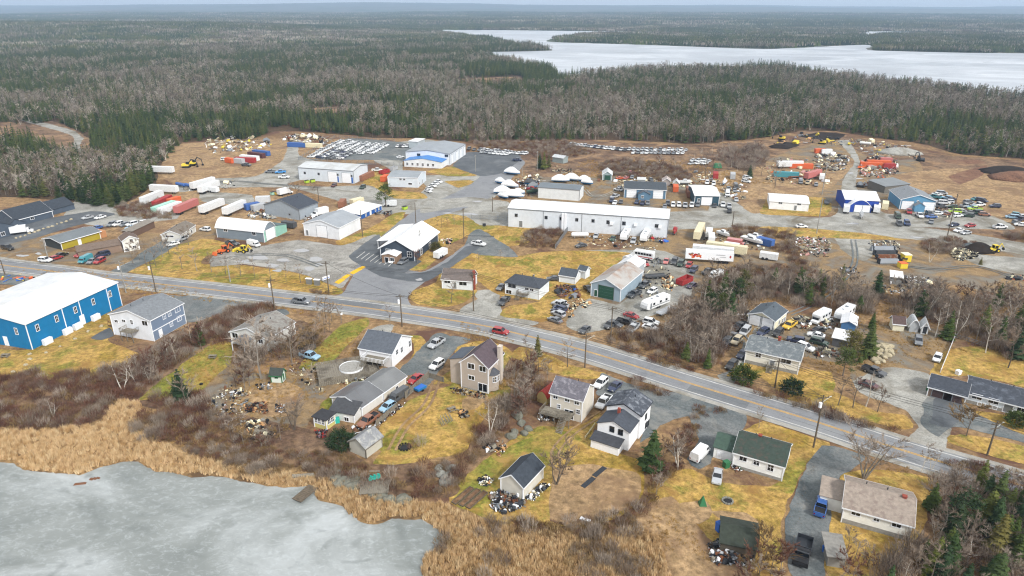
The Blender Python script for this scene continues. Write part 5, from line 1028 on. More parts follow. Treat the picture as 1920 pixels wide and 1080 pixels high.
def dumpster_mesh():
    b = MB(); L_, Wd, Hh = 6.2, 2.4, 1.9
    for s in (-1, 1): b.box(-L_ / 2, L_ / 2, s * Wd / 2 - .06, s * Wd / 2 + .06, .25, Hh)
    b.box(-L_ / 2, -L_ / 2 + .1, -Wd / 2, Wd / 2, .25, Hh); b.box(L_ / 2 - .1, L_ / 2, -Wd / 2, Wd / 2, .25, Hh); b.box(-L_ / 2, L_ / 2, -Wd / 2, Wd / 2, .2, .35, 1)
    for s in (-1, 1):
        b.box(-L_ / 2, L_ / 2, s * Wd / 2 - .1, s * Wd / 2 + .1, Hh - .12, Hh)
        for i in range(8): x = -L_ / 2 + .3 + i * .8; b.box(x - .05, x + .05, s * Wd / 2 - .12, s * Wd / 2 + .12, .25, Hh)
    return b.mesh('dumpster', ['dull', 'brown'])
def bin_mesh():
    b = MB(); b.box(-1, 1, -.7, .7, .15, 1.4, tx=-.1, ty=-.15); b.box(-1.08, 1.08, -.85, .85, 1.4, 1.5, 1); b.box(-1.15, 1.15, -.1, .1, .9, 1.1); return b.mesh('waste_bin', ['dull', 'black'])
def boxtruck(L_=7.5):
    b = MB(); b.box(-L_ / 2, L_ / 2 - 2.2, -1.2, 1.2, .95, 3.3); st = [(L_ / 2 - 2.1, .5, 2.2), (L_ / 2 - 1.5, .45, 2.25), (L_ / 2 - .9, .45, 1.35), (L_ / 2, .5, 1.15)]
    b.loft([sect(x, a, c, 1.05) for x, a, c in st]); b.box(L_ / 2 - 1.55, L_ / 2 - .95, -.98, .98, 1.4, 2.1, 1, tx=.0); b.box(-L_ / 2, L_ / 2 - .3, -.5, .5, .55, .95, 2)
    for x in (-L_ / 2 + 1.3, L_ / 2 - 1.1):
        for s in (-1, 1): b.cyl((x, s * .8, .42), (x, s * 1.1, .42), .42, n=10, mi=2)
    return b.mesh('box_truck', ['paint', 'glass', 'black'])
def tanker(): 
    b = MB(); b.cyl((-3, 0, 1.3), (3, 0, 1.3), .8, n=12); b.cyl((-3.3, 0, 1.3), (-3, 0, 1.3), .5, .8, 12); b.cyl((3, 0, 1.3), (3.3, 0, 1.3), .8, .5, 12)
    for x in (-2, 2): b.box(x - .15, x + .15, -.6, .6, 0, .7, 1)
    return b.mesh('propane_tank', ['dull', 'concrete'])
def bus_mesh():
    b = MB(); b.loft([sect(x, a, c, 1.2, .1, .93) for x, a, c in [(-4, .6, 2.8), (-3.8, .5, 3.0), (2.8, .5, 3.0), (3.2, .5, 2.7), (3.4, .5, 1.5), (4.2, .55, 1.3)]])
    for s in (-1, 1):
        for i in range(6): b.box(-3.5 + i * 1.02, -2.62 + i * 1.02, s * 1.2 - .02, s * 1.2 + .02, 1.75, 2.5, 1)
        for x in (-2.6, 3.1): b.cyl((x, s * .9, .42), (x, s * 1.22, .42), .42, n=10, mi=2)
        b.box(-3.9, 3, s * 1.2 - .015, s * 1.2 + .015, .9, 1.2, 3)
    b.box(3.18, 3.36, -1, 1, 1.7, 2.5, 1); return b.mesh('minibus', ['paint', 'glass', 'black', 'redp'])
def motorhome():
    b = MB(); b.loft([sect(x, a, c, 1.2, .1, .95) for x, a, c in [(-3.5, .7, 2.9), (-3.3, .5, 3.1), (2.4, .5, 3.1), (3.0, 2.0, 2.9), (3.1, 2.1, 2.7)]]); b.loft([sect(x, a, c, 1.0) for x, a, c in [(2.0, .5, 2.0), (2.8, .5, 2.0), (3.3, .5, 1.3), (4.0, .55, 1.1)]]); b.box(2.85, 3.25, -.9, .9, 1.35, 1.95, 1)
    for s in (-1, 1):
        for x in (-2.4, -.6, 1): b.box(x - .5, x + .5, s * 1.2 - .02, s * 1.2 + .02, 1.7, 2.4, 1)
        for x in (-2.1, 3.2): b.cyl((x, s * .85, .4), (x, s * 1.18, .4), .4, n=10, mi=2)
    b.box(-1.5, -.8, -.4, .4, 3.08, 3.35); b.box(.4, .9, -.3, .3, 3.08, 3.2); return b.mesh('motorhome', ['paint', 'glass', 'black'])
def flatbed():
    b = MB(); b.box(-3.5, 3.5, -1.1, 1.1, .6, .8); b.box(-3.5, 3.5, -1.12, -1.05, .8, 1.1); b.box(-3.5, 3.5, 1.05, 1.12, .8, 1.1)
    for x in (-1, .2):
        for s in (-1, 1): b.cyl((x, s * .8, .35), (x, s * 1.1, .35), .35, n=8, mi=1)
    b.cyl((3.5, .6, .6), (4.8, 0, .5), .07, n=4, mi=1); b.cyl((3.5, -.6, .6), (4.8, 0, .5), .07, n=4, mi=1); return b.mesh('flat_trailer', ['dull', 'black'])
OB = dict(cont=(lambda: container_mesh(), 'shipping_container', 'container', 'shipping container'), cont20=(lambda: container_mesh(6.1), 'shipping_container', 'container', 'short shipping container'), semi=(lambda: boxtrailer(), 'semi_trailer', 'trailer', 'semi trailer'),
          boxt=(lambda: boxtrailer(6, 2.3, .5, 2.6), 'box_trailer', 'trailer', 'box trailer'), rv=(lambda: rvtrailer(), 'travel_trailer', 'camper', 'camper trailer'), rvl=(lambda: rvtrailer(10.5), 'travel_trailer', 'camper', 'long travel trailer'),
          wrap=(lambda: boat_mesh(9), 'wrapped_boat', 'boat', 'shrink wrapped boat'), wraps=(lambda: boat_mesh(6), 'wrapped_boat', 'boat', 'small covered boat'), boat=(lambda: boat_mesh(9, False), 'motor_boat', 'boat', 'cabin boat'), boats=(lambda: boat_mesh(6, False), 'motor_boat', 'boat', 'small motor boat'),
          dump=(dumpster_mesh, 'dumpster', 'dumpster', 'open dumpster'), bin=(bin_mesh, 'waste_bin', 'bin', 'waste bin'), truck=(boxtruck, 'box_truck', 'truck', 'box truck'), tank=(tanker, 'propane_tank', 'tank', 'tank'), bus=(bus_mesh, 'minibus', 'bus', 'minibus'), mh=(motorhome, 'motorhome', 'camper', 'motorhome'), flat=(flatbed, 'flat_trailer', 'trailer', 'flat trailer'))
def objs(txt):
    for r in txt.strip().split('\n'):
        f = r.split(); k, c_ = f[0], f[1]; fn, nm, cat, kn = OB[k]; me = proto(k, fn); loc, rz = place((float(f[2]), float(f[3])), (float(f[4]), float(f[5])), .4)
        o = put(me, nm, '%s %s %s' % (CW.get(c_, c_), kn, ' '.join(f[6:])), cat, loc + Vector((0, 0, .06)), rz, c_)
objs('''semi white 268 385 304 370 at the left end of the container row by the wood
cont red 290 388 320 374 between the white trailers and the wood
cont20 orange 318 383 336 377 behind the red container
cont mint 294 397 322 387 in the container row by the wood
cont white 304 399 334 388 in the container row by the wood
semi pink 328 404 372 385 largest of the container row by the wood
semi white 292 360 326 362 behind the container row
semi white 288 324 318 325 alone at the wood's edge
semi white 362 356 400 345 beside the blue tanks
semi white 380 362 405 352 behind the blue tanks
semi white 378 402 418 386 on the dry grass behind the mint ended workshop
semi white 425 404 456 390 second on the dry grass behind the mint ended workshop
cont20 blue 460 393 486 388 left of the dark roofed grey shed
cont20 lightgrey 481 378 506 377 behind the dark roofed grey shed
cont20 silver 475 395 496 390 left of the dark roofed grey shed
boxt white 391 358 408 360 small and square beside the long white trailers
cont20 silver 440 304 458 306 lowest in the container stack
cont red 441 302 480 304 near the bottom of the container stack
cont white 447 297 490 301 in the middle of the container stack
cont maroon 463 291 500 296 in the upper part of the container stack
cont blue 470 287 511 292 at the top of the container stack
cont20 orange 426 303 437 305 left of the container stack
cont blue 546 274 568 275 with a bright tarpaulin beside the fenced lot
cont cream 576 275 597 276 beside the fenced lot
cont rusty 672 340 702 327 right of the long white warehouse
cont20 orange 713 343 730 332 on dry grass left of the small white building
dump red 714 326 727 322 right of the long white warehouse
dump silver 733 320 742 316 right of the red dumpster
cont20 cream 656 385 683 378 behind the blue walled office hut
cont20 rusty 638 390 646 380 behind the white gabled shed
boxt white 722 385 740 385 behind the lone pine
truck white 612 400 588 406 behind the white gabled shed
boxt darkgrey 532 424 553 427 between the workshop and the white gabled shed
bin lime 571 343 580 341 at the corner of the long white warehouse
bin lime 583 341 590 340 at the corner of the long white warehouse
bin lime 754 393 764 390 on asphalt right of the lone pine
bin mint 508 365 516 363 at the gravel road fork
bin yellow 517 365 524 363 at the gravel road fork
truck white 527 366 543 362 among the bare trees at the gravel fork
wrap white 953 326 969 328 at the head of the boat yard
wrap white 942 350 972 354 in the middle of the boat yard
wraps white 930 343 948 346 at the back of the boat yard
wrap white 930 363 958 364 lowest left in the boat yard
wrap white 952 370 976 372 near the long warehouse in the boat yard
wraps white 958 366 986 365 between the wrapped boats
wraps white 940 371 948 373 beside the gravel road
wraps grey 990 355 1008 352 beside the dark roofed metal shed
boats red 990 358 1006 361 beside the dark roofed metal shed
boats green 990 363 1008 362 beside the dark roofed metal shed
wraps darkgrey 985 346 1005 348 in the boat yard
wrap white 1038 341 1064 342 behind the dark roofed metal shed
wrap white 1063 338 1084 340 behind the dark roofed metal shed
wraps white 1084 340 1108 341 behind the dark roofed metal shed
wraps white 1092 345 1110 347 right of the dark roofed metal shed
truck white 22 439 62 434 parked before the dark slate building
boxt white 817 485 835 475 at the kerb of the side street
tank white 1074 444 1100 444 below the very long warehouse
rv white 1182 432 1162 461 below the very long warehouse, left of the two campers
rv white 1218 434 1200 463 below the very long warehouse, right of the two campers
boats red 1268 426 1262 450 with a white deck at the very long warehouse's right end
semi cream 1316 430 1304 455 end on behind the big white semi trailer
truck white 1328 447 1330 437 end on behind the big white semi trailer
mh white 1334 462 1332 442 behind the big white semi trailer
boats white 1340 437 1372 449 behind the big white semi trailer
truck pink 1362 460 1402 466 behind the big white semi trailer
boat white 1388 448 1432 462 with a maroon keel beside the blue container
boats white 1402 446 1430 452 behind the cabin boat
cont20 blue 1419 454 1450 462 behind the cabin boat
semi white 1296 476 1376 484 behind the long parked semi trailer
semi cream 1340 472 1382 478 behind the big white semi trailer
truck white 1356 468 1396 474 behind the big white semi trailer
boxt white 1420 482 1462 488 right of the big white semi trailer
bus white 1222 486 1188 480 behind the barn
rv white 1196 500 1180 494 behind the barn roof
rvl white 1252 564 1204 583 in the barn yard
flat silver 1264 577 1233 592 with a pale load below the long travel trailer
dump red 1298 522 1268 536 in the barn yard
flat darkgrey 1240 518 1218 520 behind the barn's right wall
mh white 1552 592 1524 608 in the crowded car yard
rv white 1590 588 1575 598 behind the blue container shelter
truck white 1586 402 1586 390 left of the arched fabric garage
rv white 1643 400 1643 390 between the arched garage and the cream container
cont20 cream 1660 378 1658 400 right of the arched fabric garage
boats silver 1614 402 1614 414 before the arched fabric garage
flat darkgrey 1550 375 1550 384 in the gravel drive left of the arched garage
cont20 orange 1267 361 1266 352 between the two workshops
cont rusty 1294 372 1290 356 left of the dark teal workshop
cont20 red 1342 339 1341 325 behind the dark teal workshop
cont20 silver 1374 340 1373 326 behind the dark teal workshop
wraps white 1361 342 1354 350 behind the dark teal workshop
boats white 1275 345 1294 345 between the two workshops
cont teal 1462 330 1485 331 in the long trailer row
flat rusty 1486 332 1498 332 in the long trailer row
semi pink 1518 335 1528 332 in the long trailer row
boxt white 1540 340 1541 330 beside the estate gravel track
cont orange 1483 314 1520 315 at the back of the long trailer row
semi white 1470 314 1490 314 at the back of the long trailer row
cont orange 1634 308 1660 309 in the rubble yard
cont orange 1625 312 1645 313 in the rubble yard
cont20 pink 1650 303 1672 304 in the rubble yard
cont20 red 1655 314 1678 315 in the rubble yard
cont20 orange 1531 286 1543 286 at the track end of the rubble yard
cont20 white 1545 287 1553 287 at the track end of the rubble yard
tank blue 334 348 344 350 left of the long white trailer by the wood
tank blue 350 350 362 352 beside the first blue tank
tank white 1632 272 1612 270 at the far end of the track
bin yellow 1693 497 1698 484 beside the stacked trusses, yellow portable cabin
bin green 738 0 738 0 x'''.rsplit('\n', 1)[0])
# the big semi trailer with its printed side
loc, rz = place((1284, 486), (1374, 492), .4); t = thing('semi_trailer', 'big white semi trailer with a red printed picture on its long side', 'trailer', loc, rz)
b = MB(); b.box(-8, 8, -1.3, 1.3, 1.15, 4.0); link('box', b.mesh('box', 'white'), t); b = MB(); b.box(-7.5, 7.5, -.5, .5, .8, 1.15); link('chassis', b.mesh('chassis', 'black'), t)
for x in (3.4, 4.7, 6.0):
    for s in (-1, 1):
        b = MB(); b.cyl((x, s * .9, .5), (x, s * 1.25, .5), .5, n=12); link('wheel', b.mesh('wheel', 'tyre'), t)
b = MB(); random.seed(3)
for i in range(16):
    x = -4.6 + random.uniform(-2.2, 2.2); z = 2.5 + random.uniform(-.7, .7); r_ = random.uniform(.18, .45); k = 7
    b.poly([(x + r_ * 1.5 * math.cos(2 * PI * q / k), -1.31 - i * .001, z + r_ * math.sin(2 * PI * q / k)) for q in range(k)][::1], i % 3)
link('printed_picture', b.mesh('printed_picture', ['redp', 'pinkp' if 'pinkp' in M else 'rustm', 'orange']), t)
b = MB()
for i in range(9): b.box(2.2 + i * .34, 2.42 + i * .34, -1.315, -1.3, 3.0, 3.0 + .22 + .1 * (i % 2))
for i in range(7): b.box(3.4 + i * .3, 3.6 + i * .3, -1.315, -1.3, 2.3, 2.5)
link('lettering', b.mesh('lettering', 'steel'), t); b = MB(); b.poly([(6.9 + .3 * math.cos(q * PI / 4), -1.31, 2.7 + .5 * math.sin(q * PI / 4)) for q in range(8)]); link('emblem', b.mesh('emblem', 'redp'), t)
# dump truck bottom right
loc, rz = place((1508, 1020), (1500, 1058), .6); t = thing('dump_truck', 'dark dump truck with an open tipper bed on the gravel drive at the bottom', 'truck', loc, rz)
b = MB(); b.loft([sect(x, a, c, 1.15) for x, a, c in [(.7, .6, 2.5), (1.3, .6, 2.6), (1.9, .6, 1.7), (3.0, .65, 1.5)]]); link('cab', b.mesh('cab', 'black'), t)
b = MB(); b.box(1.35, 1.85, -1, 1, 1.75, 2.45); link('windscreen', b.mesh('windscreen', 'glass'), t)
b = MB(); b.box(-3.2, .5, -1.2, 1.2, 1.0, 1.15)
for s in (-1, 1): b.box(-3.2, .5, s * 1.2 - .05, s * 1.2 + .05, 1.15, 1.9)
b.box(.4, .5, -1.2, 1.2, 1.15, 2.5); b.box(-3.25, -3.15, -1.25, 1.25, 1.15, 1.9); link('tipper_bed', b.mesh('tipper_bed', 'dark'), t)
for x in (-2.2, 2.1):
    for s in (-1, 1): b = MB(); b.cyl((x, s * .8, .48), (x, s * 1.18, .48), .48, n=12); link('wheel', b.mesh('wheel', 'tyre'), t)
def backhoe(p1, p2, colr, lab, dig=True, roofc='black'):
    loc, rz = place(p1, p2, .8); t = thing('backhoe', lab, 'backhoe', loc, rz)
    b = MB(); b.box(-1.2, 2.2, -.5, .5, .7, 1.5, tx=.1); b.box(1.0, 2.3, -.45, .45, 1.3, 1.7, tx=.1); link('body', b.mesh('body', colr), t)
    b = MB(); b.box(-.9, .6, -.75, .75, 2.6, 2.72)
    for x in (-.85, .55):
        for s in (-.7, .7): b.box(x - .05, x + .05, s - .05, s + .05, 1.3, 2.6)
    link('cab', b.mesh('cab', colr), t)
    b = MB(); b.box(-.8, .5, -.66, .66, 1.5, 2.55); link('cab_glass', b.mesh('cab_glass', 'glass'), t)
    for x, r_ in ((-.9, .75), (1.7, .5)):
        for s in (-1, 1): b = MB(); b.cyl((x, s * .7, r_), (x, s * 1.1, r_), r_, n=14); wv = link('wheel', b.mesh('wheel', 'tyre'), t); b = MB(); b.cyl((x, s * .69, r_), (x, s * 1.12, r_), r_ * .5, n=8); link('rim', b.mesh('rim', colr), wv)
    b = MB(); b.cyl((1.6, .6, 1.3), (3.4, .6, .9), .12, n=5); b.cyl((1.6, -.6, 1.3), (3.4, -.6, .9), .12, n=5); link('loader_arm', b.mesh('loader_arm', colr), t)
    b = MB(); b.prism([(3.3, .2), (3.4, 1.1), (3.6, 1.2), (4.2, .2)], -1.15, 1.15, 'y'); link('loader_bucket', b.mesh('loader_bucket', colr), t)
    b = MB(); b.cyl((-1.3, 0, 1.0), (-2.3, 0, 3.2), .2, .15, 5); b.cyl((-2.3, 0, 3.2), (-3.6, 0, 1.6), .16, .12, 5); link('boom', b.mesh('boom', colr), t)
    b = MB(); b.prism([(-3.9, .9), (-3.5, 1.7), (-3.2, 1.0), (-3.5, .6)], -.4, .4, 'y'); link('digging_bucket', b.mesh('digging_bucket', 'black'), t)
backhoe((470, 471), (442, 468), 'yellowt', 'yellow backhoe with raised digging arm on the wet yard'); backhoe((428, 468), (413, 472), 'orange', 'orange tractor loader left of the yellow backhoe'); backhoe((1876, 468), (1852, 469), 'yellowt', 'yellow backhoe beside the black gravel heap')
def excavator(p, rz, colr, lab):
    loc = W(*p); t = thing('excavator', lab, 'excavator', loc, rz)
    for s in (-1, 1):
        b = MB(); b.prism([(-2, .15), (-1.7, 0), (1.7, 0), (2, .15), (2, .7), (1.7, .9), (-1.7, .9), (-2, .7)], s * 1.2 - .3, s * 1.2 + .3, 'y'); b2 = b; me = MB(); me.v = [(v[0], v[1], v[2]) for v in b.v]; me.f = b.f; me.m = b.m; link('track', me.mesh('track', 'tyre'), t)
    b = MB(); b.box(-2.2, 1.3, -1.3, 1.3, 1.0, 1.7, tx=.1, ty=.1); b.box(-2.2, -.8, -1.2, 1.2, 1.7, 2.2, tx=.2, ty=.1); link('body', b.mesh('body', colr), t)
    b = MB(); b.box(-.3, 1.3, .3, 1.3, 1.7, 3.0, tx=.15, ty=.1); link('cab', b.mesh('cab', 'glass'), t)
    b = MB(); b.cyl((.8, -.2, 1.6), (3.2, -.2, 4.6), .3, .28, 6); b.cyl((3.2, -.2, 4.6), (5.4, -.2, 3.6), .28, .22, 6); link('boom', b.mesh('boom', 'dark'), t)
    b = MB(); b.cyl((5.4, -.2, 3.9), (5.9, -.2, .9), .22, .18, 6); link('arm', b.mesh('arm', 'dark'), t)
    b = MB(); b.prism([(5.4, .3), (5.6, 1.1), (6.2, 1.0), (6.3, .2)], -.7, .3, 'y'); link('bucket', b.mesh('bucket', 'black'), t)
excavator((350, 314), .1, 'yellowt', 'dark boomed yellow excavator, left of the pair by the wood'); excavator((362, 310), -.1, 'yellowt', 'dark boomed yellow excavator, right of the pair by the wood'); excavator((1725, 302), 1.6, 'dark', 'black excavator alone on the brown field')
for p, lab in (((1465, 262), 'small yellow loader at the far forest edge'), ((1541, 270), 'yellow loader at the far end of the track')): excavator(p, 2.5, 'yellowt', lab)
# ---------------- poles and wires ----------------
def pole(base, top, lab, arm=True, lamp=False, trans=False, double=False, m_='woodpole', rot=0.0):
    g = W(*base); h = max(5, min(24, solve_h(g.x, g.y, top[1]))); t = thing('utility_pole', lab, 'utility pole', g, rot, 'utility poles'); b = MB(); b.cyl((0, 0, 0), (0, 0, h), .19, .13, 8); link('pole', b.mesh('pole', m_), t)
    if arm:
        b = MB(); b.box(-1.2, 1.2, -.07, .07, h - .7, h - .55)
        for x in (-1.1, -.4, .4, 1.1): b.cyl((x, 0, h - .55), (x, 0, h - .3), .05, n=5)
        link('crossarm', b.mesh('crossarm', m_), t)
    if double: b = MB(); b.box(-1.1, 1.1, -.07, .07, h - 1.7, h - 1.55); link('crossarm', b.mesh('crossarm', m_), t)
    if lamp: b = MB(); b.cyl((0, 0, h - 1.6), (2.0, .6, h - .9), .05, n=5); b.box(1.9, 2.3, .5, .7, h - .95, h - .85); link('street_lamp', b.mesh('street_lamp', 'lampglass'), t)
    if trans: b = MB(); b.cyl((-.5, -.2, h - 2.6), (-.5, -.2, h - 1.5), .3, n=8); link('transformer', b.mesh('transformer', 'lightgreyp' if 'lightgreyp' in M else 'white'), t)
    return Vector((g.x, g.y, h - .4)), rot
P = {}
for k, b_, t_, lab, kw in [('a0', (9.4, 515.6), (1, 487), 'wooden pole at the left edge on the near roadside', dict(arm=False)), ('a1', (91.7, 489.6), (84.6, 446), 'grey pole in the gravel lot by the yellow fronted building', dict(m_='concrete')),
    ('s1', (236.5, 549), (223, 490), 'grey pole with street lamp behind the blue warehouse', dict(lamp=True, trans=True, m_='concrete')), ('n1', (292.7, 548), (281, 490), 'black pole behind the two storey white house', dict(trans=True)),
    ('n2', (432, 529), (427.5, 480), 'grey pole in the row of street saplings', dict(m_='concrete', lamp=True)), ('s2', (515.4, 583), (509, 522), 'pole on the near roadside opposite the wet yard', dict(trans=True)), ('n3', (616.5, 547), (611, 490), 'pole at the junction corner beside the community mailboxes', dict(lamp=True)),
    ('s3', (754, 612.5), (747.7, 552), 'pole on the near roadside above the white house', dict(trans=True)), ('n4', (888, 583), (886.7, 511), 'pole on the round grass island in the gravel loop', dict()), ('s4', (1096.5, 689.6), (1094.4, 627), 'pole before the beige two storey house roadside', dict(lamp=True)),
    ('n5', (1145, 637.5), (1144.5, 575), 'pole in the red brush by the barn yard', dict()), ('n6', (1452.5, 727), (1455.6, 673), 'pole before the cream bungalow steps', dict()), ('s5', (1525, 839), (1541, 741), 'tall pole with transformer and lamp on the near roadside', dict(lamp=True, trans=True)),
    ('n7', (1850.6, 854), (1864, 790), 'pole on the far roadside near the right edge', dict(double=True, lamp=True)), ('i1', (680, 443.8), (678, 394), 'pole at the right corner of the white gabled shed', dict(arm=False)), ('i2', (780, 420.6), (778.8, 380), 'pole behind the restaurant roof', dict(arm=False)),
    ('i3', (870, 454), (870.4, 390), 'pole in the dry lawn left of the very long warehouse', dict()), ('i4', (923.5, 396.7), (923, 369), 'pole on the verge left of the very long warehouse', dict(arm=False)), ('i5', (891.7, 321.7), (891, 290), 'pale pole on the lawn island by the asphalt yard', dict(m_='concrete')),
    ('i6', (1007, 319.6), (1007, 283), 'pale pole left of the dark spruce clump', dict(m_='concrete')), ('i7', (979, 330), (978.5, 311), 'pale pole at the head of the boat yard', dict(m_='concrete')), ('e1', (1373, 423.8), (1375, 396), 'pole beside the estate road near the shrubs', dict(arm=False)),
    ('e2', (1531, 438), (1538, 372), 'tall pole beside the gravel road opposite the white building', dict(m_='concrete')), ('e3', (1541, 365), (1547, 305), 'tall pole beside the track north of the gravel road', dict(m_='concrete')), ('e4', (1775, 446.7), (1781.5, 363), 'tall dark pole before the scrapyard', dict()),
    ('e5', (1321.7, 334), (1322, 300), 'thin pole behind the dark teal workshop', dict(arm=False)), ('e6', (789, 470), (788, 431), 'pole standing against the restaurant roof', dict(double=True, m_='concrete')), ('b1', (598, 377), (594, 350), 'pole beside the long white warehouse forecourt', dict(arm=False)), ('n0', (-60, 500), (-70, 450), '', {}) ]:
    if lab: P[k], _ = pole(b_, t_, lab, rot=.2 if k[0] in 'ns' else 1.2, **kw)
def wires(a, b, lab, n=3, sag=.8, sp=1.0):
    if isinstance(b, tuple): b = Vector(b)
    mb = MB(); d = (b - a).normalized(); s = Vector((-d.y, d.x, 0))
    for k in range(n):
        o = s * ((k - (n - 1) / 2) * sp); pr = None
        for i in range(11):
            t = i / 10; q = a.lerp(b, t) + o; q.z -= sag * 4 * t * (1 - t)
            if pr is not None: mb.cyl(pr, q, .04, n=3, cap=False)
            pr = q
    mid = (a + b) / 2; me = mb.mesh('power_line', 'wire'); o_ = link('power_line', me); tag(o_, lab, 'power line', 'power lines'); return o_
NM = dict(a0='left edge pole', n1='black pole', n2='sapling row pole', n3='junction pole', n4='grass island pole', n5='brush pole', n6='bungalow pole', n7='right edge pole', s1='warehouse pole', s2='pole opposite the wet yard', s3='pole above the white house', s4='beige house pole', s5='tall transformer pole')
for a_, b_ in (('n1', 'n2'), ('n2', 'n3'), ('n3', 'n4'), ('n4', 'n5'), ('n5', 'n6'), ('n6', 'n7')): wires(P[a_], P[b_], 'overhead wires between the %s and the %s' % (NM[a_], NM[b_]))
for a_, b_ in (('a0', 's1'), ('s1', 's2'), ('s2', 's3'), ('s3', 's4'), ('s4', 's5')): wires(P[a_], P[b_], 'overhead wires between the %s and the %s' % (NM[a_], NM[b_]), 2)
wires(P['n7'], W(2100, 930) + Vector((0, 0, 9)), 'overhead wires leaving the frame beyond the right edge pole'); wires(P['n3'], P['s3'], 'wire crossing the road from the junction pole', 1); wires(P['s5'], P['n6'], 'wire crossing the road to the bungalow pole', 1)
# ---------------- hills and woods ----------------
def sm(a, b, x): t = np.clip((x - a) / (b - a), 0, 1); return t * t * (3 - 2 * t)
def fnoise(x, y, s, seed=0):
    """smooth value noise, 0..1, on arrays"""
    x = np.asarray(x, float) / s + seed * 17.3; y = np.asarray(y, float) / s + seed * 9.7; xi = np.floor(x).astype(np.int64); yi = np.floor(y).astype(np.int64); fx = x - xi; fy = y - yi
    fx = fx * fx * (3 - 2 * fx); fy = fy * fy * (3 - 2 * fy)
    def hsh(a, b): n = (a * 374761393 + b * 668265263 + seed * 1442695041) & 0x7fffffff; n = ((n ^ (n >> 13)) * 1274126177) & 0x7fffffff; return (n ^ (n >> 16)) % 10007 / 10007.0
    return (hsh(xi, yi) * (1 - fx) + hsh(xi + 1, yi) * fx) * (1 - fy) + (hsh(xi, yi + 1) * (1 - fx) + hsh(xi + 1, yi + 1) * fx) * fy
def hillz(x, y):
    n1 = fnoise(x, y, 1800, 3) * .7 + fnoise(x, y, 600, 4) * .3; n2 = fnoise(x, y, 4200, 5) * .75 + fnoise(x, y, 1400, 6) * .25
    return 26 * np.exp(-((y - 2400) / 480) ** 2) * sm(-420, -1100, x) + 8 * n1 * sm(3100, 3600, y) + 48 * n1 * sm(4200, 7500, y) + 100 * sm(7200, 11400, y) * (.2 + .9 * n2)
gx = np.linspace(-11900, 11900, 160); gy = np.concatenate([np.linspace(1300, 5000, 60), np.linspace(5120, 12500, 74)])
X, Y = np.meshgrid(gx, gy); Z = hillz(X, Y) + .03; nx, ny = len(gx), len(gy)
me = bpy.data.meshes.new('hills'); idx = np.arange(nx * ny).reshape(ny, nx)
fs = np.stack([idx[:-1, :-1], idx[:-1, 1:], idx[1:, 1:], idx[1:, :-1]], -1).reshape(-1, 4)
me.from_pydata(np.stack([X, Y, Z], -1).reshape(-1, 3).tolist(), [], fs.tolist()); me.materials.append(M['canopy_far']); me.polygons.foreach_set('use_smooth', [True] * len(fs)); tag(link('hills', me), kind='structure')
def sliver(mb, p, d, l, w_, mi=0, rnd=random):
    d = Vector(d).normalized(); s = d.cross(Vector((rnd.uniform(-1, 1), rnd.uniform(-1, 1), rnd.uniform(-1, 1))))
    if s.length < .01: return
    s.normalize(); p = Vector(p); n = len(mb.v); q = p + d * l
    mb.v += [tuple(p - s * w_ / 2), tuple(p + s * w_ / 2), tuple(q)]; mb.f.append((n, n + 1, n + 2)); mb.m.append(mi)
def bare_tree(seed, h=9, cr=2.6, limbs=7, subs=5, tw=7, tww=.06, stems=1, low=.3, n=4, up=.9):
    r = random.Random(seed); tr = MB(); cw = MB()
    for st in range(stems):
        an = r.uniform(0, 2 * PI); lean = Vector((math.cos(an), math.sin(an), 0)) * (.05 if stems == 1 else .28); base = Vector((0, 0, 0)) + lean * .4; hh = h * r.uniform(.8, 1) if stems > 1 else h; pr = base; rad = h * .016
        pts = [base + (lean + Vector((r.uniform(-.05, .05), r.uniform(-.05, .05), 1))) * (hh * t) for t in (0, .3, .6, .92)]; pts[0] = base
        for i in range(3): tr.cyl(pts[i], pts[i + 1], rad * (1 - i * .3), rad * (.7 - i * .3) + .01, n, cap=False)
        for k in range(limbs):
            t = low + (1 - low) * (k + r.random()) / limbs; t = min(t, .95); i = 0 if t < .3 else 1 if t < .6 else 2; tt = (t - (0, .3, .6)[i]) / (.3, .3, .32)[i]; p = pts[i].lerp(pts[i + 1], min(1, tt))
            a = r.uniform(0, 2 * PI); ln = cr * (1.25 - .75 * t) * r.uniform(.7, 1.15); d = Vector((math.cos(a), math.sin(a), up * r.uniform(.7, 1.3))).normalized(); e = p + d * ln
            tr.cyl(p, e, rad * .45 * (1.1 - t), .015, 3, cap=False)
            for s_ in range(subs):
                q = p.lerp(e, .25 + .75 * (s_ + r.random()) / subs); d2 = (d + Vector((r.uniform(-.9, .9), r.uniform(-.9, .9), r.uniform(-.1, .9)))).normalized(); l2 = ln * r.uniform(.25, .5)
                sliver(cw, q, d2, l2 * 1.2, tww * 1.5, 0, r)
                for w__ in range(tw):
                    u_ = q + d2 * (l2 * r.random()); sliver(cw, u_, d2 + Vector((r.uniform(-1, 1), r.uniform(-1, 1), r.uniform(-.4, 1))), l2 * r.uniform(.4, .9), tww, 0, r)
    return tr, cw
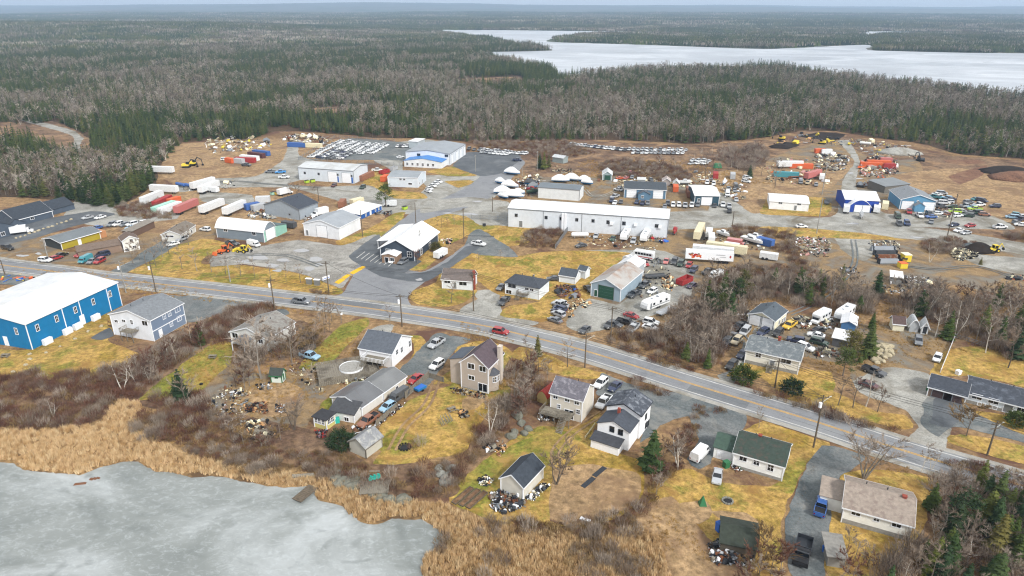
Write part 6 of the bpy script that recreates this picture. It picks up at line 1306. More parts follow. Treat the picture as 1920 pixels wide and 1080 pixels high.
def spruce(seed, h=9, wd=2.2, tiers=11, br=8, lod=1, full=.12):
    r = random.Random(seed); tr = MB(); cw = MB(); tr.cyl((0, 0, 0), (0, 0, h * .9), h * .016, .02, 5, cap=False)
    for i in range(tiers):
        t = full + (1 - full) * i / tiers; z = h * t; rad = wd * (1 - t) ** .85 * r.uniform(.8, 1.15) + .12; nb = max(4, int(br * (1 - t * .5)))
        for k in range(nb):
            a = 2 * PI * (k + r.uniform(-.35, .35)) / nb + i; l = rad * r.uniform(.6, 1.15); w_ = l * .42 + .12; dz = -.28 * l; c, s = math.cos(a), math.sin(a); zz = z + r.uniform(-.2, .2) * h / tiers
            P0 = (0, 0, zz + .28 * h / tiers); P1 = (c * l * .65 - s * w_, s * l * .65 + c * w_, zz + dz * .7); P2 = (c * l, s * l, zz + dz * .8); P3 = (c * l * .65 + s * w_, s * l * .65 - c * w_, zz + dz * .7); M_ = (c * l * .6, s * l * .6, zz + dz * .15)
            n = len(cw.v); cw.v += [P0, P1, P2, P3, M_]; cw.f += [(n, n + 1, n + 4), (n + 1, n + 2, n + 4), (n + 2, n + 3, n + 4), (n + 3, n, n + 4)]; cw.m += [0] * 4
            if lod:
                for q in range(3):
                    u_ = r.uniform(.4, 1); sliver(cw, (c * l * u_, s * l * u_, zz + dz * u_ * .5), (c + r.uniform(-1, 1), s + r.uniform(-1, 1), -.35), w_ * 1.1, .22, 0, r)
    cw.cyl((0, 0, h * .84), (0, 0, h * 1.0), .16, .01, 4); return tr, cw
def pine(seed, h=9, wd=3):
    r = random.Random(seed); tr = MB(); cw = MB(); tr.cyl((0, 0, 0), (0, 0, h * .85), h * .022, .05, 6, cap=False)
    for i in range(26):
        t = .35 + .65 * r.random(); a = r.uniform(0, 2 * PI); l = wd * (1.25 - t) * r.uniform(.5, 1.1); p = Vector((math.cos(a) * l, math.sin(a) * l, h * t + l * .15)); tr.cyl((0, 0, h * t - .2), p, .05, .02, 3, cap=False)
        for k in range(46): d = Vector((r.gauss(0, 1), r.gauss(0, 1), r.gauss(0, .55))) * .5; sliver(cw, p + d, (r.uniform(-1, 1), r.uniform(-1, 1), r.uniform(-.2, 1)), .6, .2, 0, r)
    return tr, cw
def shrub(seed, h=1.6, rad=1.2, n=150, w_=.06, bark=False):
    r = random.Random(seed); b = MB()
    for i in range(n):
        a = r.uniform(0, 2 * PI); q = rad * math.sqrt(r.random()) * .85; z = r.random() ** .7 * h * (1 - (q / rad) ** 2 * .6); d = Vector((math.cos(a) * q * .8, math.sin(a) * q * .8, h * .9)) + Vector((r.uniform(-.7, .7), r.uniform(-.7, .7), 0)); sliver(b, (math.cos(a) * q, math.sin(a) * q, z * .75), d, h * r.uniform(.25, .6), w_, 0, r)
    return b
def joined(tr, cw, name, mats):
    b = MB(); b.v = list(tr.v); b.f = list(tr.f); b.m = [0] * len(tr.f); b.add(cw.v, cw.f, 1); return b.mesh(name, mats)
def scatter(name, pts, sc_, rz_, ix, meshes, kind='stuff', label=None, tilt=None):
    """one object of many copies of a few plants, through geometry nodes"""
    me = bpy.data.meshes.new(name); me.vertices.add(len(pts)); me.vertices.foreach_set('co', np.asarray(pts, np.float32).ravel())
    for nm, tp, arr in (('sc', 'FLOAT', sc_), ('rz', 'FLOAT', rz_), ('ix', 'INT', ix)):
        at = me.attributes.new(nm, tp, 'POINT'); at.data.foreach_set('value', np.asarray(arr, np.int32 if tp == 'INT' else np.float32))
    o = link(name, me); c = bpy.data.collections.new(name + '_kinds')
    for i, m_ in enumerate(meshes): c.objects.link(bpy.data.objects.new('%s_kind_%02d' % (name, i), m_))
    g = bpy.data.node_groups.new(name, 'GeometryNodeTree'); g.interface.new_socket('Geometry', in_out='INPUT', socket_type='NodeSocketGeometry'); g.interface.new_socket('Geometry', in_out='OUTPUT', socket_type='NodeSocketGeometry')
    N = g.nodes; L = g.links; gi = N.new('NodeGroupInput'); go = N.new('NodeGroupOutput'); ci = N.new('GeometryNodeCollectionInfo'); ci.inputs['Collection'].default_value = c; ci.inputs['Separate Children'].default_value = True; ci.inputs['Reset Children'].default_value = True
    ip = N.new('GeometryNodeInstanceOnPoints'); ip.inputs['Pick Instance'].default_value = True
    def na(nm, tp): a = N.new('GeometryNodeInputNamedAttribute'); a.data_type = tp; a.inputs['Name'].default_value = nm; return a.outputs['Attribute']
    L.new(gi.outputs[0], ip.inputs['Points']); L.new(ci.outputs[0], ip.inputs['Instance']); L.new(na('ix', 'INT'), ip.inputs['Instance Index'])
    cx = N.new('ShaderNodeCombineXYZ'); L.new(na('rz', 'FLOAT'), cx.inputs['Z']); er = N.new('FunctionNodeEulerToRotation'); L.new(cx.outputs[0], er.inputs[0]); L.new(er.outputs[0], ip.inputs['Rotation'])
    c2 = N.new('ShaderNodeCombineXYZ'); s = na('sc', 'FLOAT')
    for k in 'XYZ': L.new(s, c2.inputs[k])
    L.new(c2.outputs[0], ip.inputs['Scale']); L.new(ip.outputs[0], go.inputs[0]); md = o.modifiers.new('plants', 'NODES'); md.node_group = g; tag(o, label, kind=kind); return o
def pix(x, y, z=0.0): f = y * CP - (z - H) * SP; u = y * SP + (z - H) * CP; return 960 + FPX * x / f, 540 - FPX * u / f
FOR_B = [joined(*bare_tree(100 + i, 7.6 + i % 3, 3.3, 8, 5, 7, .13, n=3, up=.65, low=.35), 'bare_kind', ['bark', 'twigs_far']) for i in range(6)]
FOR_W = [joined(*bare_tree(140 + i, 9, 2.9, 7, 5, 6, .13, n=3, stems=1 + i % 2, up=.7), 'birch_kind', ['birch', 'twigs_far']) for i in range(2)]
FOR_C = [joined(*spruce(200 + i, 8 + i % 3, 1.9 + .3 * (i % 3), 9, 7, 0), 'conifer_kind', ['bark', 'needles_far']) for i in range(5)]
KB, KW, KC = len(FOR_B), len(FOR_W), len(FOR_C)
CLEAR = [[(-80, 228), (60, 236), (100, 226), (170, 256), (172, 284), (150, 292), (110, 280), (60, 266), (-80, 254)], [(860, 146), (975, 142), (988, 154), (930, 162), (860, 160)], [(565, 203), (645, 199), (665, 207), (600, 216)], [(1495, 243), (1575, 246), (1600, 262), (1495, 262)], [(30, 226), (160, 250), (165, 290), (120, 260)], [(498, 240), (545, 236), (560, 250), (510, 262)]]
def wood_mask(x, y):
    px, py = pix(x, y); m = inpoly(px, py, FOREST) & ~inpoly(px, py, LAKE) & ~inpoly(px, py, SLIVER)
    for c in CLEAR: m &= ~inpoly(px, py, c)
    return m, px, py
def coniferness(x, y, px, py):
    f = .34 * fnoise(x, y, 70, 11) + .36 * fnoise(x, y, 24, 12) + .30 * fnoise(x, y, 200, 13)
    f = f + .10 * sm(600, 1500, y) - .06; f = f + .16 * inpoly(px, py, [(1580, 262), (1600, 225), (1760, 215), (1990, 240), (1990, 320), (1800, 290)]) + .25 * inpoly(px, py, [(430, 262), (660, 262), (660, 230), (430, 230)]) + .12 * inpoly(px, py, [(-50, 300), (300, 300), (330, 200), (-50, 200)])
    f = f + .2 * inpoly(px, py, [(900, 120), (1050, 128), (1080, 170), (940, 190), (860, 135)])
    return f
pts = []; n_try = 170000
r_ = np.sqrt(rng.uniform(290 ** 2, 1650 ** 2, n_try)); th = rng.uniform(-.70, .70, n_try); x = r_ * np.sin(th); y = r_ * np.cos(th)
keep = rng.random(n_try) < np.where(y < 800, 1.0, .72); x, y = x[keep], y[keep]; m_, px, py = wood_mask(x, y); m_ &= (px > -120) & (px < 2040); x, y, px, py = x[m_], y[m_], px[m_], py[m_]
cf = coniferness(x, y, px, py); isc = (cf + rng.normal(0, .09, len(x)) > .475) | (rng.random(len(x)) < .25); gap = fnoise(x, y, 60, 21) * fnoise(x, y, 22, 22); ok = (gap < .62) | (rng.random(len(x)) < .35); x, y, isc, px, py = x[ok], y[ok], isc[ok], px[ok], py[ok]
thin = (~isc) & (rng.random(len(x)) < .12); x, y, isc, px, py = x[~thin], y[~thin], isc[~thin], px[~thin], py[~thin]
dist = np.hypot(x, y); order = np.argsort(dist); big = np.zeros(len(x), bool)
INVIEW = (px > -10) & (px < 1930)
sel_c = [i for i in order if isc[i] and INVIEW[i]][:130]; sel_b = [i for i in order if (not isc[i]) and INVIEW[i]][:60]; big[sel_c] = True; big[sel_b] = True
near_forest = [(float(x[i]), float(y[i]), bool(isc[i]), float(px[i]), float(py[i])) for i in sel_c + sel_b]
x, y, isc, px, py = x[~big], y[~big], isc[~big], px[~big], py[~big]; n = len(x)
ix = np.where(isc, KB + KW + rng.integers(0, KC, n), np.where(rng.random(n) < .16, KB + rng.integers(0, KW, n), rng.integers(0, KB, n)))
patchy = .75 + .5 * fnoise(x, y, 45, 31); scl = np.where(isc, rng.uniform(.5, 1.25, n) * patchy, rng.uniform(.6, 1.1, n) * patchy) * np.where(y > 900, 1.1, 1.0)
scatter('forest', np.stack([x, y, hillz(x, y)], -1), scl, rng.uniform(0, 6.28, n), ix, FOR_B + FOR_W + FOR_C); print('forest', n)
# far woods: small stands of trees
def stand(seed, size, n, pc):
    r = random.Random(seed); b = MB()
    for i in range(n):
        X_, Y_ = r.uniform(-size / 2, size / 2), r.uniform(-size / 2, size / 2); hh = r.uniform(6, 11)
        if r.random() < pc:
            w_ = r.uniform(1.5, 2.6); hh *= 1.15; b.cyl((X_, Y_, 0), (X_, Y_, hh), w_, .02, 5, 1, cap=False)
        else:
            w_ = r.uniform(1.8, 3.2)
            for k in range(9): sliver(b, (X_ + r.uniform(-1, 1) * w_ * .5, Y_ + r.uniform(-1, 1) * w_ * .5, hh * r.uniform(.2, .6)), (r.uniform(-.8, .8), r.uniform(-.8, .8), 1), hh * .5, 1.3, 0, r)
    return b.mesh('stand_kind', ['twigs_far', 'needles_far'])
ST = [stand(i, 34, 62, pc) for i, pc in enumerate((.15, .15, .5, .5, .85, .85))]
def farstand(d0, d1, step, sc0):
    g = np.arange(-d1 * .74, d1 * .74, step); gy_ = np.arange(d0 * .72, d1, step); X_, Y_ = np.meshgrid(g, gy_); X_ = X_.ravel() + rng.uniform(-step * .4, step * .4, X_.size); Y_ = Y_.ravel() + rng.uniform(-step * .4, step * .4, Y_.size)
    d = np.hypot(X_, Y_); m = (d > d0) & (d < d1) & (np.abs(X_) < Y_ * .79); X_, Y_ = X_[m], Y_[m]; px, py = pix(X_, Y_)
    rr = step * .55; m = np.ones(len(X_), bool)
    for dx, dy in ((0, 0), (rr, 0), (-rr, 0), (0, -rr), (0, rr)):
        qx, qy = pix(X_ + dx, Y_ + dy); m &= ~inpoly(qx, qy, LAKE) & ~inpoly(qx, qy, SLIVER)
    X_, Y_ = X_[m], Y_[m]; c = .5 * fnoise(X_, Y_, 420, 41) + .5 * fnoise(X_, Y_, 130, 42); k = np.where(c < .42, 0, np.where(c < .6, 2, 4)) + rng.integers(0, 2, len(X_)); return X_, Y_, k, np.full(len(X_), sc0) * rng.uniform(.85, 1.15, len(X_))
A1 = farstand(1640, 3300, 30, 1.0); A2 = farstand(3300, 6500, 52, 1.75)
X_ = np.concatenate([A1[0], A2[0]]); Y_ = np.concatenate([A1[1], A2[1]]); scatter('far_forest', np.stack([X_, Y_, hillz(X_, Y_)], -1), np.concatenate([A1[3], A2[3]]), rng.uniform(0, 6.28, len(X_)), np.concatenate([A1[2], A2[2]]), ST); print('far', len(X_))
# ---------------- single trees ----------------
def treeproto(fn, tm, cm): tr, cw = fn; return tr.mesh('trunk', tm), cw.mesh('crown', cm)
def puff(seed, h=3.2, rad=1.9, n=2200):
    r = random.Random(seed); b = MB()
    for i in range(n):
        a = r.uniform(0, 6.28); e = math.asin(r.uniform(-.5, 1)); q = r.uniform(.6, 1) * (1 + .22 * math.sin(3 * a + 4 * e) + .12 * math.sin(7 * a)); d = Vector((math.cos(a) * math.cos(e), math.sin(a) * math.cos(e), math.sin(e)))
        sliver(b, (d.x * q * rad, d.y * q * rad, h * .38 + d.z * q * h * .52), d + Vector((r.gauss(0, .6), r.gauss(0, .6), r.gauss(.2, .5))), .42, .16, 0, r)
    return b
TPB = MB(); TPB.cyl((0, 0, 0), (0, 0, 1.5), .12, n=5)
TP = dict(bare=[treeproto(bare_tree(i, 9, 3.2, 10, 7, 12, .075, up=.75), 'bark', 'twigs') for i in range(6)], birch=[treeproto(bare_tree(20 + i, 9.5, 2.8, 9, 6, 9, .065, stems=1 + i % 2), 'birch', 'twigs') for i in range(4)],
          wide=[treeproto(bare_tree(30 + i, 9, 3.2, 9, 6, 10, .06, stems=4, low=.35), 'bark', 'twigs') for i in range(2)], spruce=[treeproto(spruce(40 + i, 9, 2.0 + .2 * i, 15, 10), 'bark', 'needles') for i in range(4)],
          pine=[treeproto(pine(50 + i), 'bark', 'needles') for i in range(3)], sapling=[treeproto(bare_tree(60 + i, 6, 1.6, 10, 6, 7, .05, low=.35), 'bark', 'twigs') for i in range(3)], tan=[treeproto(bare_tree(70 + i, 5.5, 3.2, 12, 7, 13, .07, low=.2, up=.6), 'bark', 'browntwigs') for i in range(2)],
          fbare=[treeproto(bare_tree(80 + i, 8.5, 3.1, 9, 6, 9, .12, up=.65, low=.35), 'bark', 'twigs_far') for i in range(4)], fspruce=[treeproto(spruce(90 + i, 9, 2.0, 12, 8), 'bark', 'needles_far') for i in range(3)], bushpine=[(TPB.mesh('trunk', 'bark'), puff(57).mesh('crown', 'needles'))], redtree=[treeproto(bare_tree(95 + i, 5, 2.2, 10, 7, 12, .07, low=.12), 'bark', 'redtwigs') for i in range(2)])
TPH = dict(bare=9, birch=9.5, wide=9, spruce=9, pine=9, sapling=6, tan=5.5, fbare=9, fspruce=9, bushpine=3.4, redtree=5)
NMT = dict(bare='bare_tree', birch='birch_tree', wide='bare_tree', spruce='spruce_tree', pine='pine_tree', sapling='sapling', tan='bare_tree', fbare='bare_tree', fspruce='spruce_tree', bushpine='evergreen_shrub', redtree='shrub_tree')
def tree(kind, px, py, h, label, group=None, xy=None, order=False, wide=1.0):
    loc = Vector((xy[0], xy[1], 0)) if xy else W(px, py); s = h / TPH[kind]; tm, cm = random.choice(TP[kind]); t = thing(NMT[kind], label, 'shrub' if kind == 'bushpine' else 'tree', loc, random.uniform(0, 6.28), group, order)
    wide *= random.uniform(.85, 1.25); t.scale = (s * wide, s * wide, s); link('trunk', tm, t); link('crown', cm, t); return t
def th_(px, py, top): g = W(px, py); return max(1.5, solve_h(g.x, g.y, top))
for (X_, Y_, c, px, py) in near_forest:
    z = ('at the far left edge' if px < 60 else 'left above the dark slate building' if px < 120 else 'above the right end of the dark slate building' if px < 180 else 'in the left wood above the boulder row' if px < 235 else 'in the left wood beside the container row' if px < 290 else 'in the left wood beside the lone white trailer' if px < 345 else 'at the forest edge behind the junk yard' if px < 660 else 'at the forest edge behind the warehouses' if px < 1060 else 'at the forest edge behind the stored cars' if px < 1440 else 'at the forest edge above the brown field') + (', back rows' if py < 330 and px < 345 and not 120 <= px < 180 else '')
    lab = ('dark green spruce ' if c else 'bare grey tree ') + z; tree('fspruce' if c else 'fbare', 0, 0, random.uniform(5.5, 10.5), lab, ('spruces ' if c else 'bare trees ') + z, xy=(X_, Y_), order=True)
for k, px, py, top, lab in [('spruce', 1008, 669, 627, 'small dark spruce beside the main road, right of the tan house'), ('spruce', 1326, 691, 652, 'narrow spruce at the corner of the bungalow drive'), ('spruce', 1286, 676, 640, 'spruce in the brush above the main road'), ('bushpine', 1393, 716, 684, 'round evergreen shrub left of the cream bungalow steps'),
    ('bushpine', 1484, 740, 708, 'round evergreen shrub right of the bungalow pole'), ('pine', 724, 388, 347, 'lone pine on dry grass beside the blue walled hut'), ('spruce', 1221, 882, 803, 'tall spruce right of the white two storey house'), ('spruce', 343, 752, 690, 'dark spruce at the foot of the green lawn'), ('spruce', 330, 742, 705, 'smaller spruce left of the dark lawn spruce'),
    ('bare', 352, 768, 700, 'pale bare tree leaning against the dark lawn spruce'), ('bushpine', 641, 838, 806, 'round evergreen bush beside the weathered pale shed'), ('spruce', 377, 646, 602, 'small spruce right of the two storey white house'), ('wide', 1620, 897, 800, 'big bare many stemmed tree behind the blue shuttered bungalow'),
    ('birch', 1727, 886, 836, 'white birch by the roadside, left of the two'), ('birch', 1746, 882, 838, 'white birch by the roadside, right of the two'), ('birch', 1271, 879, 808, 'white birch before the white van'), ('wide', 1043, 908, 832, 'grey bare tree right of the tall pale shed'), ('sapling', 1423, 803, 765, 'small bare tree on the lawn before the mossy roofed bungalow'),
    ('sapling', 1571, 760, 705, 'thin bare tree, first of four on the roadside lawn'), ('sapling', 1599, 764, 705, 'thin bare tree, second of four on the roadside lawn'), ('birch', 1623, 762, 690, 'pale thin tree, third of four on the roadside lawn'), ('bare', 1645, 773, 725, 'leaning dark tree, last of four on the roadside lawn'),
    ('tan', 1811, 818, 758, 'tan twigged bare tree before the pale blue house'), ('bushpine', 1904, 797, 770, 'conical green shrub before the pale blue house'), ('bare', 490, 712, 605, 'tall grey bare tree beside the tiny white and green shed'), ('bare', 547, 680, 612, 'bare tree above the light blue pickup'), ('bare', 592, 735, 688, 'round crowned bare tree below the light blue pickup'),
    ('wide', 552, 806, 742, 'broad bare tree left of the yellow glazed shed'), ('bare', 612, 604, 560, 'bare tree by the road, left of the roadside clump'), ('bare', 622, 602, 565, 'bare tree by the road in the roadside clump'), ('bare', 640, 606, 572, 'bare tree by the road, right of the roadside clump'), ('sapling', 732, 610, 572, 'small bare tree left of the pole above the white house'),
    ('bare', 987, 663, 628, 'bare tree left of the small roadside spruce'), ('bare', 1064, 688, 640, 'bare tree by the pole before the beige house'), ('birch', 919, 815, 755, 'slim white birch below the tan house lawn'), ('birch', 231, 736, 684, 'white birch at the edge of the red thicket'), ('birch', 255, 718, 672, 'slim white birch right of the thicket birch'),
    ('birch', 331, 680, 630, 'forked white birch below the two storey white house'), ('birch', 100, 782, 752, 'small crooked white birch alone in the red thicket'), ('birch', 1743, 492, 454, 'white stemmed clump on the dry lot beside the rubble heap'), ('birch', 1753, 632, 575, 'large pale birch behind the three sheds'), ('birch', 1848, 662, 592, 'pale birch behind the lawn fence'),
    ('birch', 1790, 632, 565, 'tall pale birch at the corner of the white board fence'), ('spruce', 1775, 636, 580, 'dark spruce at the corner of the white board fence'), ('spruce', 1905, 672, 598, 'leaning spruce at the right edge behind the lawn'), ('bare', 1890, 690, 620, 'grey bare tree at the right edge behind the lawn'), ('pine', 1590, 680, 622, 'pine left of the light boulder pile'), ('pine', 1580, 705, 655, 'pine below the car yard'), ('spruce', 1626, 668, 605, 'tall spruce above the light boulder pile'),
    ('bare', 985, 330, 312, 'small bare tree in the boat yard'), ('spruce', 1838, 496, 482, 'tiny spruce on the gravel lot'), ('redtree', 1005, 465, 435, 'bare round shrub tree left of the grey fence'), ('sapling', 846, 568, 530, 'little tree on the corner lawn before the bungalow'), ('sapling', 780, 556, 545, 'tiny shrub at the lawn corner'), ('redtree', 783, 494, 470, 'bare shrub in a mulch ring by the restaurant'), ('bushpine', 818, 470, 452, 'green shrub at the restaurant corner'),
    ('sapling', 898, 495, 474, 'stake like sapling on the central lawn, left'), ('sapling', 938, 486, 468, 'stake like sapling on the central lawn, right'), ('bare', 1427, 330, 300, 'grey bare tree on the track below the saplings'), ('bare', 1453, 352, 300, 'grey bare trunk beside the teal container'), ('bare', 557, 372, 345, 'bare tree at the gravel fork, left'), ('bare', 545, 366, 342, 'bare tree at the gravel fork, middle'), ('bare', 590, 368, 345, 'bare tree at the gravel fork, right'),
    ('redtree', 770, 560, 548, 'low red shrub at the corner lawn'), ('redtree', 215, 620, 600, 'low bush under the white deck'), ('spruce', 1012, 316, 286, 'dark spruce, left of the dense clump in the boat yard'), ('spruce', 1020, 318, 284, 'dark spruce in the middle of the dense clump in the boat yard'), ('spruce', 1029, 315, 288, 'dark spruce, right of the dense clump in the boat yard'), ('spruce', 1405, 333, 308, 'small spruce in the brush above the estate yards')]:
    tree(k, px, py, th_(px, py, top), lab, wide=1.3 if k == 'pine' else 1.0)
for i, (px, py) in enumerate([(396.7, 510), (423, 513.5), (451.5, 517.7), (478.5, 520), (508.5, 524), (536.7, 527), (564.4, 531), (341.7, 505), (369.8, 508), (275, 497), (292.7, 500)]):
    tree('sapling', px, py, 6.3 if i < 7 else 8, 'street sapling in the roadside lawn row', 'saplings along the roadside lawn', order=True)
for i, (px, py) in enumerate([(317.7, 477), (305, 482), (354, 460), (262, 488), (250, 495)]): tree('bare', px, py, 7.5, 'bare tree along the side drive by the pale bungalow', 'bare trees along the side drive', order=True)
for i, (px, py) in enumerate([(820, 424), (828, 426), (838, 424), (852, 422)]): tree('sapling', px, py, 4, 'tiny bare tree on the lawn behind the restaurant', 'tiny trees behind the restaurant', order=True)
def zone(lab, grp, kinds, poly, n, h0, h1):
    xs = [p[0] for p in poly]; ys = [p[1] for p in poly]; k = 0; tr_ = 0
    while k < n and tr_ < n * 60:
        tr_ += 1; a, b = random.uniform(min(xs), max(xs)), random.uniform(min(ys), max(ys))
        if not inpoly([a], [b], poly)[0]: continue
        kd = random.choice(kinds); nm = {'spruce': 'green spruce', 'pine': 'green pine', 'birch': 'pale birch', 'bare': 'bare grey tree', 'wide': 'bare grey tree', 'redtree': 'reddish bare shrub tree', 'tan': 'tan bare tree'}[kd]
        hh = random.uniform(h0, h1); q = (hh - h0) / (h1 - h0); tree(kd, a, b, hh, ('small ' if q < .33 else 'tall ' if q > .67 else '') + nm + ' ' + lab, nm + ' ' + grp, order=True); k += 1
ZN = zone
ZN('in the wood left of the cream garage', 'of the middle wood', ['bare'] * 9 + ['birch'] * 3 + ['spruce'], [(1258, 600), (1290, 560), (1330, 530), (1400, 515), (1480, 520), (1540, 540), (1540, 570), (1500, 560), (1440, 560), (1395, 590), (1370, 640), (1330, 690), (1270, 665), (1215, 640)], 80, 4.5, 8.5)
ZN('in the wood above the crowded car yard', 'of the car yard wood', ['spruce'] * 3 + ['bare'] * 6 + ['birch'], [(1480, 560), (1500, 535), (1600, 540), (1700, 560), (1790, 570), (1780, 600), (1690, 595), (1600, 585), (1550, 582), (1500, 585)], 44, 5, 9)
ZN('in the wood behind the right hand lawn', 'of the right hand wood', ['bare'] * 8 + ['birch'] * 2 + ['spruce'], [(1740, 600), (1700, 575), (1780, 565), (1990, 580), (1990, 700), (1900, 672), (1850, 650), (1790, 630)], 50, 6, 10)
ZN('on the scrub at the right edge', 'of the right scrub edge', ['bare', 'redtree', 'tan'], [(1720, 560), (1780, 540), (1900, 555), (1980, 570), (1980, 590), (1800, 570)], 24, 3, 5.5)
ZN('in the bottom right corner wood', 'of the corner wood', ['bare'] * 8 + ['spruce'] * 3 + ['birch'] * 2, [(1745, 930), (1775, 900), (1850, 905), (1960, 940), (1990, 1120), (1640, 1120), (1660, 1060), (1720, 1030), (1740, 980)], 70, 3.5, 7)
ZN('between the tan house and the beige house', 'between the two tall houses', ['bare'] * 5 + ['redtree'], [(945, 735), (960, 700), (1010, 690), (1035, 700), (1015, 740), (990, 775), (950, 795), (925, 775), (930, 750)], 22, 3.5, 7)
ZN('in the scrub below the old grey house', 'of the middle yards', ['bare'] * 4 + ['redtree', 'tan'], [(455, 670), (520, 655), (560, 640), (590, 620), (560, 600), (600, 600), (640, 615), (600, 650), (560, 690), (500, 700), (455, 740), (430, 720)], 22, 3.5, 7.5)
ZN('in the red thicket', 'of the red thicket', ['birch', 'bare', 'redtree'], [(245, 700), (330, 650), (400, 600), (430, 610), (400, 640), (330, 690), (260, 735)], 14, 4, 7)
ZN('in the brush by the lower junk garden', 'of the lower brush', ['bare', 'redtree', 'tan'], [(400, 820), (440, 780), (540, 830), (480, 850), (420, 850)], 8, 2.5, 5)
ZN('beside the ditch right of the tall spruce', 'of the ditch', ['bare', 'redtree'], [(1215, 900), (1240, 850), (1290, 840), (1280, 870), (1240, 900), (1225, 950)], 9, 3, 6)
ZN('around the dark mossy roofed shed', 'of the bottom edge', ['redtree', 'bare', 'tan'], [(1410, 1060), (1440, 1045), (1470, 1070), (1465, 1120), (1400, 1120), (1340, 1085)], 12, 3, 6)
ZN('right of the small weathered shed', 'by the small weathered shed', ['redtree', 'bare'], [(1580, 1040), (1610, 1020), (1640, 1050), (1620, 1110), (1560, 1110)], 8, 3, 5)
ZN('on the bare strip below the stored cars', 'of the bare strip', ['bare', 'redtree', 'birch'], [(1290, 300), (1330, 285), (1430, 275), (1440, 310), (1400, 330), (1300, 310), (1200, 320), (1130, 310)], 46, 3.5, 6.5)
ZN('around the pale boulders by the car yard', 'of the boulder pile', ['bare', 'spruce'], [(1600, 600), (1640, 610), (1640, 650), (1600, 700), (1570, 690)], 10, 3, 6)
ZN('in the conifer stand at the bottom right edge', 'of the bottom right stand', ['spruce'] * 5 + ['pine'], [(1800, 985), (1850, 925), (1960, 940), (1980, 1120), (1700, 1120), (1740, 1070)], 26, 5, 9)
ZN('at the right edge beside the far lawn', 'of the right edge', ['spruce'], [(1880, 600), (1960, 600), (1960, 680), (1900, 660)], 9, 6, 9)
ZN('poking out of the middle wood', 'inside the middle wood', ['spruce', 'pine'], [(1320, 560), (1400, 530), (1540, 545), (1520, 565), (1420, 560), (1340, 620)], 9, 6, 9)
# ---------------- brush, reeds, grass: nobody could count these ----------------
SH = dict(red=[shrub(i, 1.8, 1.4, 150, .07).mesh('s', 'redtwigs') for i in range(4)], brown=[shrub(10 + i, 1.5, 1.2, 130, .07).mesh('s', 'browntwigs') for i in range(3)], grey=[shrub(20 + i, 2.6, 1.4, 170, .06).mesh('s', 'twigs') for i in range(3)])
def blades(seed, n, h, rad, w_, m_):
    r = random.Random(seed); b = MB()
    for i in range(n): a = r.uniform(0, 6.28); q = rad * math.sqrt(r.random()); sliver(b, (math.cos(a) * q, math.sin(a) * q, 0), (r.uniform(-.35, .35), r.uniform(-.35, .35), 1), h * r.uniform(.6, 1.1), w_, 0, r)
    return b.mesh('b', m_)
RD = [blades(i, 24, 1.3, .4, .11, 'reeds') for i in range(4)]; GT = [blades(20 + i, 14, .4, .35, .06, 'drygrass') for i in range(3)]
def area(name, polys, dens, meshes, s0, s1, excl=(), clump=None):
    P_ = []
    for poly in polys:
        w_ = [W(*p) for p in poly]; x0, x1 = min(p.x for p in w_), max(p.x for p in w_); y0, y1 = min(p.y for p in w_), max(p.y for p in w_); n = int((x1 - x0) * (y1 - y0) * dens); n = min(n, 400000)
        a = rng.uniform(x0, x1, n); b = rng.uniform(y0, y1, n); px, py = pix(a, b); jx = (fnoise(a, b, 3, 77) - .5) * 10; m = inpoly(px + jx, py + jx * .4, poly)
        for e in excl: m &= ~inpoly(px, py, e)
        if clump: m &= fnoise(a, b, clump[0], 55) * .6 + fnoise(a, b, clump[0] / 3, 56) * .4 > clump[1]
        P_.append(np.stack([a[m], b[m], np.zeros(m.sum())], -1))
    P_ = np.concatenate(P_); n = len(P_); scatter(name, P_, rng.uniform(s0, s1, n), rng.uniform(0, 6.28, n), rng.integers(0, len(meshes), n), meshes); print(name, n)
THICK = [[(-60, 725), (60, 702), (115, 706), (230, 695), (262, 668), (330, 640), (345, 640), (400, 600), (430, 580), (500, 572), (520, 585), (455, 625), (430, 645), (385, 648), (300, 712), (262, 745), (220, 750), (180, 795), (80, 806), (-60, 806)],
         [(240, 760), (300, 745), (370, 740), (400, 760), (380, 800), (340, 840), (300, 820), (250, 790)]]
area('thicket', THICK, .8, SH['red'] + SH['brown'][:2] + SH['grey'][:1], .55, 1.3, clump=(5, .28))
RED2 = [[(1125, 640), (1170, 618), (1240, 640), (1310, 690), (1325, 700), (1300, 705), (1220, 680)], [(1440, 735), (1500, 752), (1560, 772), (1620, 795), (1700, 808), (1690, 815), (1600, 800), (1500, 770), (1420, 740)], [(1040, 465), (960, 465), (985, 440), (1010, 430), (1055, 432), (1045, 450)],
        [(1120, 315), (1150, 300), (1260, 310), (1300, 330), (1280, 345), (1200, 335), (1150, 330)], [(1320, 520), (1400, 500), (1480, 500), (1480, 480), (1440, 465), (1490, 450), (1500, 480), (1560, 530), (1480, 560), (1400, 560), (1340, 560)], [(880, 268), (1060, 264), (1120, 290), (1010, 300), (990, 285), (900, 278)],
        [(710, 900), (790, 870), (860, 860), (905, 800), (925, 770), (950, 790), (950, 820), (880, 870), (860, 920), (790, 940), (740, 930)], [(1350, 440), (1380, 425), (1420, 430), (1500, 440), (1480, 450), (1400, 448)], [(1720, 455), (1790, 445), (1840, 460), (1800, 475), (1740, 478)], [(1870, 440), (1960, 440), (1960, 460), (1900, 455)], [(215, 390), (290, 370), (330, 395), (330, 410), (260, 412), (225, 405)], [(1280, 590), (1330, 560), (1400, 575), (1380, 620), (1340, 690), (1280, 680), (1230, 650)], [(780, 830), (800, 835), (790, 850), (770, 845)]]
area('brush', RED2, .5, SH['red'][:3] + SH['brown'] + SH['grey'][:2], .45, 1.1)
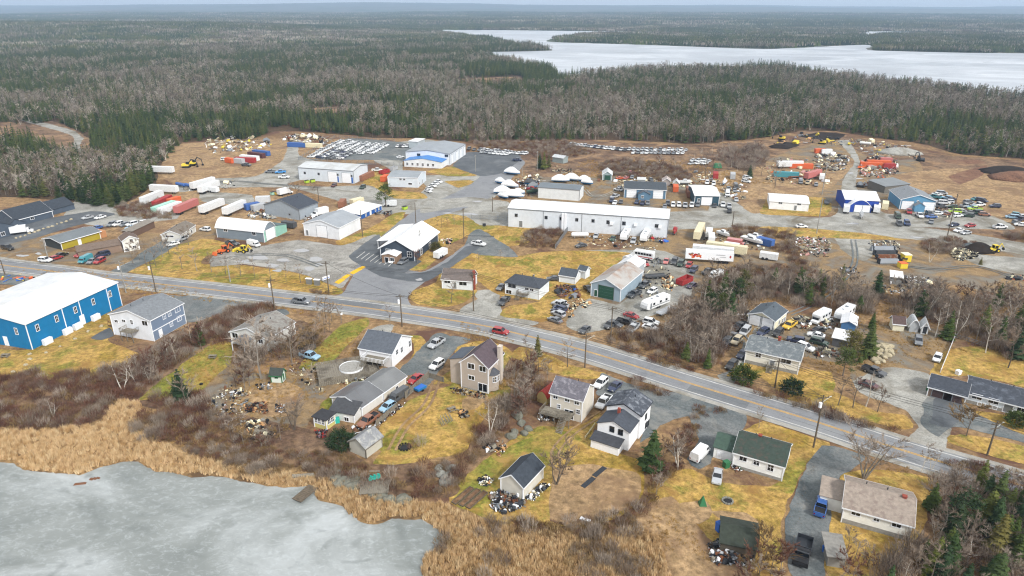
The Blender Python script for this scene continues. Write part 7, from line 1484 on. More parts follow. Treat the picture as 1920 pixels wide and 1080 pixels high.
WOODS = [[(1258, 600), (1290, 560), (1330, 525), (1400, 505), (1480, 510), (1560, 540), (1700, 560), (1800, 560), (1990, 575), (1990, 700), (1900, 680), (1790, 632), (1740, 600), (1690, 598), (1550, 582), (1500, 575), (1440, 565), (1395, 590), (1370, 640), (1335, 692), (1200, 640)], [(1745, 925), (1775, 900), (1850, 905), (1960, 940), (1990, 1120), (1630, 1120), (1650, 1060), (1720, 1020), (1740, 980)], [(920, 760), (950, 700), (1000, 680), (1035, 700), (1015, 745), (985, 780), (945, 800)], [(440, 680), (520, 655), (560, 640), (600, 625), (600, 650), (560, 690), (500, 700), (455, 740)], [(1345, 300), (1350, 285), (1430, 275), (1440, 300), (1400, 325)]]
area('undergrowth', WOODS, .3, SH['grey'] + SH['brown'][:1] + SH['red'][:1], .7, 1.6, clump=(7, .38))
BANK = [[(400, 760), (440, 800), (540, 850), (640, 850), (700, 880), (720, 920), (660, 905), (560, 885), (440, 875), (340, 850), (350, 820)], [(930, 985), (960, 970), (1060, 985), (1180, 960), (1215, 910), (1230, 930), (1200, 990), (1100, 1010), (980, 1010)], [(1210, 930), (1260, 900), (1280, 870), (1230, 890)], [(1290, 800), (1310, 765), (1355, 770), (1360, 780), (1320, 790), (1300, 830), (1260, 850)], [(1180, 715), (1200, 712), (1260, 740), (1250, 748), (1195, 730)], [(430, 600), (540, 575), (500, 590), (440, 640)], [(1850, 870), (1920, 895), (1960, 920), (1960, 940), (1850, 900), (1760, 870)], [(630, 550), (560, 545), (600, 553)]]
MIXED = [[(820, 1000), (900, 1000), (960, 1060), (900, 1100), (830, 1060)], [(1040, 1040), (1160, 1030), (1230, 1060), (1200, 1110), (1060, 1090)], [(930, 960), (1000, 985), (1090, 985), (1180, 965), (1210, 1000), (1140, 1040), (1000, 1030), (900, 1010)], [(340, 830), (420, 850), (560, 880), (700, 910), (690, 930), (560, 905), (400, 880), (330, 860)], [(240, 790), (330, 790), (340, 830), (260, 830)]]
area('shore_brush', MIXED, .55, SH['grey'] + SH['brown'], .5, 1.1, clump=(5, .45))
area('bank_brush', BANK, .9, SH['brown'] + SH['red'][:2] + SH['grey'][:1], .4, .9)
MARSH = [[(-60, 806), (80, 808), (180, 798), (225, 752), (260, 756), (300, 825), (340, 850), (440, 878), (560, 890), (660, 908), (720, 935), (830, 945), (870, 965), (960, 990), (1100, 1012), (1190, 992), (1230, 1000), (1260, 1100), (780, 1110), (790, 1040), (830, 1025), (820, 995), (790, 972), (735, 968), (700, 982), (665, 976), (640, 945), (592, 933), (585, 910), (530, 913), (400, 890), (340, 888), (290, 882), (262, 864), (185, 874), (150, 890), (100, 885), (50, 880), (25, 866), (-60, 842)]]
area('reeds', MARSH, 5.5, RD, .5, 1.0, excl=[POND], clump=(1.6, .3))
ROUGH = [[(1180, 1000), (1240, 960), (1300, 990), (1340, 1060), (1400, 1110), (1180, 1110)], [(860, 600), (1100, 690), (1090, 700), (960, 660), (860, 640)], [(1400, 800), (1545, 850), (1530, 860), (1480, 880), (1400, 830)], [(1000, 360), (1200, 350), (1300, 345), (1450, 345), (1300, 300), (1100, 300)], [(1640, 880), (1900, 940), (1800, 900), (1700, 870)], [(380, 640), (700, 620), (560, 800), (380, 860), (260, 800)], [(0, 500), (200, 510), (420, 560), (620, 600), (600, 580), (300, 560)], [(1320, 500), (1980, 560), (1980, 640), (1560, 700), (1300, 620)]]
area('dry_grass', ROUGH, 1.3, GT, .5, 1.5, clump=(6, .42))
LAWN_ = [[(880, 890), (1010, 800), (1125, 775), (1210, 905), (1070, 990), (880, 960)], [(700, 835), (850, 722), (915, 775), (800, 862)], [(1225, 900), (1350, 905), (1545, 825), (1480, 1060), (1200, 1090)], [(-40, 655), (232, 574), (262, 662), (60, 700)], [(1555, 1090), (1580, 890), (1760, 900), (1640, 1090)], [(1430, 660), (1560, 700), (1560, 760), (1380, 690)]]
area('lawn_grass', LAWN_, 2.6, GT, .18, .5, clump=(4, .4))
# ---------------- boulders, heaps, small things ----------------
mat('rock', '8b8b84', '6b6c66', 1.5, .9, bst=.6); mat('rock_pale', 'b5aa90', '8f866f', 1.5, .9, bst=.6); mat('rock_moss', '77766c', '5a5b50', 1.2, .95, bst=.6)
def rockmesh(seed, m_):
    r = random.Random(seed); import bmesh; bm = bmesh.new(); bmesh.ops.create_icosphere(bm, subdivisions=2, radius=1)
    for v in bm.verts:
        n_ = noise.noise(v.co * .9 + Vector((seed * 3.1, 0, 0))) * .5 + noise.noise(v.co * 2.2 + Vector((0, seed * 2.3, 0))) * .22; v.co *= 1 + n_
        v.co.z = v.co.z * .7
        if v.co.z < -.25: v.co.z = -.25
    me = bpy.data.meshes.new('boulder'); bm.to_mesh(me); bm.free(); me.materials.append(M[m_]); return me
RK = {m_: [rockmesh(i, m_) for i in range(4)] for m_ in ('rock', 'rock_pale', 'rock_moss')}
def rocks(lab, grp, spots, r0, r1, m_='rock'):
    for (px, py) in spots:
        loc = W(px, py); s = random.uniform(r0, r1); o = link('boulder', random.choice(RK[m_]), None, loc + Vector((0, 0, s * .22)), random.uniform(0, 6.28)); o.scale = (s, s * random.uniform(.7, 1), s * random.uniform(.8, 1.1)); tag(o, lab, 'boulder', grp); ORD.append(o)
rocks('pale boulder in the row before the dark slate building', 'boulder row', [(30 + i * 8.6, 447 - i * 2.9 + (i % 3) * .5) for i in range(13)], .5, .85, 'rock_pale')
rocks('mossy boulder at the shore left of the small deck', 'shore boulders', [(627, 884), (633, 889), (638, 896), (632, 900), (641, 905), (648, 901), (652, 908), (660, 905), (665, 912), (672, 907), (671, 916), (658, 915), (646, 911), (636, 908), (668, 901)], .7, 1.25, 'rock_moss')
rocks('grey boulder at the shore right of the small deck', 'shore boulders', [(722, 932), (731, 938), (742, 941), (755, 939), (764, 940), (700, 928), (711, 931)], .7, 1.5, 'rock_moss')
rocks('large mossy boulder below the beige house', 'big garden boulders', [(972, 781), (977, 795), (965, 812), (984, 814), (990, 806), (958, 820)], .9, 1.45, 'rock_moss')
rocks('grey boulder at the edge of the lower lawn', 'lower lawn boulders', [(826, 890), (834, 898), (842, 889), (830, 906), (845, 880), (850, 896), (822, 880), (838, 906)], .6, 1.1)
rocks('pale boulder in the pile right of the car yard', 'pale boulder pile', [(1645, 650), (1655, 648), (1664, 652), (1640, 660), (1650, 658), (1661, 660), (1668, 658), (1642, 668), (1650, 666), (1656, 671), (1664, 667), (1639, 676), (1647, 675), (1653, 679), (1667, 650), (1644, 681), (1672, 664), (1658, 654)], .7, 1.15, 'rock_pale')
rocks('pale stone on the grass beside the blue warehouse', 'stones by the warehouse', [(190, 612), (165, 622), (141, 636), (113, 650), (86, 662), (48, 685), (25, 698), (56, 665), (56, 674)], .4, .6, 'rock_pale')
rocks('stone on the verge behind the blue warehouse', 'verge stones', [(241, 541), (260, 543), (300, 548), (38, 515)], .4, .6, 'rock_pale')
def heap(name, lab, poly, n, s0, s1, mats, zmax=.8, flat=.5, kind='stuff'):
    mats = list(mats) + ['tyre']
    xs = [p[0] for p in poly]; ys = [p[1] for p in poly]; b = MB(); cx = sum(xs) / len(xs); cy_ = sum(ys) / len(ys); c0 = W(cx, cy_); k = 0
    R_ = max((W(*p) - c0).length for p in poly); fr = c0.length; NEAR = 1.25 if fr > 300 else .85 if fr > 170 else .62; n = int(n * (1.5 if fr > 170 else 2.2))
    while k < n:
        a, q = random.uniform(min(xs), max(xs)), random.uniform(min(ys), max(ys))
        if not inpoly([a], [q], poly)[0]: continue
        p = W(a, q) - c0; l = random.uniform(s0, s1) * random.choice([.3, .5, .7, 1.2]) * NEAR; w_ = l * random.uniform(.15, .9); h_ = l * random.uniform(.08, flat); z = random.random() ** 1.5 * zmax * max(0, 1 - p.length / R_)
        T = Matrix.Translation(p + Vector((0, 0, z + .05))) @ Matrix.Rotation(random.uniform(0, 6.28), 4, 'Z') @ Matrix.Rotation(random.gauss(0, .3), 4, 'X') @ Matrix.Rotation(random.gauss(0, .3), 4, 'Y')
        q_ = random.random(); mi = random.randrange(len(mats))
        if q_ < .42: b.box(-l * .9, l * .9, -.07 - l * .03, .07 + l * .03, 0, .1, mi, T)
        elif q_ < .46: b.cyl(T @ Vector((0, 0, 0)), T @ Vector((0, 0, .22)), .33, n=8, mi=len(mats) - 1)
        elif q_ < .48: b.cyl(T @ Vector((0, 0, 0)), T @ Vector((0, 0, .8)), .28, n=8, mi=mi)
        else: b.box(-l / 2, l / 2, -w_ / 2, w_ / 2, 0, h_ + .08, mi, T, tx=l * random.uniform(0, .2))
        k += 1
    o = link(name, b.mesh(name, mats), None, c0); tag(o, lab, None, None, kind); return o
JM = ['cream', 'rustm', 'greywood', 'dark', 'steel', 'cream', 'brown', 'greywood', 'rock_pale', 'concrete', 'white']
JL = ['white', 'steel', 'greywood', 'concrete', 'cream', 'rustm', 'dark']
plain('tan_wood', 'b98f62', .85); plain('pink_', 'b98a84', .8)
for name, poly, n, s0, s1, mats, zm in [('junk', [(380, 262), (430, 256), (500, 262), (512, 276), (470, 284), (400, 288), (385, 275)], 170, .8, 2.6, JM + ['yellowt', 'white'], 1.5), ('junk', [(528, 262), (540, 252), (590, 254), (625, 264), (612, 272), (560, 270)], 150, .8, 3, JM + ['white'], 2.5),
    ('rubble', [(1530, 292), (1560, 284), (1592, 296), (1585, 318), (1560, 322), (1528, 316)], 260, .6, 2.0, JL, 1.6), ('rubble', [(1612, 305), (1640, 290), (1680, 300), (1682, 325), (1655, 336), (1612, 330)], 330, .6, 2.0, JL + ['orange', 'pink_'], 1.6), ('junk', [(1606, 345), (1650, 338), (1652, 352), (1612, 352)], 70, .6, 3, ['greywood', 'steel', 'rustm'], .6),
    ('rubble', [(1480, 462), (1500, 446), (1545, 444), (1560, 465), (1552, 482), (1500, 480)], 280, .4, 1.6, ['rock_pale', 'pink_', 'white', 'greywood', 'brown', 'concrete'], 1.6), ('junk', [(1626, 455), (1680, 452), (1690, 470), (1640, 468)], 90, .4, 1.6, JM, .8), ('junk', [(1500, 250), (1560, 258), (1630, 268), (1610, 275), (1500, 270), (1450, 270)], 80, .6, 2.6, ['tan_wood', 'dark', 'yellowt', 'steel'], .8),
    ('log_pile', [(1780, 475), (1800, 466), (1828, 472), (1832, 484), (1800, 490), (1786, 484)], 240, .5, 1.5, ['rock_pale', 'cream', 'rock'], 2.2), ('junk', [(1695, 520), (1740, 520), (1745, 535), (1700, 540)], 70, .4, 2, ['steel', 'white', 'dark', 'greywood'], .7), ('junk', [(1570, 505), (1600, 500), (1612, 512), (1580, 520)], 24, .6, 2.6, ['steel', 'white', 'dark'], .8),
    ('junk', [(1042, 540), (1055, 534), (1080, 540), (1092, 555), (1070, 562), (1045, 556)], 110, .5, 2.0, ['rustm', 'rustm', 'brown', 'brown', 'steel', 'dark', 'rustm', 'tarp_blue', 'brown'], 1.3), ('scrap_wood', [(1070, 560), (1085, 556), (1108, 568), (1098, 580), (1085, 572), (1078, 590), (1070, 600), (1062, 590)], 60, .5, 1.8, ['tan_wood', 'cream'], .1), ('scrap_wood', [(1240, 520), (1258, 512), (1266, 535), (1258, 548), (1242, 538)], 60, .5, 1.6, ['tan_wood', 'cream'], .15),
    ('junk', [(1222, 440), (1250, 442), (1246, 458), (1220, 452)], 60, .5, 2.2, ['tan_wood', 'redp', 'tarp_blue', 'white', 'greywood'], .8), ('junk', [(1220, 486), (1236, 482), (1240, 498), (1222, 496)], 40, .4, 1.3, ['dark', 'steel', 'greywood'], .6), ('junk', [(1376, 585), (1400, 578), (1410, 590), (1396, 604), (1378, 604)], 80, .4, 1.6, JM, 1.1), ('junk', [(1488, 600), (1500, 590), (1520, 604), (1515, 618), (1495, 616)], 90, .4, 1.6, JM, 1.0),
    ('junk', [(1525, 600), (1560, 590), (1570, 612), (1540, 622)], 80, .4, 1.6, JM, .9), ('junk', [(1520, 655), (1560, 652), (1575, 668), (1530, 672)], 60, .5, 2.0, JM, .7), ('junk', [(384, 760), (420, 720), (470, 735), (455, 780), (400, 780)], 90, .3, 1.4, JM, .6), ('scrap_wood', [(448, 790), (500, 785), (515, 815), (480, 830), (450, 815)], 60, .5, 2.0, ['tan_wood', 'cream', 'greywood', 'concrete'], .4),
    ('scrap_wood', [(455, 760), (500, 755), (505, 775), (460, 775)], 90, .3, 1.5, ['greywood', 'tan_wood', 'brown', 'rustm'], .9), ('junk', [(515, 760), (535, 760), (536, 775), (518, 775)], 34, .3, 1, ['white', 'brown', 'steel', 'dark'], .7), ('junk', [(480, 722), (510, 718), (512, 730), (485, 732)], 14, .3, 1, ['white', 'white', 'steel'], .3), ('junk', [(430, 735), (460, 728), (458, 742), (432, 744)], 26, .3, 1, ['dark', 'steel', 'white', 'brown'], .4),
    ('junk', [(608, 712), (680, 692), (700, 700), (720, 700), (690, 718), (640, 722)], 120, .3, 1.3, JM + ['dark', 'dark'], .8), ('junk', [(690, 730), (720, 700), (745, 705), (735, 712)], 30, .3, 1, JM, .6), ('junk', [(590, 808), (615, 805), (612, 820), (595, 822)], 60, .2, .9, ['redp', 'dark', 'steel', 'dark'], .7), ('junk', [(660, 800), (690, 795), (700, 808), (665, 815)], 30, .3, 1.2, ['white', 'greywood', 'brown'], .3),
    ('junk', [(760, 755), (740, 765), (700, 798), (712, 800), (750, 770)], 40, .3, 1.2, ['greywood', 'dark', 'white', 'rustm'], .5), ('rubble', [(842, 728), (870, 730), (915, 742), (905, 750), (850, 738)], 80, .3, 1.0, ['rock_pale', 'brown', 'greywood'], .3), ('junk', [(920, 925), (945, 918), (985, 940), (975, 955), (945, 965), (920, 955)], 190, .25, 1.5, ['dark', 'steel', 'greywood', 'white', 'dark', 'rustm'], .9), ('junk', [(985, 935), (1020, 905), (1030, 910), (1000, 940)], 60, .3, 1.3, ['white', 'cream', 'steel', 'greywood', 'dark'], .4),
    ('junk', [(896, 900), (912, 892), (926, 900), (918, 912), (900, 911)], 55, .3, 1.1, ['tan_wood', 'white', 'greywood', 'cream', 'dark'], .7), ('junk', [(900, 845), (935, 822), (955, 840), (940, 858)], 30, .3, 1.8, ['greywood', 'white', 'tan_wood', 'brown'], .4), ('junk', [(1330, 1020), (1350, 1010), (1390, 1030), (1420, 1050), (1385, 1065), (1335, 1055)], 200, .3, 2.0, ['white', 'steel', 'dark', 'dark', 'greywood', 'rustm', 'steel'], 1.2), ('junk', [(1370, 868), (1390, 868), (1400, 880), (1378, 888)], 44, .25, 1.0, ['greenp', 'greywood', 'rustm', 'white'], .7),
    ('junk', [(858, 772), (875, 768), (880, 785), (862, 784)], 26, .3, 1.6, ['greywood', 'tan_wood'], .6), ('junk', [(1005, 775), (1035, 765), (1040, 790), (1010, 792)], 40, .3, 1.2, ['greywood', 'dark', 'white'], .5), ('junk', [(1030, 763), (1060, 768), (1055, 780), (1030, 776)], 22, .3, 1.0, ['tarp_blue', 'dark', 'white', 'redp'], .4), ('rubble', [(1085, 320), (1040, 312), (1030, 322), (1060, 326)], 60, .4, 1.3, ['rock', 'rock_pale'], .5), ('junk', [(967, 343), (1010, 338), (1012, 350), (975, 352)], 70, .4, 2.0, ['dark', 'steel', 'white', 'brown'], .9),
    ('junk', [(826, 448), (848, 448), (846, 458), (828, 456)], 40, .3, 1.2, ['white', 'pink_', 'cream'], .6), ('junk', [(565, 405), (600, 400), (600, 414), (570, 414)], 60, .4, 1.6, ['rustm', 'brown', 'white', 'dark'], .7), ('junk', [(700, 398), (735, 396), (735, 404), (708, 405)], 40, .4, 1.4, ['dark', 'brown', 'steel'], .6), ('junk', [(462, 402), (515, 402), (510, 412), (465, 410)], 50, .5, 2.0, ['white', 'lampglass', 'steel', 'dark'], .8), ('junk', [(1300, 320), (1340, 318), (1350, 345), (1310, 345)], 60, .4, 1.8, JM, .7), ('junk', [(1740, 392), (1775, 385), (1800, 392), (1790, 410), (1750, 408)], 60, .4, 1.5, JM, .6),
    ('junk', [(1435, 300), (1560, 290), (1560, 345), (1440, 345)], 160, .5, 2.2, JM + ['orange', 'pink_'], .7), ('junk', [(1590, 262), (1700, 270), (1720, 296), (1620, 290)], 110, .5, 2.4, JM + ['yellowt'], .6), ('junk', [(955, 335), (1010, 328), (1030, 352), (975, 372)], 110, .4, 2, JM, .6), ('junk', [(1150, 338), (1300, 338), (1300, 352), (1150, 350)], 120, .4, 1.8, JM + ['rustm'], .7), ('junk', [(1350, 345), (1400, 345), (1395, 375), (1360, 372)], 80, .4, 1.6, JM, .6),
    ('junk', [(1300, 432), (1440, 440), (1450, 470), (1310, 470)], 120, .4, 1.6, JM, .4), ('junk', [(1640, 535), (1760, 525), (1765, 548), (1650, 552)], 90, .4, 1.8, JL, .5), ('junk', [(1100, 440), (1240, 450), (1230, 470), (1080, 460)], 90, .3, 1.4, JM, .4), ('junk', [(340, 345), (440, 335), (440, 352), (350, 362)], 60, .5, 2, JM + ['tarp_blue', 'yellowt'], .6), ('junk', [(440, 380), (600, 385), (590, 420), (520, 415), (440, 400)], 110, .4, 1.8, JM, .4),
    ('junk', [(1180, 300), (1300, 345), (1200, 350), (1120, 340)], 60, .4, 1.6, JM, .4), ('junk', [(560, 660), (640, 700), (600, 740), (540, 700)], 60, .2, 1.1, JM + ['dark'], .3), ('junk', [(1200, 500), (1260, 500), (1250, 560), (1200, 560)], 60, .3, 1.4, JM, .3),
    ('junk', [(1882, 515), (1960, 520), (1960, 530), (1890, 525)], 50, .5, 2, ['orange', 'cream', 'dark'], .6), ('junk', [(0, 515), (40, 520), (68, 522), (60, 528), (0, 528)], 20, .5, 3, ['yellowt', 'tarp_blue', 'orange', 'greywood'], .6), ('junk', [(200, 458), (225, 455), (225, 472), (195, 472)], 40, .4, 1.6, ['dark', 'greywood', 'white', 'dgreen'], .7)]:
    heap(name, None, poly, n, s0, s1, mats, zm)
def mound(px, py, r1, h, m_, lab):
    b = MB(); c0 = W(px, py); n = 20; rings = []
    for j in range(7):
        t = j / 6; rings.append([(r1 * (1 - t) * math.cos(2 * PI * i / n) * (1 + .25 * noise.noise(Vector((i * .6, j, px)))), r1 * .7 * (1 - t) * math.sin(2 * PI * i / n) * (1 + .25 * noise.noise(Vector((i * .6, j + 9, px)))), h * math.sin(t * PI / 2) * (1 + .15 * noise.noise(Vector((i, j * 2, py))))) for i in range(n)])
    b.loft(rings); o = link('gravel_heap', b.mesh('gravel_heap', m_, True), None, c0); tag(o, lab, 'heap')
mound(1834, 470, 6, 3.2, 'peat', 'black gravel heap beside the yellow backhoe'); mound(1818, 466, 4.5, 2.2, 'gravel_dark', 'grey gravel heap left of the black one'); mound(1686, 286, 14, 3, 'gravel', 'low grey gravel heap on the far brown field'); mound(1890, 322, 15, 3, 'peat', 'long dark peat heap at the right edge'); mound(1912, 334, 16, 3.5, 'redsoil', 'red brown soil heap at the right edge'); mound(1462, 276, 7, 2.4, 'peat', 'black heap near the far forest edge')
# fences
def fence(p0, p1, h, lab, m_='white', sp=2.4, board=.16, gap=.0, cat='fence'):
    a, b_ = W(*p0), W(*p1); d = b_ - a; L_ = d.length; t = thing('fence', lab, cat, a, math.atan2(d.y, d.x)); n = max(1, int(L_ / sp))
    for i in range(n + 1): pb = MB(); pb.box(-.06, .06, -.06, .06, 0, h + .1); o = link('post', proto(('post', h, m_), lambda: pb.mesh('post', m_)), t); o.location = (i * L_ / n, 0, 0)
    w_ = L_ / n
    def panel():
        q = MB()
        if gap:
            for k in range(3): q.box(.05, w_ - .05, -.03, .03, h * (.2 + .33 * k), h * (.2 + .33 * k) + .1)
        else:
            k = int(w_ / board)
            for j in range(k): q.box(j * w_ / k + .01, (j + 1) * w_ / k - .01, -.025, .025, .05, h * (1 + .02 * math.sin(j * 9)))
        return q.mesh('panel', m_)
    pm = proto(('panel', p0, p1), panel)
    for i in range(n): o = link('panel', pm, t); o.location = (i * w_, 0, 0)
fence((1763, 699), (1790, 633), 1.1, 'white board fence down the side of the right hand lawn'); fence((1792, 634), (1862, 655), 1.2, 'low grey rail fence behind the right hand lawn', 'steel', gap=1); fence((1041, 467), (1066, 431), 1.8, 'grey solid fence running up to the very long warehouse', 'steel')
fence((760, 748), (804, 708), 1.8, 'grey board fence beside the red car', 'greywood'); fence((804, 708), (832, 717), 1.4, 'weathered panel fence by the tan house lawn', 'greywood'); fence((706, 800), (745, 765), 1.5, 'grey board fence beside the wrecked cars', 'greywood')
fence((560, 300), (628, 258), 1.8, 'wire fence along the left side of the fenced car lot', 'steel', 3.5, gap=1); fence((628, 258), (740, 266), 1.8, 'wire fence along the back of the fenced car lot', 'steel', 3.5, gap=1); fence((560, 300), (750, 311), 1.8, 'wire fence along the front of the fenced car lot', 'steel', 3.5, gap=1); fence((868, 409), (950, 414), 1.8, 'wire gate and fence left of the very long warehouse', 'steel', 3.5, gap=1)
fence((1097, 822), (1115, 797), .5, 'row of pale slabs beside the white two storey house', 'cream')
# timber deck with pool
c = W(652, 700); t = thing('pool_deck', 'raised grey timber deck round an oval pool below the white house', 'deck', c, .35); b = MB()
for i in range(26): b.box(-7 + i * .54, -7 + i * .54 + .5, -4.2, 4.2, 1.2, 1.28)
link('deck_boards', b.mesh('deck_boards', 'greywood'), t); b = MB()
for i in range(34):
    a = -7 + i * .42
    for y_ in (-4.25, 4.2): b.box(a, a + .36, y_, y_ + .06, 0, 2.0)
for i in range(20):
    a = -4.2 + i * .42
    for x_ in (-7.05, 7.05): b.box(x_, x_ + .06, a, a + .36, 0, 2.0)
link('skirt', b.mesh('skirt', 'greywood'), t); b = MB(); b.cyl((1, 0, 1.2), (1, 0, 1.75), 2.9, 2.9, 20, cap=False); b.cyl((1, 0, 1.5), (1, 0, 1.55), 2.85, 2.85, 20); o = link('pool_wall', b.mesh('pool_wall', 'white'), t); b = MB(); b.cyl((1, 0, 1.56), (1, 0, 1.6), 2.8, 2.8, 20); link('pool_cover', b.mesh('pool_cover', 'concrete'), o)
def simple(name, lab, cat, px, py, rz, parts, **k):
    t = thing(name, lab, cat, W(px, py), rz)
    for pn, m_, fn in parts: b = MB(); fn(b); link(pn, b.mesh(pn, m_), t)
    return t
simple('viewing_deck', 'small square timber deck above the shore boulders', 'deck', 703, 921, .1, [('deck_boards', 'greywood', lambda b: [b.box(-2.6 + i * .35, -2.6 + i * .35 + .32, -1.8, 1.8, .9, .98) for i in range(15)])] + [('post', 'greywood', (lambda x, y: lambda b: b.box(x - .1, x + .1, y - .1, y + .1, 0, .9))(x, y)) for x in (-2.4, 2.4) for y in (-1.6, 1.6)])
plain('teal', '2fae9f', .5)
for i, (px, py) in enumerate(((696, 911), (703, 909), (710, 907))): o = simple('garden_chair', 'turquoise garden chair on the small timber deck, %s' % ('left', 'middle', 'right')[i], 'chair', px, py, 1.2, [('seat', 'teal', lambda b: b.box(-.3, .3, -.3, .3, .4, .46)), ('backrest', 'teal', lambda b: b.box(.26, .34, -.3, .3, .4, 1.1)), ('armrest', 'teal', lambda b: [b.box(-.3, .3, s * .32 - .05, s * .32 + .05, .62, .67) for s in (-1, 1)])]); o.location.z = .98
simple('jetty', 'short mossy wooden jetty reaching onto the pond ice', 'jetty', 573, 929, 1.1, [('deck_boards', 'woodpole', lambda b: [b.box(-2.2 + i * .4, -2.2 + i * .4 + .36, -1.1, 1.1, .45, .55) for i in range(11)])])
simple('steps', 'rough plank steps down to the timber deck', 'steps', 702, 886, 0, [('step', 'greywood', (lambda j: lambda b: b.box(-1, 1, -j * .9, -j * .9 + .35, .1, .22))(j)) for j in range(5)])
simple('log', 'pale grey log lying in the reeds by the jetty', 'log', 569, 896, .1, [('trunk', 'greywood', lambda b: b.cyl((-2, 0, .5), (2, 0, .6), .4, .35, 8))])
def ring(px, py, r, lab, m_='rock', n=12):
    t = thing('fire_pit', lab, 'fire pit', W(px, py)); b = MB(); b.cyl((0, 0, .02), (0, 0, .1), r * .8, n=12); link('ash', b.mesh('ash', 'black'), t)
    for i in range(n): a = 2 * PI * i / n; b = MB(); b.box(-.22, .22, -.15, .15, 0, .3, tx=.04, ty=.04); o = link('stone', proto(('st', m_), lambda: b.mesh('stone', m_)), t); o.location = (r * math.cos(a), r * math.sin(a), 0); o.rotation_euler = (0, 0, a + PI / 2)
ring(759, 839, 1.2, 'dark round fire pit on the lawn above the pond', 'tyre'); ring(1364, 940, .9, 'stone fire ring on the lawn below the mossy roofed bungalow')
for i, (px, py) in enumerate(((868, 930), (881, 934), (894, 938))): simple('raised_bed', 'long wooden raised garden bed, %s of the three' % ('left', 'middle', 'right')[i], 'garden bed', px, py, .95, [('frame', 'woodpole', lambda b: [b.box(-2.6, 2.6, s * .5 - .05, s * .5 + .05, 0, .3) for s in (-1, 1)] + [b.box(s * 2.6 - .05, s * 2.6 + .05, -.5, .5, 0, .3) for s in (-1, 1)]), ('soil', 'mud', lambda b: b.box(-2.55, 2.55, -.45, .45, .02, .2))])
for px, py, lab in ((1124, 885, 'black mat on the bare lawn, upper one'), (1103, 905, 'black mat on the bare lawn, lower one')): simple('ground_mat', lab, 'mat', px, py, .85, [('sheet', 'dark', lambda b: b.box(-1.8, 1.8, -.5, .5, .06, .12))])
simple('concrete_block', 'pale slab on the bare lawn near the reeds', 'slab', 1097, 976, -.5, [('slab', 'white', lambda b: b.box(-.9, .9, -.35, .35, .05, .3))])
simple('garden_pyramid', 'green cloth pyramid on the lawn beside the dug bed', 'ornament', 1317, 946, 0, [('cover', 'greenp', lambda b: b.cyl((0, 0, 0), (0, 0, 2.0), .95, .03, 4))])
def picnic(px, py, lab, rz=0): simple('picnic_table', lab, 'table', px, py, rz, [('tabletop', 'greywood', lambda b: b.box(-.9, .9, -.4, .4, .7, .76)), ('bench', 'greywood', lambda b: b.box(-.9, .9, -.85, -.6, .42, .47)), ('bench', 'greywood', lambda b: b.box(-.9, .9, .6, .85, .42, .47)), ('leg', 'greywood', lambda b: b.box(-.7, -.6, -.7, .7, 0, .7)), ('leg', 'greywood', lambda b: b.box(.6, .7, -.7, .7, 0, .7))])
picnic(399, 671, 'grey picnic table on the green lawn strip'); picnic(11, 669, 'wooden picnic table at the foot of the blue warehouse'); picnic(847, 770, 'weathered picnic table on the tan house lawn', .6)
simple('tyre', 'old tyre lying on the green lawn strip', 'tyre', 377.5, 721, 0, [('tread', 'tyre', lambda b: b.cyl((0, 0, .02), (0, 0, .28), .42, .42, 12))])
simple('play_frame', 'collapsed grey timber frame on the tan house lawn', 'frame', 836, 790, .7, [('beam', 'greywood', (lambda i: lambda b: b.cyl((-1.6 + i * .35, -1, .1), (-1 + i * .35, 1.1, 1.2 if i % 2 else .4), .07, n=4))(i)) for i in range(9)])
simple('utility_cart', 'blue garden trailer by the grey board fence', 'trailer', 788, 732, .9, [('tub', 'bluewall', lambda b: b.box(-1.3, 1.3, -.8, .8, .5, 1.0)), ('liner', 'tarp_blue', lambda b: b.box(-1.15, 1.15, -.65, .65, 1.0, 1.04)), ('wheel', 'tyre', lambda b: b.cyl((0, -.95, .3), (0, -.8, .3), .3)), ('wheel', 'tyre', lambda b: b.cyl((0, .8, .3), (0, .95, .3), .3))])
for px, py, m_, lab, h_ in ((1361, 876, 'greenp', 'green wheeled bin beside the mossy roofed bungalow', 1.3), (1348, 995, 'tarp_blue', 'blue barrel beside the dark shed', 1.7), (1549, 1036, 'tarp_blue', 'blue bin left of the small weathered shed', 1.2), (632, 792, 'teal', 'turquoise barrel beside the yellow glazed shed', 1.0), (1742, 733, 'greenp', 'green bin at the brown garage corner', 1.1), (1796, 702, 'white', 'white tank on the lawn behind the brown garage', 1.0), (1430, 681, 'greenp', 'green bin before the cream bungalow', .9), (908, 424, 'dark', 'dark bin on the lawn by the warehouse pole', 1.0)):
    simple('bin', lab, 'bin', px, py, .4, [('tub', m_, lambda b: b.box(-.5, .5, -.45, .45, 0, h_, tx=-.05, ty=-.05)), ('lid', m_, lambda b: b.box(-.58, .58, -.52, .52, h_, h_ + .1))])
for i, (px, py) in enumerate(((580, 533), (595, 535))): simple('community_mailbox', 'grey community mailbox at the junction, %s one' % ('left', 'right')[i], 'mailbox', px, py, -.2, [('cabinet', 'steel', lambda b: b.box(-.9, .9, -.35, .35, .3, 1.9)), ('roof', 'white', lambda b: b.box(-1.05, 1.05, -.5, .5, 1.9, 2.05)), ('base', 'concrete', lambda b: b.box(-.8, .8, -.3, .3, 0, .3))])
simple('sign_board', 'white roadside sign board at the junction corner', 'sign', 612, 528, .9, [('panel', 'white', lambda b: b.box(-1.4, 1.4, -.06, .06, .8, 1.9)), ('post', 'steel', lambda b: b.box(-1.3, -1.2, -.05, .05, 0, .8)), ('post', 'steel', lambda b: b.box(1.2, 1.3, -.05, .05, 0, .8)), ('stripe', 'tarp_blue', lambda b: b.box(-1.3, 1.3, -.075, -.06, 1.1, 1.3))])
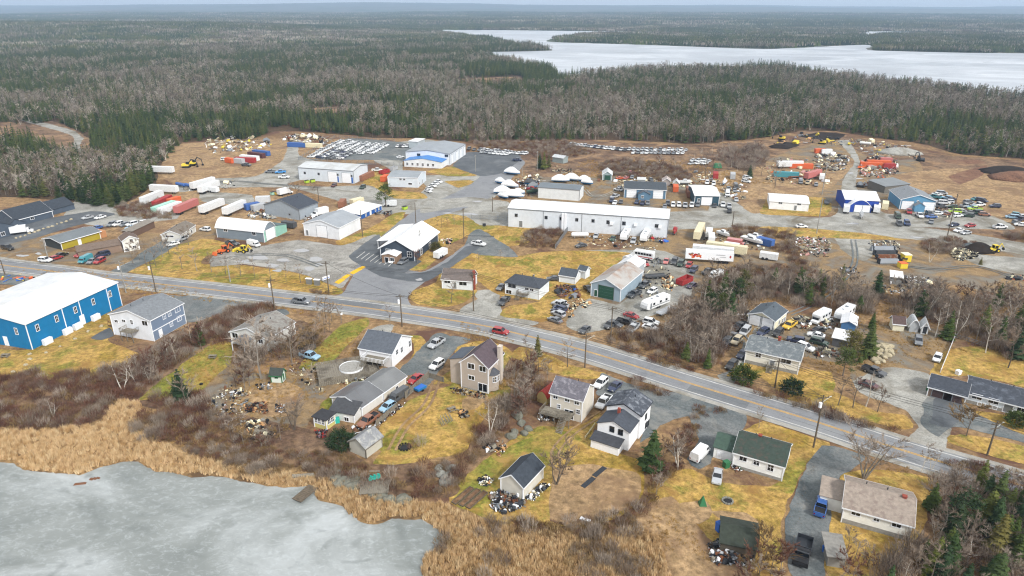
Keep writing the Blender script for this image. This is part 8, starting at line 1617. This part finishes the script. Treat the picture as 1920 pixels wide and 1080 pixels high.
simple('street_sign', 'small white sign on a post beside the road by the clump of bare trees', 'sign', 641, 600, .2, [('panel', 'white', lambda b: b.box(-.35, .35, -.03, .03, 1.6, 2.3)), ('post', 'steel', lambda b: b.box(-.04, .04, -.04, .04, 0, 1.6))])
simple('tarpaulin_roll', 'long black silt fence lying on the dry lawn', 'silt fence', 900, 443, -.05, [('cloth', 'dark', lambda b: b.box(-5.5, 5.5, -.15, .15, .09, .2))])
for i in range(4): simple('tank', ('grey ribbed steel tank in the machinery stack, back', 'dark steel tank in the machinery stack, middle', 'rusty steel tank in the machinery stack', 'grey caged steel tank in the machinery stack, front')[i], 'tank', 1655 + i * 4, 470 + i * 8, 0, [('shell', ('steel', 'dark', 'rustm', 'steel')[i], lambda b: b.box(-4.5 + i * .3, 4.5 - i * .5, -.9, .9, .3, 1.7, tx=.2, ty=.4)), ('frame', 'dark', lambda b: [b.box(x - .06, x + .06, -1.0, 1.0, 0, 1.85) for x in (-3.8, 3.8)])])
simple('portable_cabin', 'bright yellow portable cabin beside the steel tanks', 'cabin', 1697, 489, 0, [('wall', 'yellowt', lambda b: b.box(-1.2, 1.2, -1.5, 1.5, .1, 2.5)), ('roof', 'cream', lambda b: b.box(-1.3, 1.3, -1.6, 1.6, 2.5, 2.65))]); simple('portable_cabin', 'orange yellow portable cabin at the front of the steel tanks', 'cabin', 1691, 502, 0, [('wall', 'yellowt', lambda b: b.box(-1.2, 1.2, -1.2, 1.2, .1, 1.8)), ('roof', 'orange', lambda b: b.box(-1.25, 1.25, -1.25, 1.25, 1.8, 1.9))])
simple('reed_islet', 'small tuft of rock and reed on the pond ice, left', 'islet', 150, 908, .2, [('tuft', 'brown', lambda b: b.box(-1.1, 1.1, -.3, .3, .05, .25, tx=.3, ty=.1))]); simple('reed_islet', 'small tuft of rock and reed on the pond ice, right', 'islet', 180, 899, -.2, [('tuft', 'brown', lambda b: [b.box(-1.1 + i * .5, -.4 + i * .5, -.5 + i * .3, .1 + i * .2, .05, .3, tx=.1, ty=.1) for i in range(3)])])
simple('snowmobile_shelter', 'big green covered equipment by the yellow plant below the saplings', 'machine', 1345, 315, 0, [('cover', 'greenp', lambda b: b.box(-2.2, 2.2, -1.4, 1.4, .2, 2.6, tx=.7, ty=.4))])
finish_labels()
